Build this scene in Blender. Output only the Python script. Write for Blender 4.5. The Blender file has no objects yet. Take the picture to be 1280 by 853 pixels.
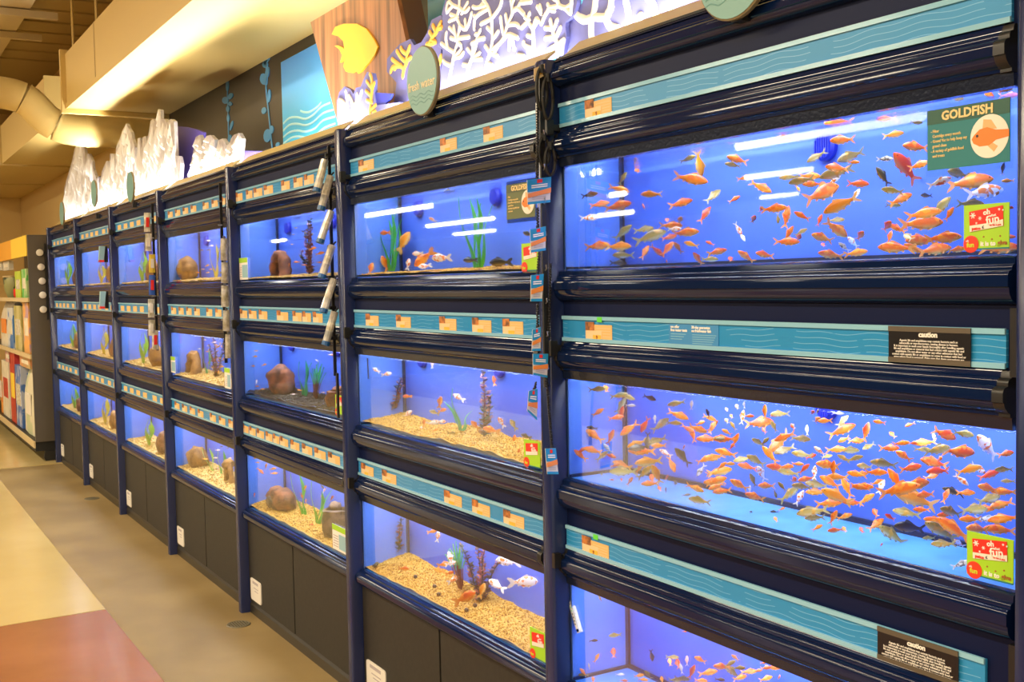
# Aquarium wall in a pet shop: seven bays of three tanks each, built in metres.
# World axes: the glass plane is x = 0 (aisle at x < 0), the wall runs along +y, z is up.
import bpy, math, random
import numpy as np
from mathutils import Matrix, Vector, noise

random.seed(11)
SC = bpy.context.scene
COL = SC.collection

# ---------------------------------------------------------------- camera, world, light, exposure
CAM_F, CAM_YAW, CAM_PITCH, CAM_ROLL = 1382.045, 0.538552, -0.053573, -0.019558
cam_data = bpy.data.cameras.new('camera')
cam_data.sensor_width = 36.0
cam_data.lens = 36.0 * CAM_F / 1280.0
cam_data.clip_start, cam_data.clip_end = 0.05, 200
cam = bpy.data.objects.new('camera', cam_data)
COL.objects.link(cam)
fw = Vector((math.sin(CAM_YAW) * math.cos(CAM_PITCH), math.cos(CAM_YAW) * math.cos(CAM_PITCH), math.sin(CAM_PITCH)))
rt = Vector((math.cos(CAM_YAW), -math.sin(CAM_YAW), 0))
up0 = rt.cross(fw)
cr, sr = math.cos(CAM_ROLL), math.sin(CAM_ROLL)
r2, u2 = cr * rt + sr * up0, -sr * rt + cr * up0
mw = Matrix((r2, u2, -fw)).transposed().to_4x4()
mw.translation = Vector((-1.4063, -0.9454, 1.3807))
cam.matrix_world = mw
SC.camera = cam

world = bpy.data.worlds.new('world')
SC.world = world
world.use_nodes = True
world.node_tree.nodes['Background'].inputs[0].default_value = (1.0, 0.86, 0.62, 1)
world.node_tree.nodes['Background'].inputs[1].default_value = 0.6

SC.view_settings.view_transform = 'Standard'
SC.view_settings.look = 'None'
SC.view_settings.exposure = 0.0
SC.view_settings.gamma = 1.0
SC.view_settings.use_curve_mapping = False
SC.cycles.use_denoising = True
SC.cycles.max_bounces = 8
SC.cycles.diffuse_bounces = 3
SC.cycles.glossy_bounces = 3
SC.cycles.transparent_max_bounces = 24
SC.cycles.sample_clamp_indirect = 6.0
SC.cycles.caustics_reflective = False
SC.cycles.caustics_refractive = False

W = 1.22                     # bay width
NB = 7                       # bays
POSTW = 0.045
D = 0.165                    # depth of the water
H = 1.881
ZT = {1: 1.6389, 2: 1.1565, 3: 0.6787}
ZB = {1: 1.4062, 2: 0.9269, 3: 0.4492}
LT = {1: 1.7818, 2: 1.3011, 3: 0.8174}
LB = {1: 1.7267, 2: 1.2430, 3: 0.7618}
XW = 0.50                    # shop wall behind
ZS = 2.552                   # underside of the boxed duct


def area(name, loc, rot, sx, sy, power, color):
    l = bpy.data.lights.new(name, 'AREA')
    l.shape = 'RECTANGLE'
    l.size, l.size_y, l.energy, l.color = sx, sy, power, color
    o = bpy.data.objects.new(name, l)
    o.location, o.rotation_euler = loc, rot
    COL.objects.link(o)
    return o


TANK_POWER = 5.5
UP_POWER = {1: 9, 2: 10, 3: 18, 4: 26, 5: 32, 6: 28, 7: 16}
ROOM = 108.0
# unseen area lights added over the aisle as room fill, and tank lamps
for i, y in enumerate((-4.5, -1.0, 2.5, 6.0, 9.5)):
    for x in (-2.6, -5.6):
        area('aisle_fill', (x, y, 3.25), (0, 0, 0), 0.28, 2.4, ROOM, (1.0, 0.84, 0.58))
for k in range(1, NB + 1):
    for r in (1, 2, 3):
        area('tank_lamp', (0.07, (k - 0.5) * W - 0.02, ZT[r] + 0.046), (0, 0, 0), 0.09, 1.08, TANK_POWER, (0.90, 0.95, 1.0))
    # lamp trough behind the sloped top board, shining up at the displays and the duct
    area('uplight', (0.066, (k - 0.5) * W - 0.02, 1.892), (math.pi, 0, 0), 0.02, 1.05, UP_POWER[k], (1.0, 0.95, 0.82))

# ---------------------------------------------------------------- materials
MATS = {}


def mat(name, col=(0.5, 0.5, 0.5), rough=0.5, metal=0.0, spec=0.5, emit=None, coat=0.0, alpha=1.0):
    m = bpy.data.materials.new(name)
    m.use_nodes = True
    b = m.node_tree.nodes['Principled BSDF']
    b.inputs['Base Color'].default_value = (*col, 1)
    b.inputs['Roughness'].default_value = rough
    b.inputs['Metallic'].default_value = metal
    b.inputs['Specular IOR Level'].default_value = spec
    b.inputs['Coat Weight'].default_value = coat
    b.inputs['Alpha'].default_value = alpha
    if emit:
        b.inputs['Emission Color'].default_value = (*emit[0], 1)
        b.inputs['Emission Strength'].default_value = emit[1]
    MATS[name] = m
    return m


def nodes_of(m):
    nt = m.node_tree
    return nt, nt.nodes, nt.links, nt.nodes['Principled BSDF']


def add_noise(m, c1, c2, scale=8.0, detail=4.0, coords='Object', bump=0.0, bump_scale=None, lo=0.35, hi=0.65, rough=None):
    nt, N, L, b = nodes_of(m)
    tc = N.new('ShaderNodeTexCoord')
    nz = N.new('ShaderNodeTexNoise')
    nz.inputs['Scale'].default_value = scale
    nz.inputs['Detail'].default_value = detail
    L.new(tc.outputs[coords], nz.inputs['Vector'])
    rp = N.new('ShaderNodeValToRGB')
    rp.color_ramp.elements[0].position, rp.color_ramp.elements[1].position = lo, hi
    rp.color_ramp.elements[0].color, rp.color_ramp.elements[1].color = (*c1, 1), (*c2, 1)
    L.new(nz.outputs[0], rp.inputs[0])
    L.new(rp.outputs[0], b.inputs['Base Color'])
    if rough:
        mr = N.new('ShaderNodeMapRange')
        mr.inputs[3].default_value, mr.inputs[4].default_value = rough
        L.new(nz.outputs[0], mr.inputs[0])
        L.new(mr.outputs[0], b.inputs['Roughness'])
    if bump:
        n2 = N.new('ShaderNodeTexNoise')
        n2.inputs['Scale'].default_value = bump_scale or scale * 6
        n2.inputs['Detail'].default_value = 3
        L.new(tc.outputs[coords], n2.inputs['Vector'])
        bp = N.new('ShaderNodeBump')
        bp.inputs['Strength'].default_value = bump
        bp.inputs['Distance'].default_value = 0.004
        L.new(n2.outputs[0], bp.inputs['Height'])
        L.new(bp.outputs[0], b.inputs['Normal'])
    return m


mat('navy', (0.003, 0.011, 0.052), 0.06, spec=0.34)
add_noise(mat('navy_textured', (0.004, 0.008, 0.026), 0.22), (0.004, 0.008, 0.024), (0.005, 0.010, 0.030), 20, bump=0.12, bump_scale=170)
mat('navy_post', (0.008, 0.018, 0.085), 0.2)
mat('navy_flat', (0.004, 0.009, 0.046), 0.45, spec=0.14)
mat('black_plastic', (0.010, 0.010, 0.011), 0.4)
mat('black_rubber', (0.008, 0.008, 0.009), 0.55)
add_noise(mat('cabinet', (0.02, 0.018, 0.014), 0.55), (0.017, 0.015, 0.012), (0.024, 0.021, 0.016), 60, bump=0.1, bump_scale=300)
mat('toe_board', (0.03, 0.025, 0.016), 0.35)
mat('white_plate', (0.82, 0.78, 0.72), 0.35)
mat('ink_dark', (0.05, 0.05, 0.06), 0.6)
mat('ink_faint', (0.45, 0.40, 0.42), 0.6)
mat('tank_back', (0.030, 0.060, 0.66), 0.6)
add_noise(MATS['tank_back'], (0.045, 0.125, 0.66), (0.062, 0.165, 0.76), 2.2, 2)
mat('tank_side', (0.10, 0.25, 0.84), 0.55)
mat('tank_floor', (0.075, 0.36, 0.86), 0.5)
add_noise(MATS['tank_floor'], (0.055, 0.26, 0.86), (0.085, 0.33, 0.94), 14, 4)
mat('tank_lid', (0.10, 0.14, 0.5), 0.6)
mat('silicone', (0.006, 0.008, 0.03), 0.4)
mat('grille_blue', (0.014, 0.03, 0.50), 0.45)
mat('cream', (0.66, 0.52, 0.26), 0.5)
mat('flap', (0.42, 0.31, 0.12), 0.4)
mat('clear_lip', (0.26, 0.54, 0.74), 0.12)
mat('tan_card', (0.80, 0.50, 0.20), 0.5)
mat('tan_card_pale', (0.78, 0.60, 0.36), 0.5)
mat('card_photo', (0.30, 0.13, 0.05), 0.5)
add_noise(MATS['card_photo'], (0.10, 0.05, 0.03), (0.62, 0.22, 0.05), 60, 3)
mat('card_white', (0.86, 0.82, 0.78), 0.5)
mat('card_price', (0.92, 0.50, 0.06), 0.5)
mat('sticker_green', (0.12, 0.72, 0.06), 0.5)
mat('lime_card', (0.36, 0.66, 0.03), 0.45)
mat('red_card', (0.80, 0.03, 0.02), 0.4)
mat('red_disc', (0.80, 0.05, 0.02), 0.4)
mat('white_ink', (0.92, 0.90, 0.88), 0.5)
mat('lime_ink', (0.62, 0.78, 0.06), 0.5)
mat('brown_ink', (0.36, 0.14, 0.03), 0.5)
mat('sign_teal', (0.016, 0.19, 0.22), 0.4)
mat('sign_green', (0.022, 0.10, 0.075), 0.4)
mat('sign_olive', (0.12, 0.15, 0.06), 0.4)
mat('sign_olive_dark', (0.07, 0.10, 0.05), 0.4)
mat('gold_ink', (0.80, 0.62, 0.30), 0.5)
mat('caution_black', (0.006, 0.006, 0.008), 0.3)
mat('info_blue', (0.045, 0.26, 0.60), 0.4)
mat('disc_teal', (0.16, 0.36, 0.36), 0.35)
mat('disc_rim', (0.20, 0.17, 0.10), 0.4)
mat('disc_wave', (0.10, 0.28, 0.28), 0.4)
mat('cream_ink', (0.85, 0.78, 0.55), 0.5)
mat('board_violet', (0.13, 0.14, 0.44), 0.45)
mat('board_navy', (0.10, 0.10, 0.34), 0.45)
mat('board_edge', (0.75, 0.76, 0.86), 0.3)
mat('coral_white', (0.88, 0.84, 0.80), 0.4)
mat('coral_orange', (0.82, 0.42, 0.07), 0.4)
add_noise(mat('crystal', (0.74, 0.70, 0.70), 0.35), (0.30, 0.27, 0.32), (0.52, 0.49, 0.50), 26, 4)
mat('crystal_pale', (0.56, 0.55, 0.58), 0.3)
mat('purple_board', (0.10, 0.07, 0.42), 0.45)
mat('weed_blue', (0.07, 0.30, 0.62), 0.5)
mat('wave_pale', (0.45, 0.80, 0.92), 0.5)
mat('logo_yellow', (0.74, 0.42, 0.02), 0.4)
mat('wood_dark', (0.12, 0.055, 0.03), 0.4)
mat('leaf_green', (0.05, 0.42, 0.04), 0.4)
mat('leaf_teal', (0.01, 0.34, 0.16), 0.4)
mat('leaf_lime', (0.26, 0.55, 0.05), 0.4)
mat('leaf_yellow', (0.60, 0.52, 0.05), 0.4)
mat('bush_dark', (0.018, 0.055, 0.05), 0.5)
add_noise(mat('bush_leaf', (0.03, 0.09, 0.07), 0.5), (0.012, 0.06, 0.06), (0.42, 0.12, 0.09), 26, 2, lo=0.45, hi=0.62)
mat('bush_red', (0.16, 0.045, 0.035), 0.5)
mat('rock_red', (0.3, 0.1, 0.05), 0.8)
add_noise(MATS['rock_red'], (0.06, 0.022, 0.014), (0.30, 0.10, 0.04), 26, 5, bump=0.8, bump_scale=70)
mat('rock_ochre', (0.4, 0.2, 0.05), 0.8)
add_noise(MATS['rock_ochre'], (0.14, 0.055, 0.015), (0.40, 0.19, 0.045), 26, 5, bump=0.8, bump_scale=70)
mat('rock_dark', (0.1, 0.06, 0.04), 0.8)
add_noise(MATS['rock_dark'], (0.035, 0.026, 0.02), (0.22, 0.13, 0.08), 30, 5, bump=0.8, bump_scale=80)
mat('snail', (0.05, 0.035, 0.02), 0.4)
mat('spring_black', (0.008, 0.008, 0.01), 0.35)
mat('tag_blue', (0.02, 0.28, 0.56), 0.4)
mat('tag_orange', (0.85, 0.27, 0.05), 0.4)
mat('tag_grey', (0.66, 0.63, 0.60), 0.4)
mat('tube_clear', (0.60, 0.62, 0.60), 0.12)
add_noise(MATS['tube_clear'], (0.34, 0.36, 0.36), (0.78, 0.76, 0.70), 30, 3)
mat('cap_blue', (0.01, 0.10, 0.30), 0.4)
mat('pack_white', (0.74, 0.72, 0.64), 0.25)
add_noise(MATS['pack_white'], (0.45, 0.42, 0.30), (0.88, 0.86, 0.80), 40, 3)
mat('pack_blue', (0.04, 0.12, 0.50), 0.35)
mat('pack_yellow', (0.75, 0.55, 0.05), 0.35)
mat('pack_teal', (0.30, 0.52, 0.62), 0.35)
mat('thermo_green', (0.10, 0.6, 0.12), 0.5)
mat('steel', (0.45, 0.45, 0.46), 0.3, metal=0.8)
mat('duct_paint', (0.62, 0.46, 0.17), 0.55)
mat('seam', (0.45, 0.34, 0.16), 0.6)
mat('ceiling_brown', (0.44, 0.32, 0.13), 0.8)
mat('ceiling_pale', (0.60, 0.50, 0.32), 0.6)
mat('wall_dark', (0.030, 0.024, 0.019), 0.45)
add_noise(MATS['wall_dark'], (0.026, 0.021, 0.018), (0.036, 0.029, 0.022), 3)
mat('wall_yellow', (0.70, 0.50, 0.20), 0.6)
mat('wall_cream', (0.62, 0.50, 0.30), 0.7)
mat('poster_brown', (0.20, 0.07, 0.02), 0.5)
add_noise(mat('concrete', (0.35, 0.27, 0.16), 0.45), (0.245, 0.170, 0.070), (0.33, 0.236, 0.105), 2.3, 6, rough=(0.38, 0.55))
add_noise(mat('tile_yellow', (0.6, 0.45, 0.2), 0.2), (0.56, 0.42, 0.17), (0.64, 0.50, 0.23), 1.2, 5, rough=(0.12, 0.22))
add_noise(mat('tile_red', (0.42, 0.14, 0.06), 0.2), (0.30, 0.125, 0.055), (0.40, 0.17, 0.08), 1.6, 5, rough=(0.14, 0.26))
mat('drain', (0.16, 0.14, 0.09), 0.5)
mat('gondola_grey', (0.10, 0.082, 0.06), 0.5)
mat('gondola_black', (0.012, 0.011, 0.010), 0.5)
mat('shelf_lip', (0.60, 0.47, 0.26), 0.5)
mat('header_orange', (0.78, 0.36, 0.03), 0.5)
mat('header_yellow', (0.85, 0.58, 0.05), 0.5)
mat('lamp_tube', (1, 1, 1), 0.5, emit=((1.0, 0.95, 0.85), 26.0))
mat('lamp_body', (0.8, 0.78, 0.72), 0.5)


def box_mat(name, c1, c2, scale=9):
    add_noise(mat(name, c1, 0.4), c1, c2, scale, 2, lo=0.48, hi=0.52)


box_mat('goods_white', (0.72, 0.66, 0.52), (0.82, 0.76, 0.62))
box_mat('goods_orange', (0.80, 0.22, 0.03), (0.85, 0.34, 0.05))
box_mat('goods_red', (0.45, 0.02, 0.02), (0.55, 0.04, 0.03))
box_mat('goods_navy', (0.06, 0.16, 0.48), (0.40, 0.45, 0.62))
box_mat('goods_mint', (0.50, 0.56, 0.36), (0.70, 0.66, 0.50), 4)
box_mat('goods_olive', (0.42, 0.38, 0.12), (0.58, 0.52, 0.24), 5)
box_mat('goods_lime', (0.45, 0.60, 0.05), (0.55, 0.66, 0.08))
box_mat('goods_green', (0.10, 0.48, 0.10), (0.45, 0.62, 0.30))
box_mat('goods_blue', (0.05, 0.20, 0.55), (0.62, 0.66, 0.70), 5)
box_mat('goods_lilac', (0.50, 0.32, 0.45), (0.80, 0.40, 0.12), 6)
box_mat('goods_pink', (0.66, 0.34, 0.32), (0.72, 0.55, 0.42), 6)
box_mat('goods_tan', (0.52, 0.36, 0.16), (0.62, 0.26, 0.12), 6)
box_mat('goods_grey', (0.52, 0.50, 0.44), (0.62, 0.58, 0.50))
box_mat('goods_bowl', (0.06, 0.07, 0.03), (0.30, 0.30, 0.12), 8)
mat('text_yellow', (0.85, 0.62, 0.05), 0.5)


def wave_print(name, base, line, zs=98.0):
    """flat turquoise print with thin wavy lines (print only, laid out in object metres)"""
    m = mat(name, base, 0.28)
    nt, N, L, b = nodes_of(m)
    g = N.new('ShaderNodeNewGeometry')
    s = N.new('ShaderNodeSeparateXYZ')
    L.new(g.outputs['Position'], s.inputs[0])

    def M(op, a, bb=None):
        n = N.new('ShaderNodeMath')
        n.operation = op
        for i, v in enumerate((a, bb)):
            if v is None:
                continue
            if isinstance(v, (int, float)):
                n.inputs[i].default_value = v
            else:
                L.new(v, n.inputs[i])
        return n.outputs[0]
    w1 = M('MULTIPLY', M('SINE', M('MULTIPLY', s.outputs[1], 62.0)), 0.16)
    w2 = M('MULTIPLY', M('SINE', M('MULTIPLY', s.outputs[1], 23.0)), 0.20)
    v = M('FRACT', M('ADD', M('MULTIPLY', s.outputs[2], zs), M('ADD', w1, w2)))
    on = M('LESS_THAN', v, 0.10)
    nz = N.new('ShaderNodeTexNoise')
    nz.inputs['Scale'].default_value = 9.0
    L.new(g.outputs['Position'], nz.inputs['Vector'])
    on = M('MULTIPLY', on, M('GREATER_THAN', nz.outputs[0], 0.42))
    mx = N.new('ShaderNodeMix')
    mx.data_type = 'RGBA'
    L.new(M('MULTIPLY', on, 0.55), mx.inputs[0])
    mx.inputs[6].default_value, mx.inputs[7].default_value = (*base, 1), (*line, 1)
    L.new(mx.outputs[2], b.inputs['Base Color'])
    return m


wave_print('wave_strip', (0.022, 0.265, 0.60), (0.30, 0.64, 0.92))

# picture panel: printed gradient from sky blue to cyan
m = mat('picture_blue', (0.08, 0.45, 0.8), 0.35)
nt, N, L, b = nodes_of(m)
g = N.new('ShaderNodeNewGeometry'); s = N.new('ShaderNodeSeparateXYZ'); L.new(g.outputs['Position'], s.inputs[0])
mr = N.new('ShaderNodeMapRange'); mr.inputs[1].default_value, mr.inputs[2].default_value = 1.95, 2.45
L.new(s.outputs[2], mr.inputs[0])
rp = N.new('ShaderNodeValToRGB')
rp.color_ramp.elements[0].color, rp.color_ramp.elements[1].color = (0.05, 0.68, 1.0, 1), (0.05, 0.34, 0.95, 1)
L.new(mr.outputs[0], rp.inputs[0]); L.new(rp.outputs[0], b.inputs['Base Color'])

# wood grain
m = mat('wood', (0.4, 0.15, 0.06), 0.35)
nt, N, L, b = nodes_of(m)
tc = N.new('ShaderNodeTexCoord'); mp = N.new('ShaderNodeMapping')
mp.inputs['Scale'].default_value = (14, 14, 0.9)
L.new(tc.outputs['Object'], mp.inputs[0])
nz = N.new('ShaderNodeTexNoise'); nz.inputs['Scale'].default_value = 2.2; nz.inputs['Detail'].default_value = 6
L.new(mp.outputs[0], nz.inputs['Vector'])
rp = N.new('ShaderNodeValToRGB')
rp.color_ramp.elements[0].position, rp.color_ramp.elements[1].position = 0.32, 0.68
rp.color_ramp.elements[0].color, rp.color_ramp.elements[1].color = (0.10, 0.03, 0.011, 1), (0.38, 0.145, 0.055, 1)
L.new(nz.outputs[0], rp.inputs[0]); L.new(rp.outputs[0], b.inputs['Base Color'])

# gravels
def gravel_mat(name, cols):
    m = mat(name, cols[1], 0.65)
    nt, N, L, b = nodes_of(m)
    g = N.new('ShaderNodeNewGeometry')
    rp = N.new('ShaderNodeValToRGB')
    e = rp.color_ramp.elements
    e[0].color, e[1].color = (*cols[0], 1), (*cols[2], 1)
    mid = e.new(0.5); mid.color = (*cols[1], 1)
    L.new(g.outputs['Random Per Island'], rp.inputs[0])
    L.new(rp.outputs[0], b.inputs['Base Color'])


gravel_mat('gravel_gold', ((0.24, 0.10, 0.012), (0.66, 0.37, 0.045), (0.84, 0.58, 0.16)))
gravel_mat('gravel_tan', ((0.36, 0.20, 0.05), (0.66, 0.42, 0.10), (0.80, 0.58, 0.22)))
gravel_mat('gravel_black', ((0.006, 0.005, 0.007), (0.018, 0.016, 0.017), (0.06, 0.05, 0.04)))


def glass(name, ior, tint, boost=1.0, bump=0.0):
    """thin pane: clear, with Fresnel reflections of the room"""
    m = bpy.data.materials.new(name)
    m.use_nodes = True
    nt = m.node_tree
    N, L = nt.nodes, nt.links
    N.clear()
    out = N.new('ShaderNodeOutputMaterial')
    tr = N.new('ShaderNodeBsdfTransparent'); tr.inputs[0].default_value = (*tint, 1)
    gl = N.new('ShaderNodeBsdfGlossy'); gl.inputs['Roughness'].default_value = 0.02
    fr = N.new('ShaderNodeFresnel'); fr.inputs['IOR'].default_value = ior
    mx = N.new('ShaderNodeMixShader')
    if bump:
        tc = N.new('ShaderNodeTexCoord')
        nz = N.new('ShaderNodeTexNoise'); nz.inputs['Scale'].default_value = 45; nz.inputs['Detail'].default_value = 3
        L.new(tc.outputs['Object'], nz.inputs['Vector'])
        bp = N.new('ShaderNodeBump'); bp.inputs['Strength'].default_value = bump; bp.inputs['Distance'].default_value = 0.01
        L.new(nz.outputs[0], bp.inputs['Height'])
        L.new(bp.outputs[0], gl.inputs['Normal']); L.new(bp.outputs[0], fr.inputs['Normal'])
    f = fr.outputs[0]
    if boost != 1.0:
        mu = N.new('ShaderNodeMath'); mu.operation = 'MULTIPLY'; mu.inputs[1].default_value = boost; mu.use_clamp = True
        L.new(f, mu.inputs[0]); f = mu.outputs[0]
    L.new(f, mx.inputs[0]); L.new(tr.outputs[0], mx.inputs[1]); L.new(gl.outputs[0], mx.inputs[2])
    L.new(mx.outputs[0], out.inputs[0])
    MATS[name] = m


glass('pane_glass', 1.30, (0.98, 0.99, 1.0), 0.42)
glass('water', 1.20, (0.96, 0.98, 1.0), 0.6, bump=0.6)
glass('clear_film', 1.25, (0.92, 0.95, 0.97), 0.8)


def fish_mat(name, back, flank, belly, patch=None, patch_scale=7.0, lo=0.5, hi=0.56):
    m = mat(name, flank, 0.32, spec=0.5)
    nt, N, L, b = nodes_of(m)
    tc = N.new('ShaderNodeTexCoord'); s = N.new('ShaderNodeSeparateXYZ')
    L.new(tc.outputs['Object'], s.inputs[0])
    mr = N.new('ShaderNodeMapRange'); mr.inputs[1].default_value, mr.inputs[2].default_value = -0.13, 0.13
    L.new(s.outputs[2], mr.inputs[0])
    rp = N.new('ShaderNodeValToRGB'); e = rp.color_ramp.elements
    e[0].position, e[1].position = 0.10, 0.92
    e[0].color, e[1].color = (*belly, 1), (*back, 1)
    mid = e.new(0.42); mid.color = (*flank, 1)
    L.new(mr.outputs[0], rp.inputs[0])
    colr = rp.outputs[0]
    oi = N.new('ShaderNodeObjectInfo')
    if patch:
        ad = N.new('ShaderNodeVectorMath'); ad.operation = 'ADD'
        cx = N.new('ShaderNodeCombineXYZ')
        mu = N.new('ShaderNodeMath'); mu.operation = 'MULTIPLY'; mu.inputs[1].default_value = 37.0
        L.new(oi.outputs['Random'], mu.inputs[0]); L.new(mu.outputs[0], cx.inputs[0])
        L.new(tc.outputs['Object'], ad.inputs[0]); L.new(cx.outputs[0], ad.inputs[1])
        nz = N.new('ShaderNodeTexNoise'); nz.inputs['Scale'].default_value = patch_scale; nz.inputs['Detail'].default_value = 1.5
        L.new(ad.outputs[0], nz.inputs['Vector'])
        r2 = N.new('ShaderNodeMapRange'); r2.inputs[1].default_value, r2.inputs[2].default_value = lo, hi
        L.new(nz.outputs[0], r2.inputs[0])
        mx = N.new('ShaderNodeMix'); mx.data_type = 'RGBA'
        L.new(r2.outputs[0], mx.inputs[0]); L.new(colr, mx.inputs[6]); mx.inputs[7].default_value = (*patch, 1)
        colr = mx.outputs[2]
    hs = N.new('ShaderNodeHueSaturation')
    r3 = N.new('ShaderNodeMapRange'); r3.inputs[3].default_value, r3.inputs[4].default_value = 0.78, 1.15
    L.new(oi.outputs['Random'], r3.inputs[0]); L.new(r3.outputs[0], hs.inputs['Value'])
    r4 = N.new('ShaderNodeMapRange'); r4.inputs[3].default_value, r4.inputs[4].default_value = 0.49, 0.512
    L.new(oi.outputs['Random'], r4.inputs[0]); L.new(r4.outputs[0], hs.inputs['Hue'])
    L.new(colr, hs.inputs['Color']); L.new(hs.outputs[0], b.inputs['Base Color'])


fish_mat('fish_O', (0.58, 0.075, 0.008), (0.82, 0.155, 0.01), (0.82, 0.40, 0.08), (0.78, 0.235, 0.018), 5)
fish_mat('fish_Y', (0.66, 0.20, 0.012), (0.86, 0.32, 0.02), (0.86, 0.58, 0.20))
fish_mat('fish_R', (0.58, 0.06, 0.012), (0.80, 0.11, 0.018), (0.80, 0.34, 0.12))
fish_mat('fish_G', (0.15, 0.10, 0.02), (0.36, 0.28, 0.07), (0.62, 0.56, 0.34), (0.50, 0.26, 0.03), 5, 0.56, 0.66)
fish_mat('fish_W', (0.86, 0.80, 0.78), (0.90, 0.85, 0.82), (0.90, 0.86, 0.84), (0.88, 0.22, 0.03), 6.5)
fish_mat('fish_K', (0.012, 0.012, 0.016), (0.05, 0.04, 0.035), (0.26, 0.17, 0.07))
fish_mat('fish_S', (0.42, 0.42, 0.44), (0.66, 0.66, 0.68), (0.82, 0.80, 0.78), (0.16, 0.15, 0.18), 6)
mat('eye', (0.01, 0.01, 0.01), 0.1)
for c, col in dict(O=(0.85, 0.34, 0.06), Y=(0.85, 0.50, 0.12), R=(0.78, 0.20, 0.05), G=(0.34, 0.30, 0.13), W=(0.86, 0.80, 0.76), K=(0.05, 0.045, 0.05), S=(0.60, 0.60, 0.64)).items():
    m = bpy.data.materials.new('fin_' + c)
    m.use_nodes = True
    b = m.node_tree.nodes['Principled BSDF']
    b.inputs['Base Color'].default_value = (*col, 1)
    b.inputs['Roughness'].default_value = 0.4
    b.inputs['Alpha'].default_value = 0.72 if c != 'K' else 0.9
    MATS['fin_' + c] = m

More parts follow.
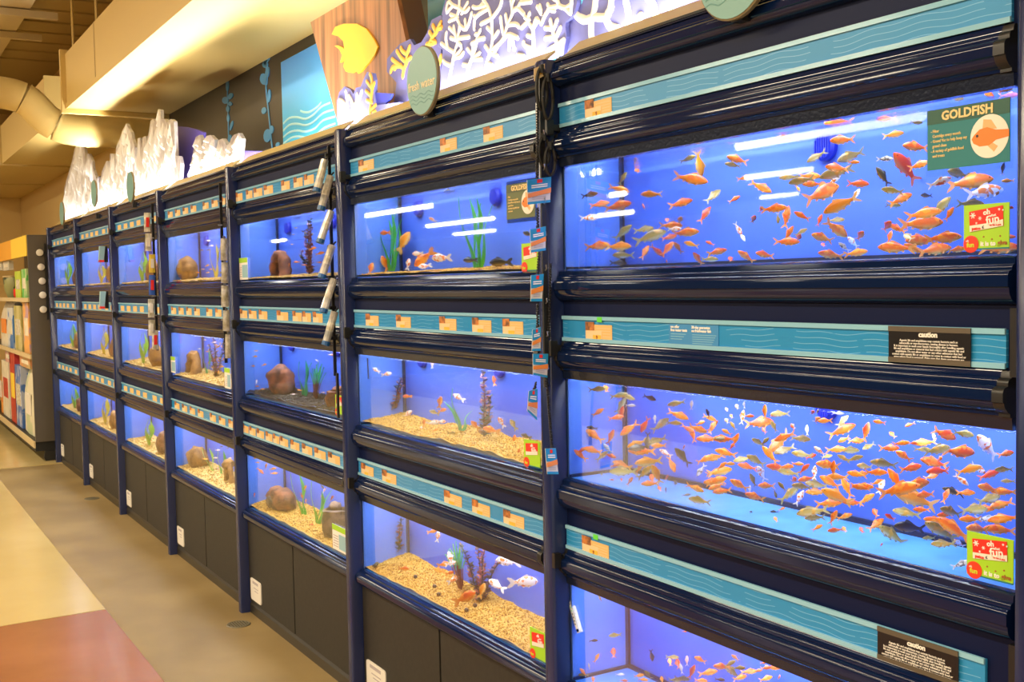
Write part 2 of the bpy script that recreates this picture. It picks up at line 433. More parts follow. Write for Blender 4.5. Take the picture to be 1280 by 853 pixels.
GOLDFISH = [
(1,1,'O',0.0743,0.1044,0.1773,1.5223,0.853,-0.498,0.154,0.002,0.299,0.954,'orange goldfish facing right, midwater at right end of top tank, rightmost'),
(1,1,'O',0.0815,0.0502,0.4327,1.5242,0.936,-0.061,0.347,-0.336,0.14,0.931,'orange goldfish facing right, midwater at right half of top tank, leftmost'),
(1,2,'Y',0.077,0.0873,0.2676,1.0094,-0.837,0.409,0.363,0.347,-0.117,0.931,'golden goldfish facing left, midwater at right half of middle tank, rightmost'),
(1,1,'W',0.0665,0.0617,0.1203,1.5016,0.955,-0.263,0.135,-0.033,0.359,0.933,'piebald goldfish facing right, midwater at right end of top tank, rightmost'),
(1,1,'O',0.0716,0.0838,0.2523,1.4618,0.87,-0.488,0.066,-0.025,0.09,0.996,'orange goldfish facing right, low at right half of top tank, rightmost'),
(1,1,'R',0.0698,0.1339,0.3257,1.561,-0.718,0.063,0.693,0.534,-0.588,0.608,'vermilion goldfish facing left, midwater at right half of top tank'),
(1,2,'O',0.0665,0.0356,0.2563,1.0331,0.71,-0.66,0.245,-0.181,0.166,0.969,'orange goldfish facing right, midwater at right half of middle tank, sixth from left'),
(1,2,'O',0.0609,0.0926,0.1868,1.0977,0.972,-0.203,-0.118,0.063,-0.259,0.964,'orange goldfish facing right, high at right end of middle tank, third from left'),
(1,2,'O',0.0601,0.0575,0.1715,0.9817,-0.602,0.553,0.576,0.624,-0.125,0.772,'orange goldfish facing left, low at right end of middle tank, second from left'),
(1,1,'O',0.0602,0.0702,0.2159,1.4182,0.948,-0.287,0.137,-0.009,0.406,0.914,'orange goldfish facing right, low at right end of top tank, second from left'),
(1,1,'O',0.0593,0.1364,0.1482,1.4182,0.698,-0.715,0.045,0.17,0.227,0.959,'orange goldfish facing right, low at right end of top tank, fifth from left'),
(1,1,'Y',0.0626,0.0291,0.3713,1.4992,-0.545,0.74,-0.395,-0.412,0.174,0.895,'golden goldfish facing left, midwater at right half of top tank'),
(1,2,'W',0.0551,0.0916,0.1368,1.1121,-0.713,0.08,0.696,0.612,-0.412,0.675,'piebald goldfish facing left, high at right end of middle tank'),
(1,2,'O',0.0607,0.1291,0.3011,1.0244,0.985,-0.166,0.044,-0.071,-0.16,0.985,'orange goldfish facing right, midwater at right half of middle tank, rightmost'),
(1,2,'G',0.0558,0.0869,0.1554,1.0107,0.992,-0.124,-0.039,0.103,0.568,0.817,'olive goldfish facing right, midwater at right end of middle tank, leftmost'),
(1,2,'G',0.0575,0.0848,0.2161,0.9664,-0.694,0.505,0.513,0.294,-0.451,0.842,'olive goldfish facing left, low at right end of middle tank, leftmost'),
(1,2,'K',0.0573,0.039,0.2397,0.9735,-0.943,0.267,0.2,0.183,-0.085,0.979,'dark goldfish facing left, low at right end of middle tank'),
(1,1,'O',0.0544,0.0389,0.2117,1.4742,0.758,-0.633,0.161,0.037,0.287,0.957,'orange goldfish facing right, low at right end of top tank, leftmost'),
(1,1,'O',0.0584,0.131,0.2924,1.4361,-0.96,0.279,0.033,0.052,0.061,0.997,'orange goldfish facing left, low at right half of top tank, rightmost'),
(1,1,'O',0.0535,0.0377,0.1748,1.4347,0.697,-0.713,0.079,-0.222,-0.109,0.969,'orange goldfish facing right, low at right end of top tank, third from left'),
(1,1,'O',0.0563,0.048,0.2733,1.4233,-0.667,0.74,0.087,0.145,0.015,0.989,'orange goldfish facing left, low at right half of top tank, second from left'),
(1,1,'O',0.0681,0.0386,0.7672,1.5779,0.78,-0.597,-0.186,0.161,-0.096,0.982,'orange goldfish facing right, high at left half of top tank'),
(1,1,'G',0.0731,0.0604,0.9273,1.4708,0.862,-0.394,0.317,-0.192,0.324,0.926,'olive goldfish facing right, low at left half of top tank, leftmost'),
(1,1,'G',0.0602,0.0854,0.4332,1.5602,-0.709,0.661,-0.245,-0.364,-0.045,0.93,'olive goldfish facing left, midwater at right half of top tank, second from left'),
(1,2,'Y',0.0586,0.0346,0.3885,1.0012,-0.773,0.456,0.441,0.331,-0.303,0.894,'golden goldfish facing left, low at right half of middle tank'),
(1,2,'G',0.0557,0.087,0.3148,0.9406,-0.722,0.36,0.591,0.6,-0.1,0.794,'olive goldfish facing left, low at right half of middle tank, second from left'),
(1,2,'O',0.0602,0.0642,0.6066,1.1043,0.959,-0.279,0.052,0.036,0.302,0.953,'orange goldfish facing right, high at centre of middle tank, second from left'),
(1,2,'O',0.0605,0.1033,0.595,1.0644,-0.81,0.089,-0.58,-0.433,0.576,0.693,'orange goldfish facing left, midwater at centre of middle tank, second from left'),
(1,2,'G',0.0558,0.032,0.4421,0.9656,-0.717,0.678,-0.162,0.208,0.431,0.878,'olive goldfish facing left, low at right half of middle tank, leftmost'),
(1,1,'G',0.0553,0.1108,0.4237,1.589,-0.907,0.29,-0.306,-0.335,-0.056,0.94,'olive goldfish facing left, high at right half of top tank'),
(1,1,'O',0.0544,0.0602,0.4104,1.4609,0.855,-0.13,-0.502,0.354,-0.562,0.748,'orange goldfish facing right, low at right half of top tank, leftmost'),
(1,2,'G',0.0468,0.0341,0.1829,1.1066,0.944,-0.3,0.139,-0.157,-0.038,0.987,'olive goldfish facing right, high at right end of middle tank, leftmost'),
(1,2,'O',0.0491,0.1119,0.2294,1.119,0.915,-0.187,-0.358,0.275,-0.358,0.892,'orange goldfish facing right, high at right end of middle tank, second from left'),
(1,2,'O',0.0499,0.118,0.2545,1.0687,-0.869,0.407,0.282,0.374,0.167,0.913,'orange goldfish facing left, midwater at right half of middle tank, rightmost'),
(1,2,'G',0.0458,0.0631,0.1122,1.0371,0.983,-0.136,0.122,-0.013,0.615,0.788,'olive goldfish facing right, midwater at right end of middle tank, rightmost'),
(1,2,'O',0.044,0.0251,0.0606,1.0209,-0.597,0.786,-0.163,0.31,0.413,0.856,'orange goldfish facing left, midwater at right end of middle tank, fifth from left'),
(1,2,'O',0.0453,0.034,0.111,0.9952,-0.97,0.139,0.198,0.2,-0.004,0.98,'orange goldfish facing left, low at right end of middle tank, fourth from left'),
(1,2,'O',0.047,0.1152,0.1309,0.9798,-0.66,0.746,0.086,0.097,-0.029,0.995,'orange goldfish facing left, low at right end of middle tank, rightmost'),
(1,2,'O',0.0527,0.115,0.4496,1.1022,0.713,-0.571,0.408,-0.12,0.473,0.873,'orange goldfish facing right, high at right half of middle tank, leftmost'),
(1,1,'O',0.0623,0.0397,1.0136,1.5413,0.89,-0.393,0.232,-0.312,-0.151,0.938,'orange goldfish facing right, midwater at left end of top tank, leftmost'),
(1,1,'O',0.0512,0.1247,0.4639,1.6537,-0.744,0.669,0.009,-0.211,-0.248,0.945,'orange goldfish facing left, high at right half of top tank, second from left'),
(1,1,'O',0.0468,0.1068,0.283,1.5893,-0.939,0.323,0.115,0.057,-0.186,0.981,'orange goldfish facing left, high at right half of top tank, rightmost'),
(1,1,'G',0.0459,0.1317,0.2202,1.5405,-0.973,0.12,0.198,0.162,-0.257,0.953,'olive goldfish facing left, midwater at right end of top tank'),
(1,1,'G',0.0457,0.1387,0.2018,1.4907,0.888,-0.46,-0.023,-0.082,-0.207,0.975,'olive goldfish facing right, midwater at right end of top tank'),
(1,1,'G',0.0469,0.1409,0.2597,1.4887,0.541,-0.372,0.754,-0.48,0.6,0.64,'olive goldfish facing up, midwater at right half of top tank'),
(1,2,'O',0.0624,0.0833,0.9969,1.0006,-0.613,0.79,-0.001,0.19,0.149,0.971,'orange goldfish facing left, low at left end of middle tank, rightmost'),
(1,2,'Y',0.064,0.1297,1.0338,0.9669,-0.915,0.399,-0.06,-0.021,0.102,0.995,'golden goldfish facing left, low at left end of middle tank'),
(1,2,'G',0.0643,0.09,1.0763,0.9428,-0.741,0.671,0.009,0.232,0.244,0.942,'olive goldfish facing left, low at left end of middle tank'),
(1,2,'G',0.0483,0.1388,0.3766,1.0489,-0.836,0.514,0.192,0.035,-0.3,0.953,'olive goldfish facing left, midwater at right half of middle tank, rightmost'),
(1,2,'G',0.0472,0.1375,0.326,0.9702,-0.669,0.723,0.171,0.425,0.183,0.887,'olive goldfish facing left, low at right half of middle tank, third from left'),
(1,2,'G',0.0422,0.0314,0.1566,1.0145,-0.922,0.156,0.355,0.302,-0.288,0.909,'olive goldfish facing left, midwater at right end of middle tank, leftmost'),
(1,2,'O',0.0422,0.0993,0.1163,1.024,-0.944,0.299,-0.139,0.061,0.573,0.818,'orange goldfish facing left, midwater at right end of middle tank, fourth from left'),
(1,1,'Y',0.0566,0.122,0.8391,1.6178,0.368,0.186,-0.911,0.713,-0.685,0.148,'golden goldfish facing down, high at left half of top tank'),
(1,1,'O',0.0573,0.1099,0.8709,1.4768,0.675,-0.733,0.08,-0.254,-0.129,0.959,'orange goldfish facing right, low at left half of top tank, leftmost'),
(1,1,'Y',0.0606,0.0666,1.05,1.4543,0.574,-0.819,0.004,0.125,0.093,0.988,'golden goldfish facing right, low at left end of top tank'),
(1,1,'O',0.0455,0.0335,0.3718,1.6074,-0.945,0.321,-0.055,-0.106,-0.143,0.984,'orange goldfish facing left, high at right half of top tank, third from left'),
(1,1,'O',0.0449,0.1046,0.3106,1.5056,0.867,-0.309,0.391,-0.324,0.246,0.914,'orange goldfish facing right, midwater at right half of top tank, rightmost'),
(1,2,'Y',0.0534,0.0653,0.7202,0.9951,0.958,-0.252,0.134,-0.05,0.314,0.948,'golden goldfish facing right, low at left half of middle tank, leftmost'),
(1,2,'O',0.0494,0.126,0.4937,1.0322,-0.934,0.296,0.2,0.146,-0.193,0.97,'orange goldfish facing left, midwater at centre of middle tank, rightmost'),
(1,2,'O',0.048,0.0799,0.4486,0.9736,0.867,-0.494,0.067,0.12,0.337,0.934,'orange goldfish facing right, low at right half of middle tank, second from left'),
(1,2,'R',0.0421,0.0886,0.2252,1.0618,-0.964,0.263,0.033,0.005,-0.107,0.994,'vermilion goldfish facing left, midwater at right end of middle tank'),
(1,1,'O',0.0588,0.0612,1.1226,1.458,0.603,-0.794,0.083,-0.111,0.019,0.994,'orange goldfish facing right, low at left end of top tank'),
(1,1,'O',0.0466,0.034,0.5327,1.5034,0.592,-0.802,0.083,-0.156,-0.013,0.988,'orange goldfish facing right, midwater at centre of top tank, second from left'),
(1,1,'O',0.0459,0.0307,0.4981,1.4424,0.814,-0.581,-0.015,0.173,0.218,0.96,'orange goldfish facing right, low at centre of top tank, rightmost'),
(1,1,'G',0.045,0.0297,0.462,1.5474,-0.787,0.596,-0.159,-0.196,0.004,0.981,'olive goldfish facing left, midwater at right half of top tank, leftmost'),
(1,1,'O',0.0434,0.0324,0.3829,1.5618,-0.942,0.315,0.116,0.136,0.045,0.99,'orange goldfish facing left, high at right half of top tank, leftmost'),
(1,1,'O',0.0476,0.1366,0.5153,1.4506,-0.942,0.184,0.279,0.197,-0.367,0.909,'orange goldfish facing left, low at centre of top tank, rightmost'),
(1,1,'O',0.0465,0.1161,0.4753,1.4182,-0.83,0.523,0.192,-0.007,-0.354,0.935,'orange goldfish facing left, low at right half of top tank, leftmost'),
(1,2,'O',0.0392,0.0303,0.2296,1.0724,0.935,-0.324,0.141,-0.12,0.085,0.989,'orange goldfish facing right, midwater at right end of middle tank, leftmost'),
(1,2,'O',0.0415,0.088,0.309,1.0367,-0.281,0.453,0.846,0.481,-0.696,0.532,'orange goldfish facing up, midwater at right half of middle tank, rightmost'),
(1,2,'Y',0.0375,0.0382,0.1289,1.0826,0.594,-0.737,0.322,-0.08,0.344,0.936,'golden goldfish facing right, high at right end of middle tank'),
(1,2,'O',0.0365,0.0287,0.0892,1.0612,-0.915,0.289,0.282,0.307,0.044,0.951,'orange goldfish facing left, midwater at right end of middle tank, third from left'),
(1,2,'O',0.039,0.1428,0.1433,1.0344,-0.642,0.766,0.001,-0.091,-0.077,0.993,'orange goldfish facing left, midwater at right end of middle tank, rightmost'),
(1,2,'O',0.0414,0.1392,0.2669,0.9658,-0.59,0.791,0.159,0.079,-0.14,0.987,'orange goldfish facing left, low at right half of middle tank, rightmost'),
(1,2,'G',0.0381,0.0277,0.1666,0.9627,-0.821,0.571,0.016,0.3,0.407,0.863,'olive goldfish facing left, low at right end of middle tank, rightmost'),
(1,2,'G',0.0454,0.0758,0.5524,1.0578,-0.939,0.264,-0.219,-0.021,0.594,0.804,'olive goldfish facing left, midwater at centre of middle tank, fourth from left'),
(1,2,'O',0.0431,0.0642,0.4314,1.0168,-0.774,0.363,0.519,0.571,0.046,0.82,'orange goldfish facing left, midwater at right half of middle tank, leftmost'),
(1,2,'G',0.0445,0.0931,0.4901,0.9998,-0.875,0.443,0.196,0.355,0.309,0.882,'olive goldfish facing left, low at centre of middle tank, rightmost'),
(1,2,'G',0.0473,0.1403,0.6058,0.959,0.619,-0.471,0.629,-0.229,0.658,0.718,'olive goldfish facing right, low at centre of middle tank'),
(1,1,'O',0.0524,0.1353,0.9163,1.5424,0.692,-0.679,0.245,-0.136,0.211,0.968,'orange goldfish facing right, midwater at left half of top tank, leftmost'),
(1,1,'O',0.0476,0.1316,0.6685,1.5561,0.484,-0.744,-0.461,0.348,-0.32,0.881,'orange goldfish facing right, midwater at centre of top tank, leftmost'),
(1,1,'W',0.0363,0.0292,0.1749,1.5199,0.667,-0.67,0.326,-0.343,0.113,0.933,'piebald goldfish facing right, midwater at right end of top tank, leftmost'),
(1,2,'O',0.0377,0.0756,0.2394,1.1077,-0.801,0.595,-0.073,0.202,0.383,0.901,'orange goldfish facing left, high at right end of middle tank'),
(1,2,'G',0.0352,0.0288,0.1313,1.1379,0.911,-0.361,-0.199,0.2,-0.034,0.979,'olive goldfish facing right, high at right end of middle tank, rightmost'),
(1,2,'O',0.0456,0.0569,0.6988,1.0634,-0.637,0.771,0.0,-0.095,-0.079,0.992,'orange goldfish facing left, midwater at centre of middle tank, leftmost'),
(1,2,'G',0.0509,0.1163,0.9712,1.0593,0.86,-0.081,0.504,-0.488,0.163,0.858,'olive goldfish facing right, midwater at left end of middle tank'),
(1,2,'O',0.047,0.0802,0.7729,1.0533,-0.751,0.661,0.009,0.293,0.321,0.901,'orange goldfish facing left, midwater at left half of middle tank, leftmost'),
(1,2,'K',0.0471,0.0386,0.8041,1.0171,-0.567,0.268,0.779,0.708,-0.325,0.627,'dark goldfish facing up, midwater at left half of middle tank'),
(1,2,'K',0.0497,0.0397,0.9502,1.0178,-0.972,0.229,-0.048,0.065,0.465,0.883,'dark goldfish facing left, midwater at left end of middle tank, rightmost'),
(1,2,'G',0.0518,0.134,1.0082,1.0171,-0.963,0.173,-0.208,-0.1,0.488,0.867,'olive goldfish facing left, midwater at left end of middle tank'),
(1,2,'Y',0.0481,0.0228,0.8694,0.9733,-0.451,0.004,0.893,0.709,-0.606,0.361,'golden goldfish facing up, low at left half of middle tank'),
(1,2,'G',0.0458,0.0249,0.7361,0.9389,-0.565,0.811,0.155,0.058,-0.149,0.987,'olive goldfish facing left, low at left half of middle tank'),
(1,2,'O',0.045,0.0326,0.6937,0.9839,0.916,-0.331,0.227,-0.15,0.242,0.959,'orange goldfish facing right, low at centre of middle tank, leftmost'),
(1,1,'G',0.0469,0.1199,0.7946,1.5483,0.826,-0.03,0.563,-0.432,0.608,0.666,'olive goldfish facing right, midwater at left half of top tank'),
(1,1,'G',0.0531,0.1365,1.1269,1.4902,0.588,-0.511,0.627,-0.609,0.23,0.759,'olive goldfish facing right, midwater at left end of top tank, leftmost'),
(1,1,'O',0.0501,0.1381,0.9538,1.4963,0.834,-0.552,-0.017,-0.1,-0.181,0.979,'orange goldfish facing right, midwater at left end of top tank, rightmost'),
(1,1,'G',0.0495,0.0358,0.9915,1.4332,-0.962,0.27,0.033,0.073,0.139,0.988,'olive goldfish facing left, low at left end of top tank'),
(1,1,'O',0.0443,0.0771,0.6758,1.6082,-0.909,0.307,0.282,0.197,-0.28,0.939,'orange goldfish facing left, high at centre of top tank, leftmost'),
(1,1,'O',0.0437,0.1313,0.5994,1.494,0.207,-0.029,0.978,-0.685,0.71,0.166,'orange goldfish facing up, midwater at centre of top tank'),
(1,1,'O',0.0409,0.0716,0.482,1.5585,0.911,-0.412,-0.026,0.046,0.04,0.998,'orange goldfish facing right, midwater at centre of top tank, rightmost'),
(1,1,'O',0.0409,0.0395,0.5086,1.6264,-0.636,0.772,0.0,-0.302,-0.249,0.92,'orange goldfish facing left, high at centre of top tank, rightmost'),
(1,1,'R',0.039,0.0744,0.3742,1.5357,0.912,-0.408,-0.026,-0.057,-0.19,0.98,'vermilion goldfish facing right, midwater at right half of top tank'),
(1,1,'O',0.039,0.0674,0.3731,1.4182,0.687,-0.708,0.163,-0.1,0.13,0.986,'orange goldfish facing right, low at right half of top tank, second from left'),
(1,1,'O',0.035,0.0512,0.2308,1.5522,0.843,-0.433,0.32,-0.172,0.348,0.922,'orange goldfish facing right, midwater at right end of top tank, leftmost'),
(1,1,'K',0.0366,0.0661,0.3156,1.5432,-0.3,0.427,0.853,0.421,-0.744,0.52,'dark goldfish facing up, midwater at right half of top tank'),
(1,1,'G',0.0355,0.0312,0.2664,1.5144,-0.807,0.56,0.189,0.023,-0.29,0.957,'olive goldfish facing left, midwater at right half of top tank, rightmost'),
(1,1,'O',0.0362,0.0886,0.2706,1.4212,-0.622,0.604,0.499,0.172,-0.516,0.839,'orange goldfish facing left, low at right half of top tank, fourth from left'),
(1,2,'O',0.0355,0.0285,0.2705,1.0994,0.932,-0.362,-0.028,0.114,0.217,0.97,'orange goldfish facing right, high at right half of middle tank, third from left'),
(1,2,'O',0.0362,0.0715,0.2779,1.0816,-0.852,0.143,0.503,0.345,-0.569,0.746,'orange goldfish facing left, high at right half of middle tank, fourth from left'),
(1,2,'O',0.036,0.0265,0.2955,1.0564,0.805,-0.593,-0.014,-0.006,-0.033,0.999,'orange goldfish facing right, midwater at right half of middle tank, fourth from left'),
(1,2,'R',0.0343,0.1089,0.1454,1.0647,0.797,-0.51,0.325,-0.21,0.271,0.939,'vermilion goldfish facing right, midwater at right end of middle tank'),
(1,2,'O',0.0373,0.0568,0.3514,1.0213,0.652,-0.759,-0.002,-0.115,-0.101,0.988,'orange goldfish facing right, midwater at right half of middle tank, third from left'),
(1,2,'O',0.0345,0.0291,0.2008,1.0339,-0.99,0.137,0.039,0.053,0.103,0.993,'orange goldfish facing left, midwater at right end of middle tank, second from left'),
(1,2,'K',0.0362,0.1422,0.2362,1.0202,-0.633,0.698,0.334,0.244,-0.229,0.942,'dark goldfish facing left, midwater at right end of middle tank'),
(1,2,'S',0.0352,0.1403,0.1715,0.9861,0.688,-0.726,-0.004,0.295,0.274,0.915,'silvery goldfish facing right, low at right end of middle tank, rightmost'),
(1,2,'O',0.0389,0.1348,0.3899,0.9389,0.897,-0.097,0.432,-0.257,0.681,0.686,'orange goldfish facing right, low at right half of middle tank, rightmost'),
(1,2,'O',0.0349,0.1057,0.1769,0.9895,-0.833,0.554,0.017,0.086,0.099,0.991,'orange goldfish facing left, low at right end of middle tank, third from left'),
(1,2,'O',0.0349,0.123,0.1667,1.006,0.658,-0.753,-0.002,0.306,0.265,0.915,'orange goldfish facing right, midwater at right end of middle tank, rightmost'),
(1,2,'G',0.0404,0.0845,0.5206,1.0816,0.929,-0.352,-0.114,0.105,-0.045,0.993,'olive goldfish facing right, high at centre of middle tank'),
(1,2,'O',0.0396,0.0311,0.507,1.0914,-0.81,0.489,-0.324,-0.291,0.145,0.946,'orange goldfish facing left, high at centre of middle tank'),
(1,2,'O',0.0406,0.0419,0.5566,1.0517,-0.404,0.522,0.751,0.61,-0.458,0.647,'orange goldfish facing up, midwater at centre of middle tank, rightmost'),
(1,2,'G',0.0388,0.0285,0.4626,1.0653,-0.851,0.489,0.194,0.305,0.158,0.939,'olive goldfish facing left, midwater at right half of middle tank, leftmost'),
(1,2,'O',0.044,0.0852,0.7254,1.0302,-0.727,0.634,0.265,0.272,-0.089,0.958,'orange goldfish facing left, midwater at left half of middle tank, third from left'),
(1,2,'O',0.046,0.1363,0.815,1.0043,-0.987,0.109,-0.119,-0.041,0.544,0.838,'orange goldfish facing left, midwater at left half of middle tank, second from left'),
(1,2,'G',0.0417,0.0573,0.6102,1.0328,-0.792,0.324,0.518,0.441,-0.285,0.851,'olive goldfish facing left, midwater at centre of middle tank, second from left'),
(1,2,'R',0.0421,0.1048,0.6019,1.0146,-0.676,0.716,0.172,0.124,-0.12,0.985,'vermilion goldfish facing left, midwater at centre of middle tank, rightmost'),
(1,2,'G',0.041,0.0854,0.5529,1.0144,-0.581,0.798,0.158,0.317,0.043,0.948,'olive goldfish facing left, midwater at centre of middle tank, rightmost'),
(1,2,'G',0.0399,0.1405,0.4576,1.0624,0.814,-0.581,-0.015,0.123,0.147,0.981,'olive goldfish facing right, midwater at right half of middle tank, second from left'),
(1,2,'Y',0.0396,0.1085,0.4551,1.017,-0.621,0.784,-0.001,-0.098,-0.077,0.992,'golden goldfish facing left, midwater at right half of middle tank, leftmost'),
(1,2,'G',0.0395,0.0496,0.4846,1.0021,-0.904,0.377,0.198,0.101,-0.264,0.959,'olive goldfish facing left, low at centre of middle tank, leftmost'),
(1,2,'O',0.0411,0.1299,0.5255,0.9763,-0.728,0.686,0.008,0.282,0.29,0.915,'orange goldfish facing left, low at centre of middle tank, rightmost'),
(1,2,'O',0.0402,0.1447,0.4662,0.9924,-0.047,0.508,0.86,0.606,-0.67,0.429,'orange goldfish facing up, low at right half of middle tank, rightmost'),
(1,2,'O',0.0385,0.0862,0.4002,0.9825,-0.87,0.482,0.108,0.318,0.38,0.869,'orange goldfish facing left, low at right half of middle tank, second from left'),
(1,2,'O',0.0461,0.1337,0.8154,0.9529,-0.703,0.706,-0.079,0.026,0.136,0.99,'orange goldfish facing left, low at left half of middle tank, second from left'),
(1,2,'O',0.0418,0.0292,0.6263,0.9868,-0.823,0.243,0.514,0.368,-0.461,0.807,'orange goldfish facing left, low at centre of middle tank, leftmost'),
(1,2,'O',0.0424,0.078,0.6356,0.9561,-0.865,0.347,0.364,0.31,-0.202,0.929,'orange goldfish facing left, low at centre of middle tank, second from left'),
(1,2,'G',0.0401,0.0876,0.4898,0.9394,-0.933,0.36,0.028,0.114,0.219,0.969,'olive goldfish facing left, low at centre of middle tank, second from left'),
(1,2,'O',0.0506,0.064,1.152,1.0203,-0.46,0.709,0.534,0.547,-0.248,0.8,'orange goldfish facing left, midwater at left end of middle tank, leftmost'),
(1,2,'O',0.0478,0.0474,0.9949,1.0531,-0.727,0.402,-0.557,-0.349,0.482,0.804,'orange goldfish facing left, midwater at left end of middle tank, second from left'),
(1,2,'O',0.0466,0.1024,0.8929,1.0887,0.724,-0.594,-0.351,0.351,-0.121,0.929,'orange goldfish facing right, high at left half of middle tank, leftmost'),
(1,1,'O',0.0485,0.0936,1.0811,1.5844,0.736,-0.622,-0.267,-0.026,-0.42,0.907,'orange goldfish facing right, high at left end of top tank'),
(1,1,'Y',0.0445,0.0308,0.8849,1.5565,-0.844,0.535,0.018,-0.15,-0.268,0.952,'golden goldfish facing left, midwater at left half of top tank'),
(1,1,'O',0.0393,0.0318,0.5554,1.4211,-0.963,0.182,0.199,0.236,0.213,0.948,'orange goldfish facing left, low at centre of top tank, second from left'),
(1,1,'G',0.0395,0.1288,0.5208,1.5993,-0.545,0.693,-0.472,-0.198,0.44,0.876,'olive goldfish facing left, high at centre of top tank, rightmost'),
(1,3,'G',0.043,0.1252,0.7568,0.5661,-0.661,0.36,0.659,0.65,-0.166,0.742,'olive goldfish facing left, midwater at left half of bottom tank'),
(1,2,'O',0.0365,0.0709,0.4222,1.0747,0.84,-0.539,0.069,0.149,0.352,0.924,'orange goldfish facing right, midwater at right half of middle tank, leftmost'),
(1,1,'Y',0.0351,0.1303,0.3472,1.6183,0.75,-0.642,0.161,-0.232,-0.028,0.972,'golden goldfish facing right, high at right half of top tank'),
(1,2,'O',0.0344,0.0432,0.3309,1.1186,0.458,0.088,0.885,-0.648,0.715,0.264,'orange goldfish facing up, high at right half of middle tank'),
(1,2,'O',0.0439,0.1401,0.8738,1.0578,0.862,-0.354,-0.364,0.222,-0.382,0.897,'orange goldfish facing right, midwater at left half of middle tank, second from left'),
(1,2,'Y',0.0468,0.1196,1.0622,1.0059,-0.704,0.631,-0.327,-0.291,0.165,0.943,'golden goldfish facing left, midwater at left end of middle tank'),
(1,2,'O',0.0483,0.1396,1.1468,0.9442,-0.786,0.503,0.359,0.491,0.154,0.858,'orange goldfish facing left, low at left end of middle tank, third from left'),
(1,2,'G',0.0437,0.0306,0.9189,0.9696,0.456,-0.578,0.677,-0.288,0.623,0.727,'olive goldfish facing up, low at left half of middle tank'),
(1,1,'R',0.046,0.0779,1.135,1.5542,0.686,-0.709,0.163,0.007,0.23,0.973,'vermilion goldfish facing right, midwater at left end of top tank'),
(1,1,'W',0.0452,0.0341,1.1149,1.5212,0.977,-0.207,0.047,0.013,0.28,0.96,'piebald goldfish facing right, midwater at left end of top tank'),
(1,1,'R',0.0422,0.1443,0.8485,1.5138,0.602,-0.128,0.788,-0.549,0.651,0.524,'vermilion goldfish facing up, midwater at left half of top tank'),
(1,1,'G',0.045,0.1302,1.04,1.4924,0.765,-0.624,0.16,0.058,0.314,0.948,'olive goldfish facing right, midwater at left end of top tank, rightmost'),
(1,1,'R',0.0408,0.0262,0.8277,1.4416,0.698,-0.071,0.713,-0.562,0.563,0.606,'vermilion goldfish facing up, low at left half of top tank'),
(1,1,'O',0.0397,0.0703,0.7277,1.4314,0.705,-0.665,0.245,-0.342,-0.016,0.94,'orange goldfish facing right, low at left half of top tank, rightmost'),
(1,1,'O',0.0391,0.095,0.6728,1.421,-0.714,0.375,0.591,0.318,-0.578,0.751,'orange goldfish facing left, low at centre of top tank, leftmost'),
(1,1,'G',0.0373,0.102,0.5637,1.5649,-0.584,0.812,-0.003,-0.087,-0.058,0.994,'olive goldfish facing left, high at centre of top tank, leftmost'),
(1,1,'O',0.0367,0.1138,0.5175,1.5483,-0.873,0.487,0.021,-0.123,-0.262,0.957,'orange goldfish facing left, midwater at centre of top tank, rightmost'),
(1,2,'G',0.0372,0.1069,0.5956,1.1188,-0.87,0.492,0.021,0.079,0.098,0.992,'olive goldfish facing left, high at centre of middle tank'),
(1,2,'G',0.0379,0.0686,0.6586,1.0272,-0.9,0.409,-0.148,0.096,0.518,0.85,'olive goldfish facing left, midwater at centre of middle tank, leftmost'),
(1,2,'R',0.0387,0.1071,0.6872,1.0047,-0.752,0.602,0.269,0.353,0.023,0.935,'vermilion goldfish facing left, midwater at centre of middle tank, leftmost'),
(1,2,'W',0.038,0.1011,0.6414,0.9986,-0.561,-0.074,0.824,0.672,-0.623,0.401,'piebald goldfish facing up, low at centre of middle tank, leftmost'),
(1,2,'O',0.0336,0.0681,0.3752,1.0956,0.975,-0.221,-0.035,0.133,0.446,0.885,'orange goldfish facing right, high at right half of middle tank, second from left'),
(1,2,'O',0.0338,0.076,0.3804,1.0361,-0.578,0.8,0.158,0.086,-0.132,0.987,'orange goldfish facing left, midwater at right half of middle tank, second from left'),
(1,2,'O',0.0325,0.0257,0.327,1.0272,-0.842,0.503,0.193,0.11,-0.19,0.976,'orange goldfish facing left, midwater at right half of middle tank, third from left'),
(1,2,'O',0.0388,0.1401,0.6684,0.9658,-0.973,0.198,0.118,0.123,0.01,0.992,'orange goldfish facing left, low at centre of middle tank, third from left'),
(1,2,'O',0.0402,0.1174,0.7739,0.9413,-0.567,0.807,-0.163,0.071,0.244,0.967,'orange goldfish facing left, low at left half of middle tank, rightmost'),
(1,3,'O',0.0417,0.133,0.8407,0.5374,0.725,-0.644,0.245,0.217,0.551,0.806,'orange goldfish facing right, midwater at left half of bottom tank, rightmost'),
(1,3,'O',0.0394,0.0727,0.728,0.5955,-0.946,0.254,0.2,0.21,0.014,0.978,'orange goldfish facing left, midwater at left half of bottom tank, rightmost'),
(1,2,'O',0.0439,0.0336,1.1155,0.9927,-0.789,0.55,0.274,0.364,0.06,0.929,'orange goldfish facing left, low at left end of middle tank, second from left'),
(1,2,'G',0.0394,0.0378,0.82,1.125,-0.936,0.322,-0.141,-0.191,-0.13,0.973,'olive goldfish facing left, high at left half of middle tank'),
(1,2,'O',0.0401,0.0879,0.8235,0.9436,0.512,-0.802,-0.306,0.135,-0.277,0.951,'orange goldfish facing right, low at left half of middle tank, leftmost'),
(1,2,'O',0.0286,0.0594,0.0815,1.1106,0.951,-0.278,0.137,-0.002,0.435,0.9,'orange goldfish facing right, high at right end of middle tank, rightmost'),
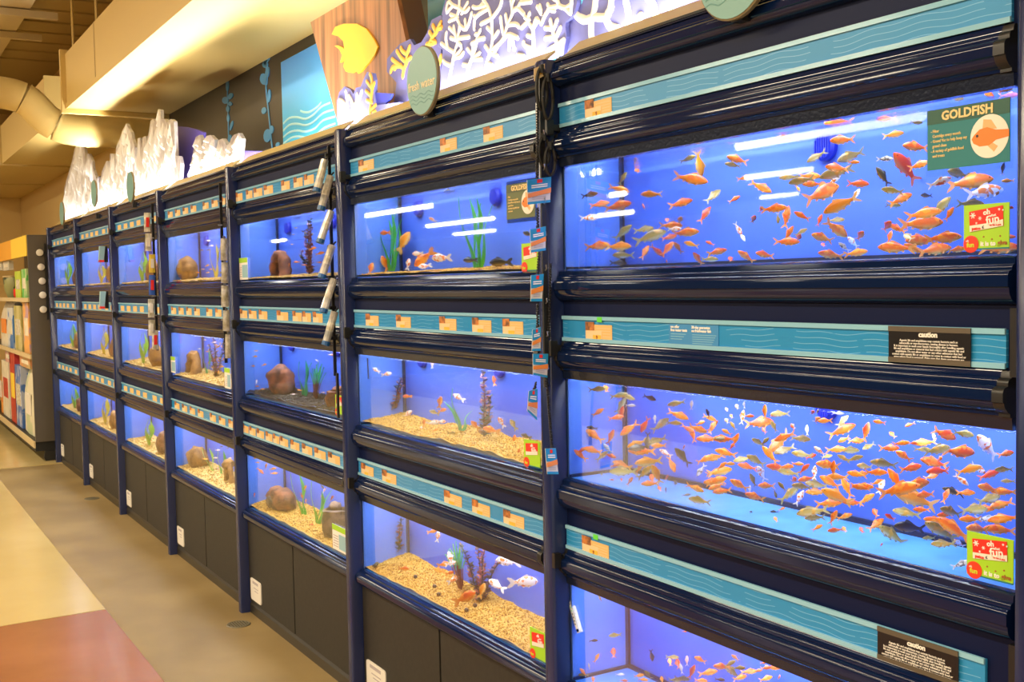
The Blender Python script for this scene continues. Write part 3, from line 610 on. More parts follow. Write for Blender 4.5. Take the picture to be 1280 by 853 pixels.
(1,2,'G',0.0326,0.0575,0.3473,1.0562,-0.962,0.187,0.199,0.227,0.139,0.964,'olive goldfish facing left, midwater at right half of middle tank, third from left'),
(1,2,'W',0.031,0.1449,0.1906,1.0647,0.817,-0.261,-0.515,0.502,-0.12,0.857,'piebald goldfish facing right, midwater at right end of middle tank, rightmost'),
(1,2,'G',0.028,0.0253,0.0609,1.0933,-0.876,0.482,0.021,-0.062,-0.157,0.986,'olive goldfish facing left, high at right end of middle tank'),
(1,2,'O',0.0309,0.118,0.194,1.0278,0.851,-0.526,-0.019,0.2,0.29,0.936,'orange goldfish facing right, midwater at right end of middle tank, third from left'),
(1,2,'O',0.0345,0.1447,0.4197,0.9782,0.482,-0.629,0.61,-0.113,0.646,0.755,'orange goldfish facing right, low at right half of middle tank, fourth from left'),
(1,2,'S',0.0291,0.0239,0.1317,0.9389,0.817,-0.478,0.324,0.059,0.627,0.777,'silvery goldfish facing right, low at right end of middle tank, leftmost'),
(1,1,'O',0.0309,0.0538,0.2975,1.6338,-0.628,0.778,-0.0,0.048,0.039,0.998,'orange goldfish facing left, high at right half of top tank, fourth from left'),
(1,1,'O',0.0292,0.1049,0.1479,1.6554,0.833,-0.212,-0.511,0.28,-0.634,0.72,'orange goldfish facing right, high at right end of top tank, leftmost'),
(1,1,'G',0.0299,0.1022,0.2003,1.6558,0.991,-0.124,-0.039,-0.022,-0.46,0.888,'olive goldfish facing right, high at right end of top tank, rightmost'),
(1,1,'O',0.0283,0.0905,0.1004,1.6435,0.668,-0.744,-0.003,0.087,0.074,0.993,'orange goldfish facing right, high at right end of top tank, rightmost'),
(1,1,'O',0.0322,0.1217,0.3325,1.4583,-0.547,0.686,0.48,0.462,-0.231,0.856,'orange goldfish facing left, low at right half of top tank, third from left'),
(1,1,'O',0.0306,0.124,0.2163,1.4182,0.887,-0.437,0.15,-0.14,0.054,0.989,'orange goldfish facing right, low at right end of top tank, fourth from left'),
(1,2,'G',0.0404,0.0284,1.085,1.1354,0.756,-0.65,0.076,-0.196,-0.114,0.974,'olive goldfish facing right, high at left end of middle tank, leftmost'),
(1,2,'G',0.0397,0.0461,1.0276,1.1244,0.842,-0.517,0.155,-0.201,-0.034,0.979,'olive goldfish facing right, high at left end of middle tank, second from left'),
(1,2,'G',0.0419,0.1279,1.1316,1.0874,0.456,-0.244,0.856,-0.586,0.641,0.495,'olive goldfish facing up, high at left end of middle tank'),
(1,2,'R',0.0405,0.1199,1.0325,1.0519,-0.231,0.433,-0.872,-0.746,0.497,0.444,'vermilion goldfish facing down, midwater at left end of middle tank'),
(1,2,'K',0.0378,0.0247,0.8996,1.0399,-0.295,-0.301,-0.907,-0.79,0.61,0.055,'dark goldfish facing down, midwater at left half of middle tank'),
(1,2,'O',0.0394,0.1255,0.9452,0.9733,0.05,-0.504,-0.862,0.673,-0.62,0.402,'orange goldfish facing down, low at left end of middle tank'),
(1,2,'O',0.0386,0.0517,0.9295,0.9411,-0.918,0.395,0.026,0.157,0.303,0.94,'orange goldfish facing left, low at left half of middle tank, leftmost'),
(1,2,'O',0.0357,0.0403,0.7362,1.0196,0.894,-0.323,0.31,-0.225,0.274,0.935,'orange goldfish facing right, midwater at left half of middle tank, third from left'),
(1,2,'O',0.0368,0.1027,0.7785,0.9814,0.841,-0.485,0.239,-0.099,0.297,0.95,'orange goldfish facing right, low at left half of middle tank, rightmost'),
(1,1,'G',0.0348,0.0605,0.8022,1.622,0.626,-0.709,0.324,-0.478,-0.02,0.878,'olive goldfish facing right, high at left half of top tank'),
(1,1,'K',0.0384,0.0234,1.0961,1.5715,0.584,-0.795,0.163,-0.319,-0.041,0.947,'dark goldfish facing right, high at left end of top tank'),
(1,1,'R',0.0355,0.0512,0.8532,1.4661,0.961,-0.18,0.209,-0.14,0.333,0.932,'vermilion goldfish facing right, low at left half of top tank'),
(1,1,'R',0.0382,0.1377,1.0029,1.4428,0.672,-0.337,-0.659,0.371,-0.617,0.694,'vermilion goldfish facing right, low at left end of top tank'),
(1,1,'O',0.0374,0.0831,0.9762,1.4396,0.613,0.077,0.787,-0.641,0.63,0.438,'orange goldfish facing up, low at left end of top tank'),
(1,1,'K',0.0403,0.1411,1.152,1.4195,0.887,-0.461,-0.023,-0.03,-0.106,0.994,'dark goldfish facing right, low at left end of top tank'),
(1,1,'O',0.0332,0.0327,0.6903,1.4303,0.949,-0.23,0.215,-0.205,0.066,0.976,'orange goldfish facing right, low at centre of top tank, leftmost'),
(1,1,'O',0.0362,0.1304,0.8569,1.4216,-0.671,0.012,0.741,0.692,-0.35,0.632,'orange goldfish facing up, low at left half of top tank, rightmost'),
(1,1,'G',0.0348,0.0903,0.7727,1.4182,0.644,-0.765,-0.001,0.042,0.034,0.999,'olive goldfish facing right, low at left half of top tank, rightmost'),
(1,1,'G',0.0345,0.1271,0.7435,1.6062,-0.893,0.404,0.198,-0.018,-0.472,0.882,'olive goldfish facing left, high at left half of top tank'),
(1,1,'O',0.0314,0.0706,0.5331,1.4592,0.431,-0.284,0.857,-0.632,0.582,0.511,'orange goldfish facing up, low at centre of top tank'),
(1,1,'O',0.0307,0.0566,0.4876,1.4882,-0.571,0.661,0.487,0.17,-0.485,0.858,'orange goldfish facing left, midwater at centre of top tank, leftmost'),
(1,1,'G',0.0306,0.1044,0.4512,1.4789,0.857,-0.51,0.068,0.097,0.289,0.952,'olive goldfish facing right, low at right half of top tank'),
(1,1,'W',0.0303,0.1155,0.4235,1.4387,-0.78,0.044,0.624,0.567,-0.374,0.734,'piebald goldfish facing left, low at right half of top tank'),
(1,2,'G',0.0342,0.1424,0.6922,1.0496,-0.826,0.234,0.513,0.347,-0.506,0.789,'olive goldfish facing left, midwater at centre of middle tank, third from left'),
(1,2,'O',0.0309,0.0372,0.509,1.0359,0.982,-0.183,-0.037,0.029,-0.047,0.998,'orange goldfish facing right, midwater at centre of middle tank, second from left'),
(1,2,'O',0.0292,0.0253,0.3864,1.0504,-0.032,-0.091,0.995,-0.674,0.737,0.046,'orange goldfish facing up, midwater at right half of middle tank, leftmost'),
(1,2,'O',0.0294,0.0263,0.4062,1.1308,-0.975,0.218,0.035,0.01,-0.118,0.993,'orange goldfish facing left, high at right half of middle tank, leftmost'),
(1,2,'G',0.0299,0.0741,0.4099,1.1264,0.801,-0.117,0.587,-0.401,0.624,0.671,'olive goldfish facing right, high at right half of middle tank, leftmost'),
(1,2,'G',0.0303,0.1115,0.4163,1.0558,0.566,-0.76,0.319,-0.292,0.177,0.94,'olive goldfish facing right, midwater at right half of middle tank, rightmost'),
(1,2,'O',0.0322,0.1274,0.5488,0.998,-0.816,0.556,-0.157,-0.152,0.056,0.987,'orange goldfish facing left, low at centre of middle tank, fourth from left'),
(1,2,'W',0.0315,0.0832,0.5224,0.9717,0.486,-0.194,0.852,-0.619,0.612,0.492,'piebald goldfish facing up, low at centre of middle tank, rightmost'),
(1,2,'O',0.0345,0.0812,0.7498,0.9588,-0.84,0.438,-0.321,-0.116,0.432,0.894,'orange goldfish facing left, low at left half of middle tank, third from left'),
(1,2,'O',0.0296,0.04,0.4006,0.9617,0.149,-0.415,0.898,-0.459,0.775,0.434,'orange goldfish facing up, low at right half of middle tank, leftmost'),
(1,3,'O',0.0342,0.1215,0.7022,0.5832,0.83,-0.553,0.07,0.286,0.53,0.798,'orange goldfish facing right, midwater at centre of bottom tank, second from left'),
(1,2,'O',0.0384,0.0244,1.152,0.9781,-0.494,0.603,0.627,0.535,-0.357,0.765,'orange goldfish facing left, low at left end of middle tank, leftmost'),
(1,2,'R',0.0381,0.0757,1.1019,1.0213,0.199,-0.349,0.916,-0.66,0.643,0.388,'vermilion goldfish facing up, midwater at left end of middle tank, leftmost'),
(1,2,'G',0.0287,0.1085,0.383,1.0814,-0.955,0.102,-0.277,-0.17,0.578,0.798,'olive goldfish facing left, high at right half of middle tank'),
(1,2,'O',0.0277,0.1018,0.3073,1.0963,0.587,-0.793,0.163,-0.254,0.011,0.967,'orange goldfish facing right, high at right half of middle tank, rightmost'),
(1,2,'G',0.0279,0.1407,0.2958,1.0833,0.707,-0.708,-0.006,-0.042,-0.05,0.998,'olive goldfish facing right, high at right half of middle tank, rightmost'),
(1,2,'O',0.0296,0.1401,0.4276,1.0235,0.992,-0.119,-0.04,0.069,0.257,0.964,'orange goldfish facing right, midwater at right half of middle tank, second from left'),
(1,2,'O',0.0256,0.0245,0.1865,1.0649,0.974,-0.186,0.127,0.013,0.612,0.791,'orange goldfish facing right, midwater at right end of middle tank, second from left'),
(1,2,'W',0.0256,0.064,0.1613,1.059,0.445,-0.655,-0.61,0.289,-0.54,0.791,'piebald goldfish facing right, midwater at right end of middle tank, leftmost'),
(1,2,'W',0.0284,0.1037,0.3513,1.016,0.619,0.094,0.78,-0.501,0.812,0.299,'piebald goldfish facing up, midwater at right half of middle tank, rightmost'),
(1,2,'O',0.0261,0.0728,0.1969,1.0275,0.593,0.026,0.805,-0.453,0.837,0.307,'orange goldfish facing up, midwater at right end of middle tank'),
(1,2,'O',0.0262,0.0438,0.22,1.0052,-0.713,0.701,0.006,0.224,0.22,0.95,'orange goldfish facing left, midwater at right end of middle tank, leftmost'),
(1,2,'W',0.0269,0.1325,0.2185,0.9389,-0.834,0.21,0.511,0.365,-0.485,0.795,'piebald goldfish facing left, low at right end of middle tank'),
(1,2,'O',0.027,0.1205,0.2358,0.9843,-0.9,0.435,0.024,0.03,0.006,1.0,'orange goldfish facing left, low at right end of middle tank, leftmost'),
(1,2,'O',0.029,0.1385,0.4652,0.9396,0.756,-0.567,0.327,-0.076,0.42,0.904,'orange goldfish facing right, low at right half of middle tank, third from left'),
(1,2,'O',0.0275,0.0436,0.3997,0.9389,-0.569,0.806,-0.163,-0.209,0.05,0.977,'orange goldfish facing left, low at right half of middle tank, leftmost'),
(1,1,'S',0.0255,0.0336,0.2829,1.5665,0.675,-0.737,-0.003,0.078,0.067,0.995,'silvery goldfish facing right, high at right half of top tank'),
(1,1,'G',0.0271,0.1312,0.3482,1.4986,0.896,-0.444,-0.024,-0.141,-0.334,0.932,'olive goldfish facing right, midwater at right half of top tank'),
(1,1,'O',0.0227,0.0312,0.0629,1.6423,0.731,-0.599,0.328,-0.106,0.374,0.921,'orange goldfish facing right, high at right end of top tank, second from left'),
(1,1,'O',0.0239,0.0207,0.1508,1.4701,0.408,-0.319,0.856,-0.611,0.601,0.515,'orange goldfish facing up, low at right end of top tank'),
(1,1,'O',0.0349,0.0254,0.2712,1.4583,-0.462,-0.787,0.408,-0.481,0.609,0.63,'orange goldfish seen end-on, low at right half of top tank, rightmost'),
(1,1,'G',0.0345,0.0369,0.2402,1.4395,0.494,0.813,0.308,0.62,-0.578,0.53,'olive goldfish seen end-on, low at right end of top tank'),
(1,1,'Y',0.0316,0.046,0.7776,1.4486,-0.53,0.789,0.311,0.011,-0.36,0.933,'golden goldfish facing left, low at left half of top tank'),
(1,1,'O',0.0292,0.0257,0.5994,1.5645,0.602,-0.782,0.163,-0.011,0.196,0.981,'orange goldfish facing right, high at centre of top tank'),
(1,1,'W',0.0283,0.1184,0.4689,1.551,0.462,-0.648,0.606,-0.624,0.248,0.741,'piebald goldfish facing right, midwater at right half of top tank'),
(1,3,'R',0.0315,0.0202,0.7586,0.5867,0.264,-0.254,0.93,-0.527,0.77,0.36,'vermilion goldfish facing up, midwater at left half of bottom tank'),
(1,3,'K',0.0337,0.0996,0.887,0.5171,0.65,-0.76,-0.001,0.39,0.332,0.859,'dark goldfish facing right, low at left half of bottom tank'),
(1,3,'O',0.0308,0.0699,0.6723,0.5904,0.971,-0.203,0.129,-0.045,0.376,0.926,'orange goldfish facing right, midwater at centre of bottom tank, leftmost'),
(1,3,'O',0.0311,0.1404,0.6537,0.6019,0.752,-0.659,-0.01,0.227,0.246,0.942,'orange goldfish facing right, midwater at centre of bottom tank, rightmost'),
(1,3,'O',0.0295,0.0479,0.5768,0.6218,0.982,-0.146,0.123,-0.071,0.32,0.945,'orange goldfish facing right, high at centre of bottom tank, rightmost'),
(1,2,'G',0.0359,0.0865,1.152,0.9698,0.639,-0.443,0.629,-0.413,0.493,0.766,'olive goldfish facing right, low at left end of middle tank'),
(1,2,'G',0.035,0.1053,1.0742,1.113,0.548,-0.775,-0.315,0.183,-0.256,0.949,'olive goldfish facing right, high at left end of middle tank, rightmost'),
(1,2,'R',0.0346,0.0604,1.0594,1.0711,0.839,-0.522,0.155,-0.097,0.137,0.986,'vermilion goldfish facing right, midwater at left end of middle tank'),
(1,2,'R',0.0353,0.1012,1.0943,1.0744,0.071,-0.247,0.966,-0.727,0.65,0.22,'vermilion goldfish facing up, midwater at left end of middle tank, rightmost'),
(1,2,'K',0.0346,0.1298,1.0258,1.1133,0.921,-0.159,-0.355,0.309,-0.257,0.916,'dark goldfish facing right, high at left end of middle tank'),
(1,2,'G',0.0319,0.0525,0.8451,1.0807,0.581,-0.814,0.004,0.024,0.022,0.999,'olive goldfish facing right, high at left half of middle tank'),
(1,2,'O',0.0318,0.1114,0.8021,1.0904,0.898,-0.252,-0.361,0.409,0.176,0.895,'orange goldfish facing right, high at left half of middle tank, rightmost'),
(1,2,'O',0.0325,0.1449,0.8316,1.0681,0.453,-0.49,0.745,-0.62,0.427,0.658,'orange goldfish facing up, midwater at left half of middle tank, rightmost'),
(1,2,'O',0.0311,0.0386,0.7846,1.0759,0.612,-0.615,-0.497,0.615,-0.025,0.788,'orange goldfish facing right, midwater at left half of middle tank, leftmost'),
(1,2,'O',0.0322,0.098,0.84,1.0525,0.017,0.321,0.947,-0.73,0.651,-0.208,'orange goldfish facing up, midwater at left half of middle tank, leftmost'),
(1,2,'O',0.0335,0.0919,0.9482,1.0174,-0.945,0.326,0.03,0.044,0.036,0.998,'orange goldfish facing left, midwater at left end of middle tank, rightmost'),
(1,2,'R',0.0355,0.1441,1.0843,0.946,0.318,-0.44,0.84,-0.664,0.529,0.529,'vermilion goldfish facing up, low at left end of middle tank'),
(1,2,'S',0.0327,0.1333,0.8574,0.9714,-0.715,0.022,-0.698,-0.555,0.591,0.586,'silvery goldfish facing down, low at left half of middle tank'),
(1,2,'O',0.0293,0.0622,0.7376,1.0819,0.619,0.096,0.779,-0.639,0.638,0.43,'orange goldfish facing up, high at left half of middle tank'),
(1,2,'W',0.0275,0.0236,0.6087,1.118,0.257,0.057,0.965,-0.739,0.655,0.158,'piebald goldfish facing up, high at centre of middle tank, leftmost'),
(1,2,'O',0.0268,0.0241,0.5495,1.134,0.101,0.131,0.986,-0.719,0.695,-0.019,'orange goldfish facing up, high at centre of middle tank'),
(1,2,'G',0.027,0.0476,0.5514,1.1042,-0.557,-0.063,0.828,0.733,-0.505,0.455,'olive goldfish facing up, high at centre of middle tank'),
(1,2,'O',0.0279,0.0333,0.6379,1.0713,0.226,-0.311,0.923,-0.576,0.722,0.384,'orange goldfish facing up, midwater at centre of middle tank, leftmost'),
(1,2,'R',0.0268,0.0779,0.5051,1.0287,0.347,-0.606,0.716,-0.557,0.481,0.677,'vermilion goldfish facing up, midwater at centre of middle tank'),
(1,2,'W',0.0255,0.0235,0.4277,1.0383,0.382,0.294,0.876,-0.685,0.727,0.054,'piebald goldfish facing up, midwater at right half of middle tank, leftmost'),
(1,2,'O',0.0247,0.0252,0.3632,1.1031,-0.938,0.186,-0.291,-0.176,0.469,0.865,'orange goldfish facing left, high at right half of middle tank, second from left'),
(1,2,'G',0.0247,0.0213,0.3598,1.0719,-0.572,0.66,0.487,0.502,-0.187,0.844,'olive goldfish facing left, midwater at right half of middle tank, second from left'),
(1,2,'K',0.0272,0.0208,0.5793,1.0035,-0.058,0.494,0.867,0.747,-0.555,0.366,'dark goldfish facing up, midwater at centre of middle tank'),
(1,1,'G',0.0306,0.0228,0.9714,1.597,0.335,-0.42,0.844,-0.716,0.469,0.517,'olive goldfish facing up, high at left end of top tank'),
(1,1,'W',0.0291,0.0377,0.8187,1.4814,0.573,-0.819,0.004,0.109,0.081,0.991,'piebald goldfish facing right, low at left half of top tank'),
(1,1,'O',0.0309,0.1291,0.92,1.4471,-0.658,0.053,0.751,0.554,-0.641,0.531,'orange goldfish facing up, low at left half of top tank, leftmost'),
(1,1,'W',0.0275,0.0636,0.6596,1.4736,0.401,-0.271,-0.875,0.557,-0.687,0.467,'piebald goldfish facing down, low at centre of top tank'),
(1,1,'G',0.0267,0.1202,0.5518,1.4624,0.564,-0.676,0.474,-0.226,0.426,0.876,'olive goldfish facing right, low at centre of top tank'),
(1,1,'W',0.0255,0.1395,0.4372,1.5234,0.449,-0.256,0.856,-0.591,0.634,0.499,'piebald goldfish facing up, midwater at right half of top tank'),
(1,1,'S',0.024,0.0236,0.3599,1.4279,-0.568,0.509,0.647,0.243,-0.647,0.723,'silvery goldfish facing left, low at right half of top tank'),
(1,1,'O',0.033,0.05,0.348,1.4466,-0.462,-0.787,0.408,-0.55,0.616,0.564,'orange goldfish seen end-on, low at right half of top tank, second from left'),
(1,3,'G',0.0335,0.096,1.1251,0.5491,-0.98,0.195,0.036,0.068,0.157,0.985,'olive goldfish facing left, midwater at left end of bottom tank'),
(1,3,'O',0.0299,0.0851,0.81,0.5839,-0.831,0.218,0.512,0.539,0.091,0.837,'orange goldfish facing left, midwater at left half of bottom tank, leftmost'),
(1,1,'G',0.0221,0.0249,0.2142,1.6152,0.949,-0.313,-0.031,-0.116,-0.44,0.891,'olive goldfish facing right, high at right end of top tank, leftmost'),
(1,1,'K',0.0231,0.0976,0.254,1.5072,-0.978,0.203,0.036,0.088,0.254,0.963,'dark goldfish facing left, midwater at right half of top tank'),
(1,1,'R',0.0237,0.0817,0.314,1.4429,0.44,0.052,0.896,-0.572,0.786,0.236,'vermilion goldfish facing up, low at right half of top tank'),
(1,2,'O',0.0327,0.0708,1.1441,1.0745,0.505,-0.673,0.541,-0.481,0.3,0.823,'orange goldfish facing right, midwater at left end of middle tank'),
(1,2,'W',0.03,0.0713,0.899,1.0095,-0.55,0.682,0.481,0.412,-0.279,0.867,'piebald goldfish facing left, midwater at left half of middle tank'),
(1,2,'O',0.0225,0.0336,0.2952,1.1389,-0.905,0.377,0.198,0.115,-0.232,0.966,'orange goldfish facing left, high at right half of middle tank, third from left'),
(1,2,'G',0.0207,0.0809,0.0927,1.0654,-0.698,0.716,0.005,0.123,0.113,0.986,'olive goldfish facing left, midwater at right end of middle tank, rightmost'),
(1,2,'O',0.0243,0.1386,0.3906,1.0138,0.902,-0.302,0.307,-0.239,0.244,0.94,'orange goldfish facing right, midwater at right half of middle tank, fifth from left'),
(1,2,'R',0.0225,0.0399,0.2793,0.9834,-0.854,0.135,0.502,0.497,-0.075,0.865,'vermilion goldfish facing left, low at right half of middle tank'),
(1,2,'G',0.0227,0.1055,0.2549,0.9441,-0.916,0.401,0.026,-0.006,-0.079,0.997,'olive goldfish facing left, low at right half of middle tank, rightmost'),
(1,2,'W',0.0233,0.0256,0.4186,1.0771,-0.463,0.637,0.616,0.347,-0.51,0.787,'piebald goldfish facing left, midwater at right half of middle tank'),
(1,2,'G',0.0241,0.086,0.4582,1.0563,0.972,-0.197,0.129,-0.007,0.522,0.853,'olive goldfish facing right, midwater at right half of middle tank, leftmost'),
(1,3,'K',0.0279,0.0373,0.912,0.5726,0.208,0.053,-0.977,0.779,-0.613,0.132,'dark goldfish facing down, midwater at left half of bottom tank'),
(1,3,'G',0.0283,0.0965,0.9149,0.5568,0.792,-0.61,-0.013,0.285,0.35,0.892,'olive goldfish facing right, midwater at left half of bottom tank'),
(1,3,'O',0.0267,0.0593,0.7773,0.5545,0.704,-0.71,-0.006,0.381,0.372,0.846,'orange goldfish facing right, midwater at left half of bottom tank, leftmost'),
(1,3,'G',0.0292,0.1444,0.966,0.4808,0.772,-0.636,-0.011,0.108,0.114,0.988,'olive goldfish facing right, low at left end of bottom tank')]
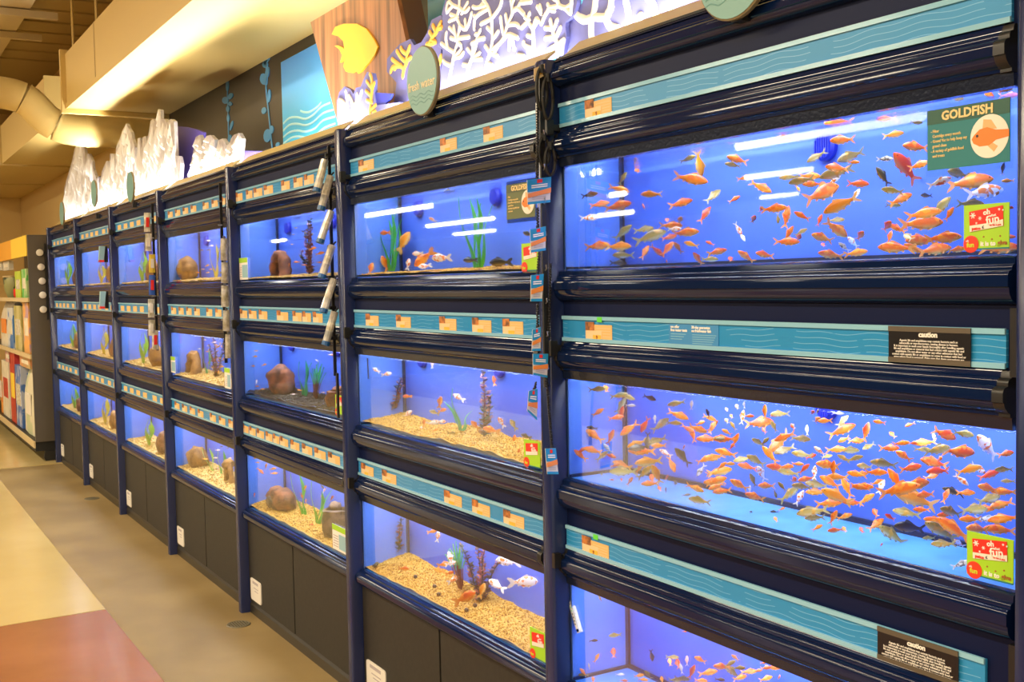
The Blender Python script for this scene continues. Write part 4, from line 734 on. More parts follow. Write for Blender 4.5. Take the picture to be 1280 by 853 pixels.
GOLDFISH_REST = [
(1,3,'G',0.0254,0.0399,0.6675,0.6258,0.765,-0.426,0.482,-0.101,0.66,0.744),
(1,3,'G',0.0249,0.0247,0.6253,0.6325,0.765,-0.64,0.075,0.039,0.163,0.986),
(1,3,'O',0.0241,0.0239,0.5516,0.6545,0.989,-0.14,-0.039,0.059,0.144,0.988),
(1,1,'O',0.0343,0.0524,0.9384,1.5344,0.44,0.845,0.304,-0.296,-0.184,0.938),
(1,1,'O',0.0366,0.1389,1.0726,1.6271,0.388,0.875,0.289,0.767,-0.48,0.426),
(1,1,'O',0.0256,0.1105,0.721,1.5359,0.66,-0.575,0.484,-0.219,0.469,0.855),
(1,1,'R',0.0235,0.1165,0.5017,1.4819,0.307,-0.188,0.933,-0.617,0.707,0.345),
(1,2,'O',0.0406,0.0783,1.1227,1.1306,0.467,0.829,0.308,0.832,-0.53,0.166),
(1,2,'S',0.0285,0.0252,1.0461,1.0064,-0.447,0.465,0.764,0.785,-0.205,0.584),
(1,2,'R',0.029,0.0541,1.0755,0.9835,0.644,-0.687,-0.336,0.188,-0.284,0.94),
(1,2,'O',0.0385,0.08,0.9586,0.9458,0.494,0.813,0.308,0.701,-0.582,0.412),
(1,2,'O',0.0376,0.0743,0.9004,0.9548,-0.462,-0.787,0.408,0.6,0.062,0.798),
(1,2,'G',0.0247,0.0231,0.6751,1.0697,0.896,-0.444,-0.024,0.216,0.388,0.896),
(1,1,'S',0.0183,0.0283,0.0662,1.5297,-0.106,-0.213,0.971,-0.595,0.796,0.11),
(1,1,'Y',0.0193,0.1137,0.118,1.5193,-0.782,0.623,0.012,-0.083,-0.124,0.989),
(1,1,'O',0.019,0.0894,0.0986,1.4333,0.721,-0.693,-0.007,0.119,0.114,0.986),
(1,2,'O',0.0284,0.0472,0.3161,0.9832,0.547,0.781,0.302,0.534,-0.603,0.593),
(1,2,'O',0.0246,0.0994,0.738,1.0692,-0.843,0.178,0.508,0.438,-0.322,0.84),
(1,2,'G',0.024,0.1254,0.6559,1.0572,0.349,-0.604,0.717,-0.445,0.566,0.694),
(1,2,'R',0.0229,0.1322,0.5413,1.0413,0.877,-0.364,0.314,-0.143,0.426,0.893),
(1,2,'O',0.0247,0.0696,0.7613,1.0177,0.925,-0.234,0.299,-0.243,0.238,0.94),
(1,2,'O',0.0235,0.0208,0.6642,1.0185,0.642,-0.438,0.629,-0.515,0.361,0.777),
(1,2,'Y',0.0248,0.1111,0.7434,1.0025,0.929,-0.368,-0.028,-0.025,-0.138,0.99),
(1,2,'O',0.0234,0.1414,0.5842,1.0204,0.689,-0.725,-0.004,0.15,0.137,0.979),
(1,2,'Y',0.0313,0.1317,0.5239,1.1122,-0.409,-0.819,0.402,-0.542,0.572,0.615),
(1,2,'S',0.0224,0.1431,0.4842,1.1273,0.599,-0.801,0.002,0.157,0.12,0.98),
(1,2,'O',0.0298,0.0204,0.4739,1.0188,-0.462,-0.787,0.408,-0.233,0.552,0.801),
(1,2,'G',0.0224,0.0447,0.5287,0.9961,-0.503,0.381,0.776,0.531,-0.571,0.625),
(1,2,'O',0.0212,0.0228,0.4211,0.9421,0.748,-0.455,0.484,-0.324,0.386,0.864),
(1,3,'R',0.0363,0.0375,1.0508,0.5399,0.521,0.797,0.306,-0.829,0.558,-0.041),
(1,3,'R',0.0357,0.1356,0.944,0.5264,0.494,0.813,0.308,-0.794,0.566,-0.221),
(1,3,'O',0.0271,0.1217,1.0687,0.4646,0.99,-0.137,-0.039,0.092,0.401,0.911),
(1,3,'G',0.0257,0.0623,0.9578,0.5122,-0.581,0.241,0.778,0.663,-0.415,0.623),
(1,3,'O',0.0279,0.0851,0.5806,0.6158,-0.568,-0.725,0.389,0.514,0.057,0.856),
(1,2,'K',0.0263,0.0351,1.1187,1.0434,-0.824,0.533,0.191,0.041,-0.281,0.959),
(1,2,'R',0.0266,0.0267,1.1493,0.9893,0.661,-0.574,0.484,-0.361,0.323,0.875),
(1,2,'O',0.0227,0.0228,0.728,1.095,0.953,-0.116,0.28,-0.226,0.342,0.912),
(1,2,'O',0.0312,0.1294,0.9084,1.0143,-0.516,-0.755,0.404,0.598,0.02,0.801),
(1,2,'O',0.0252,0.0378,0.9811,0.9406,0.219,-0.555,0.803,-0.486,0.652,0.583),
(1,1,'O',0.0314,0.0204,0.7801,1.4968,-0.462,-0.787,0.408,-0.795,0.572,0.202),
(1,1,'O',0.0311,0.1318,0.6897,1.4951,-0.462,-0.787,0.408,-0.709,0.605,0.363),
(1,1,'G',0.0214,0.0872,0.5778,1.4893,-0.141,-0.199,-0.97,0.705,-0.708,0.043),
(1,1,'W',0.0231,0.1419,0.7338,1.4624,0.215,-0.537,-0.816,0.635,-0.558,0.534),
(1,1,'O',0.0275,0.0203,0.4591,1.4477,-0.462,-0.787,0.408,-0.547,0.615,0.567),
(1,1,'R',0.032,0.1295,0.7552,1.4182,0.547,0.781,0.302,0.749,-0.617,0.239),
(1,1,'O',0.0189,0.0219,0.3365,1.5663,0.793,-0.609,-0.013,-0.01,-0.034,0.999),
(1,2,'O',0.0182,0.093,0.2828,1.131,-0.8,0.504,-0.325,-0.053,0.48,0.876),
(1,2,'O',0.0237,0.1261,0.3467,1.1042,0.388,0.875,0.289,0.592,-0.477,0.65),
(1,2,'O',0.0173,0.0215,0.2181,1.1141,0.989,-0.145,-0.039,0.032,-0.047,0.998),
(1,2,'O',0.0217,0.06,0.1978,1.0877,-0.516,-0.755,0.404,0.029,0.456,0.889),
(1,2,'G',0.0226,0.1427,0.7663,1.0752,-0.166,0.592,0.788,0.633,-0.549,0.546),
(1,2,'O',0.0214,0.0908,0.6632,1.1093,0.92,-0.392,-0.027,-0.042,-0.165,0.985),
(1,2,'R',0.0267,0.1064,0.6384,1.0829,0.44,0.845,0.304,0.418,-0.493,0.763),
(1,2,'W',0.0208,0.1411,0.5592,1.0883,0.107,0.142,0.984,-0.7,0.714,-0.027),
(1,2,'G',0.0242,0.0499,0.4457,1.1415,-0.516,-0.755,0.404,0.316,0.271,0.909),
(1,3,'O',0.0244,0.0615,1.152,0.4938,0.552,-0.068,0.831,-0.592,0.67,0.448),
(1,3,'W',0.0243,0.0226,1.152,0.4679,-0.492,0.399,0.774,0.767,-0.223,0.602),
(1,3,'G',0.0243,0.023,1.152,0.4612,-0.767,0.642,0.011,0.361,0.417,0.834),
(1,3,'S',0.0215,0.0331,0.8089,0.5754,0.068,0.399,0.915,0.809,-0.559,0.183),
(1,3,'W',0.0222,0.0939,0.8627,0.5648,0.075,0.087,0.993,-0.768,0.641,0.002),
(1,3,'O',0.0235,0.0916,1.0144,0.4778,0.603,-0.797,0.002,0.234,0.18,0.955),
(1,3,'O',0.0208,0.0781,0.6952,0.6224,-0.714,0.248,0.655,0.545,-0.391,0.742),
(1,3,'K',0.0205,0.0303,0.6862,0.5902,0.635,-0.773,-0.0,0.298,0.245,0.923),
(1,2,'S',0.0222,0.036,0.9728,1.1071,0.841,-0.541,-0.018,-0.094,-0.179,0.979),
(1,2,'W',0.0205,0.0263,0.7581,1.128,-0.125,-0.245,0.961,-0.759,0.647,0.066),
(1,2,'K',0.0208,0.075,0.7661,1.1068,-0.352,0.028,0.936,0.8,-0.51,0.316),
(1,2,'R',0.0226,0.0266,1.0194,0.9714,0.637,-0.7,0.325,-0.288,0.175,0.942),
(1,2,'G',0.0288,0.0258,0.8115,0.9626,-0.462,-0.787,0.408,-0.416,0.599,0.684),
(1,1,'O',0.0286,0.0555,0.8651,1.5022,0.494,0.813,0.308,0.783,-0.57,0.248),
(1,1,'R',0.0206,0.1123,0.7974,1.4517,-0.463,0.762,0.454,0.376,-0.295,0.878),
(1,2,'G',0.0237,0.043,0.6746,1.1029,0.44,0.845,0.304,0.698,-0.535,0.476),
(1,2,'O',0.0191,0.135,0.6396,1.1088,0.988,-0.15,-0.038,0.028,-0.07,0.997),
(1,2,'O',0.0217,0.02,0.4764,1.1142,0.44,0.845,0.304,0.478,-0.507,0.717),
(1,2,'R',0.02,0.1339,0.7599,1.0348,0.251,-0.52,0.817,-0.619,0.562,0.548),
(1,2,'O',0.0223,0.0923,0.4977,1.1317,-0.516,-0.755,0.404,-0.614,0.655,0.44),
(1,2,'G',0.0185,0.0811,0.5831,0.9695,0.428,0.133,-0.894,0.681,-0.698,0.222),
(1,2,'W',0.016,0.1291,0.2641,1.1094,0.246,0.376,0.894,0.617,-0.772,0.155),
(1,1,'R',0.0154,0.1053,0.2532,1.6581,0.641,-0.768,-0.001,0.147,0.122,0.982),
(1,1,'R',0.0218,0.1076,0.3033,1.4587,0.494,0.813,0.308,-0.053,-0.326,0.944),
(1,1,'R',0.0136,0.0295,0.055,1.473,0.987,-0.155,-0.038,-0.013,-0.317,0.948),
(1,3,'K',0.0209,0.0221,1.1068,0.555,0.66,-0.733,0.163,0.29,0.449,0.845),
(1,3,'O',0.0265,0.0475,0.8625,0.571,0.494,0.813,0.308,-0.821,0.553,-0.144),
(1,3,'O',0.0177,0.0744,0.6263,0.6172,0.828,-0.539,0.156,0.21,0.556,0.804),
(1,3,'S',0.0207,0.0565,1.0536,0.4847,0.85,-0.527,-0.019,0.325,0.496,0.805),
(1,2,'S',0.0193,0.0659,0.9264,1.0799,0.126,0.173,0.977,-0.79,0.614,-0.007),
(1,2,'O',0.0236,0.0398,0.8811,0.9389,0.388,0.875,0.289,0.825,-0.469,0.314),
(1,2,'S',0.0181,0.0242,0.7756,0.944,0.719,-0.676,0.162,0.19,0.416,0.889),
(1,1,'O',0.026,0.0888,1.0146,1.6415,-0.462,-0.787,0.408,-0.818,0.556,0.147),
(1,1,'R',0.0225,0.0932,0.6275,1.5098,-0.462,-0.787,0.408,-0.741,0.596,0.31),
(1,1,'O',0.0163,0.1422,0.5812,1.547,0.147,-0.614,-0.776,0.445,-0.66,0.606),
(1,1,'R',0.021,0.0808,0.4603,1.4355,0.494,0.813,0.308,0.674,-0.582,0.454),
(1,2,'G',0.0226,0.0487,0.6513,1.1319,0.494,0.813,0.308,0.679,-0.582,0.447),
(1,2,'S',0.0173,0.1444,0.7198,0.9504,0.032,0.016,0.999,-0.73,0.684,0.013),
(1,2,'O',0.0154,0.0241,0.5081,0.9604,0.948,-0.144,0.285,-0.267,0.131,0.955),
(1,2,'K',0.0159,0.0526,0.5566,0.9434,-0.687,0.727,0.004,0.02,0.013,1.0),
(1,2,'O',0.0194,0.0233,0.5232,0.9389,0.44,0.845,0.304,0.715,-0.535,0.451),
(1,2,'O',0.0182,0.0286,0.3658,0.9489,0.44,0.845,0.304,0.563,-0.524,0.639),
(1,2,'R',0.0168,0.0245,0.2835,0.9389,-0.516,-0.755,0.404,0.519,0.1,0.849),
(1,2,'R',0.0189,0.0238,0.3247,0.9555,0.494,0.813,0.308,0.644,-0.58,0.498),
(1,3,'O',0.0247,0.0228,1.1127,0.462,0.494,0.813,0.308,0.825,-0.55,0.129),
(1,3,'O',0.0244,0.1418,1.0093,0.4691,0.494,0.813,0.308,-0.815,0.556,-0.161),
(1,3,'O',0.0172,0.02,0.9893,0.4979,0.759,-0.651,-0.01,0.211,0.231,0.95),
(1,2,'G',0.0237,0.025,1.07,0.9447,-0.462,-0.787,0.408,-0.619,0.616,0.487),
(1,2,'G',0.0198,0.0669,0.701,1.1206,0.494,0.813,0.308,0.776,-0.572,0.265),
(1,2,'S',0.0146,0.118,0.7056,1.1257,0.196,0.291,0.936,-0.73,0.681,-0.059),
(1,2,'O',0.0185,0.1165,0.7427,1.0997,0.44,0.845,0.304,0.67,-0.535,0.515),
(1,2,'R',0.0175,0.0833,0.3769,0.9389,0.494,0.813,0.308,0.659,-0.581,0.477),
(1,1,'R',0.0215,0.1283,0.957,1.4182,0.494,0.813,0.308,-0.124,-0.285,0.95),
(1,3,'G',0.015,0.0467,1.1136,0.647,-0.26,0.48,0.838,0.711,-0.492,0.503),
(1,3,'S',0.0152,0.0394,1.152,0.4788,-0.103,0.128,0.986,0.844,-0.513,0.155),
(1,3,'O',0.0125,0.0667,0.6042,0.6401,0.963,-0.267,-0.033,0.036,0.008,0.999),
(1,2,'S',0.0133,0.0267,0.8435,0.9434,-0.013,-0.059,0.998,-0.779,0.627,0.027),
(1,2,'G',0.0158,0.0309,0.5958,0.9389,-0.462,-0.787,0.408,-0.584,0.617,0.527),
(1,2,'O',0.0171,0.0377,1.0124,0.9389,0.547,0.781,0.302,0.808,-0.587,0.052),
(1,3,'O',0.0108,0.0562,0.8246,0.6448,0.639,-0.769,-0.001,0.299,0.248,0.922),
(1,2,'O',0.0113,0.0207,1.0258,0.9389,0.775,-0.631,-0.012,-0.063,-0.096,0.993)]
FANCY = [
(2,1,'O',0.0348,0.0222,2.1991,1.5394,-0.584,0.812,-0.003,-0.024,-0.013,1.0,'orange fancy goldfish facing left, midwater left end, top tank'),
(2,1,'Y',0.0725,0.133,2.2966,1.5173,0.431,-0.285,0.857,-0.695,0.501,0.516,'golden fancy goldfish facing up, midwater left end, top tank'),
(2,1,'W',0.0239,0.0221,1.8726,1.5611,-0.843,0.178,0.508,0.355,-0.526,0.773,'white and orange fancy goldfish facing left, midwater centre, top tank'),
(2,1,'K',0.0351,0.0863,1.8896,1.6433,-0.625,0.781,-0.0,-0.039,-0.031,0.999,'black fancy goldfish facing left, high centre, top tank'),
(2,1,'O',0.0423,0.0377,2.3473,1.4326,0.353,0.236,0.906,-0.879,0.415,0.234,'orange fancy goldfish facing up, low left end, top tank, leftmost'),
(2,1,'O',0.052,0.0966,2.372,1.4497,-0.397,-0.065,0.915,0.884,-0.294,0.363,'orange fancy goldfish facing up, low left end, top tank, rightmost'),
(2,1,'W',0.0335,0.0229,2.0395,1.4398,0.227,0.005,0.974,-0.859,0.472,0.198,'white and orange fancy goldfish facing up, low left half, top tank'),
(2,1,'W',0.0382,0.1259,2.1857,1.4743,-0.589,0.808,-0.003,-0.25,-0.179,0.952,'white and orange fancy goldfish facing left, low left end, top tank'),
(2,1,'O',0.074,0.0927,2.0774,1.456,-0.784,0.165,-0.598,-0.605,0.009,0.796,'orange fancy goldfish facing left, low left half, top tank'),
(2,1,'W',0.0384,0.0415,1.9704,1.4314,-0.985,0.126,-0.121,-0.075,0.318,0.945,'white and orange fancy goldfish facing left, low left half, top tank, leftmost'),
(2,1,'W',0.0617,0.1155,2.0074,1.4562,-0.589,0.808,-0.003,-0.208,-0.148,0.967,'white and orange fancy goldfish facing left, low left half, top tank, rightmost'),
(2,1,'K',0.0388,0.0656,1.7369,1.4426,-0.946,0.321,0.03,0.087,0.163,0.983,'black fancy goldfish facing left, low centre, top tank'),
(2,1,'K',0.0584,0.0465,1.5391,1.4316,-0.677,0.736,0.004,-0.131,-0.126,0.983,'black fancy goldfish facing left, low right half, top tank'),
(2,1,'K',0.0296,0.1318,1.5373,1.5057,-0.567,0.759,0.32,-0.002,-0.39,0.921,'black fancy goldfish facing left, midwater right half, top tank'),
(2,2,'W',0.0291,0.0479,2.3528,1.1029,-0.51,0.721,0.469,0.463,-0.23,0.856,'white and orange fancy goldfish facing left, high left end, middle tank'),
(2,2,'W',0.0314,0.0364,2.2434,1.0974,0.95,-0.281,0.137,-0.133,0.034,0.991,'white and orange fancy goldfish facing right, high left end, middle tank'),
(2,2,'O',0.0285,0.0982,2.2293,1.0234,-0.95,0.312,0.031,-0.022,-0.166,0.986,'orange fancy goldfish facing left, midwater left end, middle tank'),
(2,2,'W',0.0206,0.0612,1.973,1.141,0.146,0.207,0.967,-0.891,0.453,0.038,'white and orange fancy goldfish facing up, high left half, middle tank'),
(2,2,'W',0.0378,0.106,1.8973,1.0469,-0.567,0.666,0.485,0.47,-0.222,0.854,'white and orange fancy goldfish facing left, midwater centre, middle tank'),
(2,2,'O',0.0377,0.0522,1.9102,1.0357,-0.02,-0.38,0.925,-0.877,0.45,0.166,'orange fancy goldfish facing up, midwater centre, middle tank'),
(2,2,'G',0.0299,0.0835,2.012,0.9936,-0.862,0.353,0.364,0.346,-0.115,0.931,'olive fancy goldfish facing left, low left half, middle tank'),
(2,2,'O',0.0256,0.0289,1.8509,1.0186,0.637,-0.699,0.325,-0.148,0.303,0.942,'orange fancy goldfish facing right, midwater centre, middle tank'),
(2,2,'W',0.039,0.1362,2.3069,0.9572,0.443,-0.666,0.601,-0.535,0.342,0.773,'white and orange fancy goldfish facing right, low left end, middle tank'),
(2,2,'W',0.0433,0.1311,2.1137,0.9472,0.743,-0.65,0.161,-0.253,-0.049,0.966,'white and orange fancy goldfish facing right, low left half, middle tank'),
(2,2,'W',0.0259,0.0425,1.884,0.9822,0.717,-0.697,-0.007,0.311,0.311,0.898,'white and orange fancy goldfish facing right, low centre, middle tank'),
(2,2,'O',0.0207,0.0424,1.9982,0.9671,0.131,0.181,0.975,-0.895,0.445,0.037,'orange fancy goldfish facing up, low left half, middle tank'),
(2,2,'W',0.021,0.0501,2.0386,0.9431,0.393,-0.341,0.854,-0.787,0.357,0.504,'white and orange fancy goldfish facing up, low left half, middle tank'),
(2,2,'O',0.0204,0.0487,1.9351,0.9517,0.704,-0.63,0.327,-0.029,0.435,0.9,'orange fancy goldfish facing right, low left half, middle tank, leftmost'),
(2,2,'O',0.0238,0.0988,1.9766,0.9407,0.979,-0.159,0.125,-0.057,0.377,0.924,'orange fancy goldfish facing right, low left half, middle tank, rightmost'),
(2,2,'G',0.0228,0.0513,1.8401,0.9524,0.776,-0.631,-0.012,-0.104,-0.145,0.984,'olive fancy goldfish facing right, low centre, middle tank'),
(2,2,'O',0.0334,0.0768,1.7486,0.9824,-0.642,0.1,0.761,0.701,-0.326,0.634,'orange fancy goldfish facing up, low centre, middle tank'),
(2,2,'O',0.045,0.0387,1.5923,0.9888,-0.93,0.238,0.281,0.231,-0.218,0.948,'orange fancy goldfish facing left, low right half, middle tank'),
(2,2,'W',0.0335,0.1438,1.7171,0.989,-0.535,-0.004,0.845,0.764,-0.43,0.481,'white and orange fancy goldfish facing up, low centre, middle tank'),
(2,2,'G',0.0314,0.0719,1.5316,1.007,-0.422,0.234,0.876,0.839,-0.265,0.475,'olive fancy goldfish facing up, midwater right half, middle tank'),
(2,2,'O',0.0272,0.1314,1.6243,0.9512,0.043,0.034,0.998,-0.857,0.516,0.019,'orange fancy goldfish facing up, low right half, middle tank, leftmost'),
(2,2,'K',0.0294,0.1318,1.5664,0.9663,-0.597,0.733,0.326,0.277,-0.193,0.941,'black fancy goldfish facing left, low right half, middle tank'),
(2,2,'O',0.0269,0.0779,1.638,1.115,-0.02,0.263,0.965,0.842,-0.516,0.158,'orange fancy goldfish facing up, high right half, middle tank'),
(2,2,'O',0.0206,0.0576,1.4782,0.9413,0.042,0.033,0.999,-0.854,0.519,0.019,'orange fancy goldfish facing up, low right half, middle tank, rightmost'),
(2,3,'O',0.0293,0.115,2.1066,0.61,0.933,-0.33,0.141,-0.075,0.205,0.976,'orange fancy goldfish facing right, high left half, bottom tank'),
(2,3,'W',0.0316,0.043,1.926,0.6391,0.135,-0.148,0.98,-0.874,0.448,0.188,'white and orange fancy goldfish facing up, high centre, bottom tank'),
(2,3,'O',0.0359,0.0679,1.9415,0.5488,0.935,-0.325,0.141,-0.066,0.232,0.971,'orange fancy goldfish facing right, midwater left half, bottom tank'),
(2,3,'O',0.0367,0.0861,2.0067,0.5138,-0.597,0.786,0.161,0.428,0.143,0.892,'orange fancy goldfish facing left, low left half, bottom tank'),
(2,3,'W',0.0391,0.0527,1.8696,0.5853,-0.022,0.539,0.842,0.895,-0.364,0.257,'white and orange fancy goldfish facing up, midwater centre, bottom tank'),
(2,3,'W',0.0306,0.0237,1.8104,0.5863,0.764,-0.556,0.327,0.011,0.518,0.855,'white and orange fancy goldfish facing right, midwater centre, bottom tank'),
(2,3,'W',0.0357,0.0822,1.909,0.5085,0.841,-0.275,0.466,-0.435,0.168,0.884,'white and orange fancy goldfish facing right, low centre, bottom tank'),
(2,3,'O',0.0681,0.0373,1.7536,0.4995,0.616,-0.624,0.481,-0.402,0.276,0.873,'orange fancy goldfish facing right, low centre, bottom tank'),
(2,3,'Y',0.0403,0.0314,1.6449,0.5459,0.365,-0.09,0.927,-0.703,0.625,0.338,'golden fancy goldfish facing up, midwater right half, bottom tank'),
(2,3,'W',0.0498,0.0241,1.554,0.5827,-0.485,0.743,0.461,0.723,0.043,0.69,'white and orange fancy goldfish facing left, midwater right half, bottom tank'),
(2,3,'W',0.0752,0.0971,1.5333,0.5833,0.809,-0.583,0.072,-0.107,-0.026,0.994,'white and orange fancy goldfish facing right, midwater right half, bottom tank'),
(2,3,'W',0.0646,0.0654,1.5643,0.6378,-0.935,0.292,0.2,0.199,-0.032,0.979,'white and orange fancy goldfish facing left, high right half, bottom tank'),
(2,3,'O',0.0319,0.0369,2.154,0.4948,0.787,-0.617,-0.013,0.067,0.065,0.996,'orange fancy goldfish facing right, low left half, bottom tank, leftmost'),
(2,3,'O',0.029,0.1413,2.0429,0.4895,0.583,-0.746,0.321,-0.333,0.141,0.932,'orange fancy goldfish facing right, low left half, bottom tank, rightmost')]
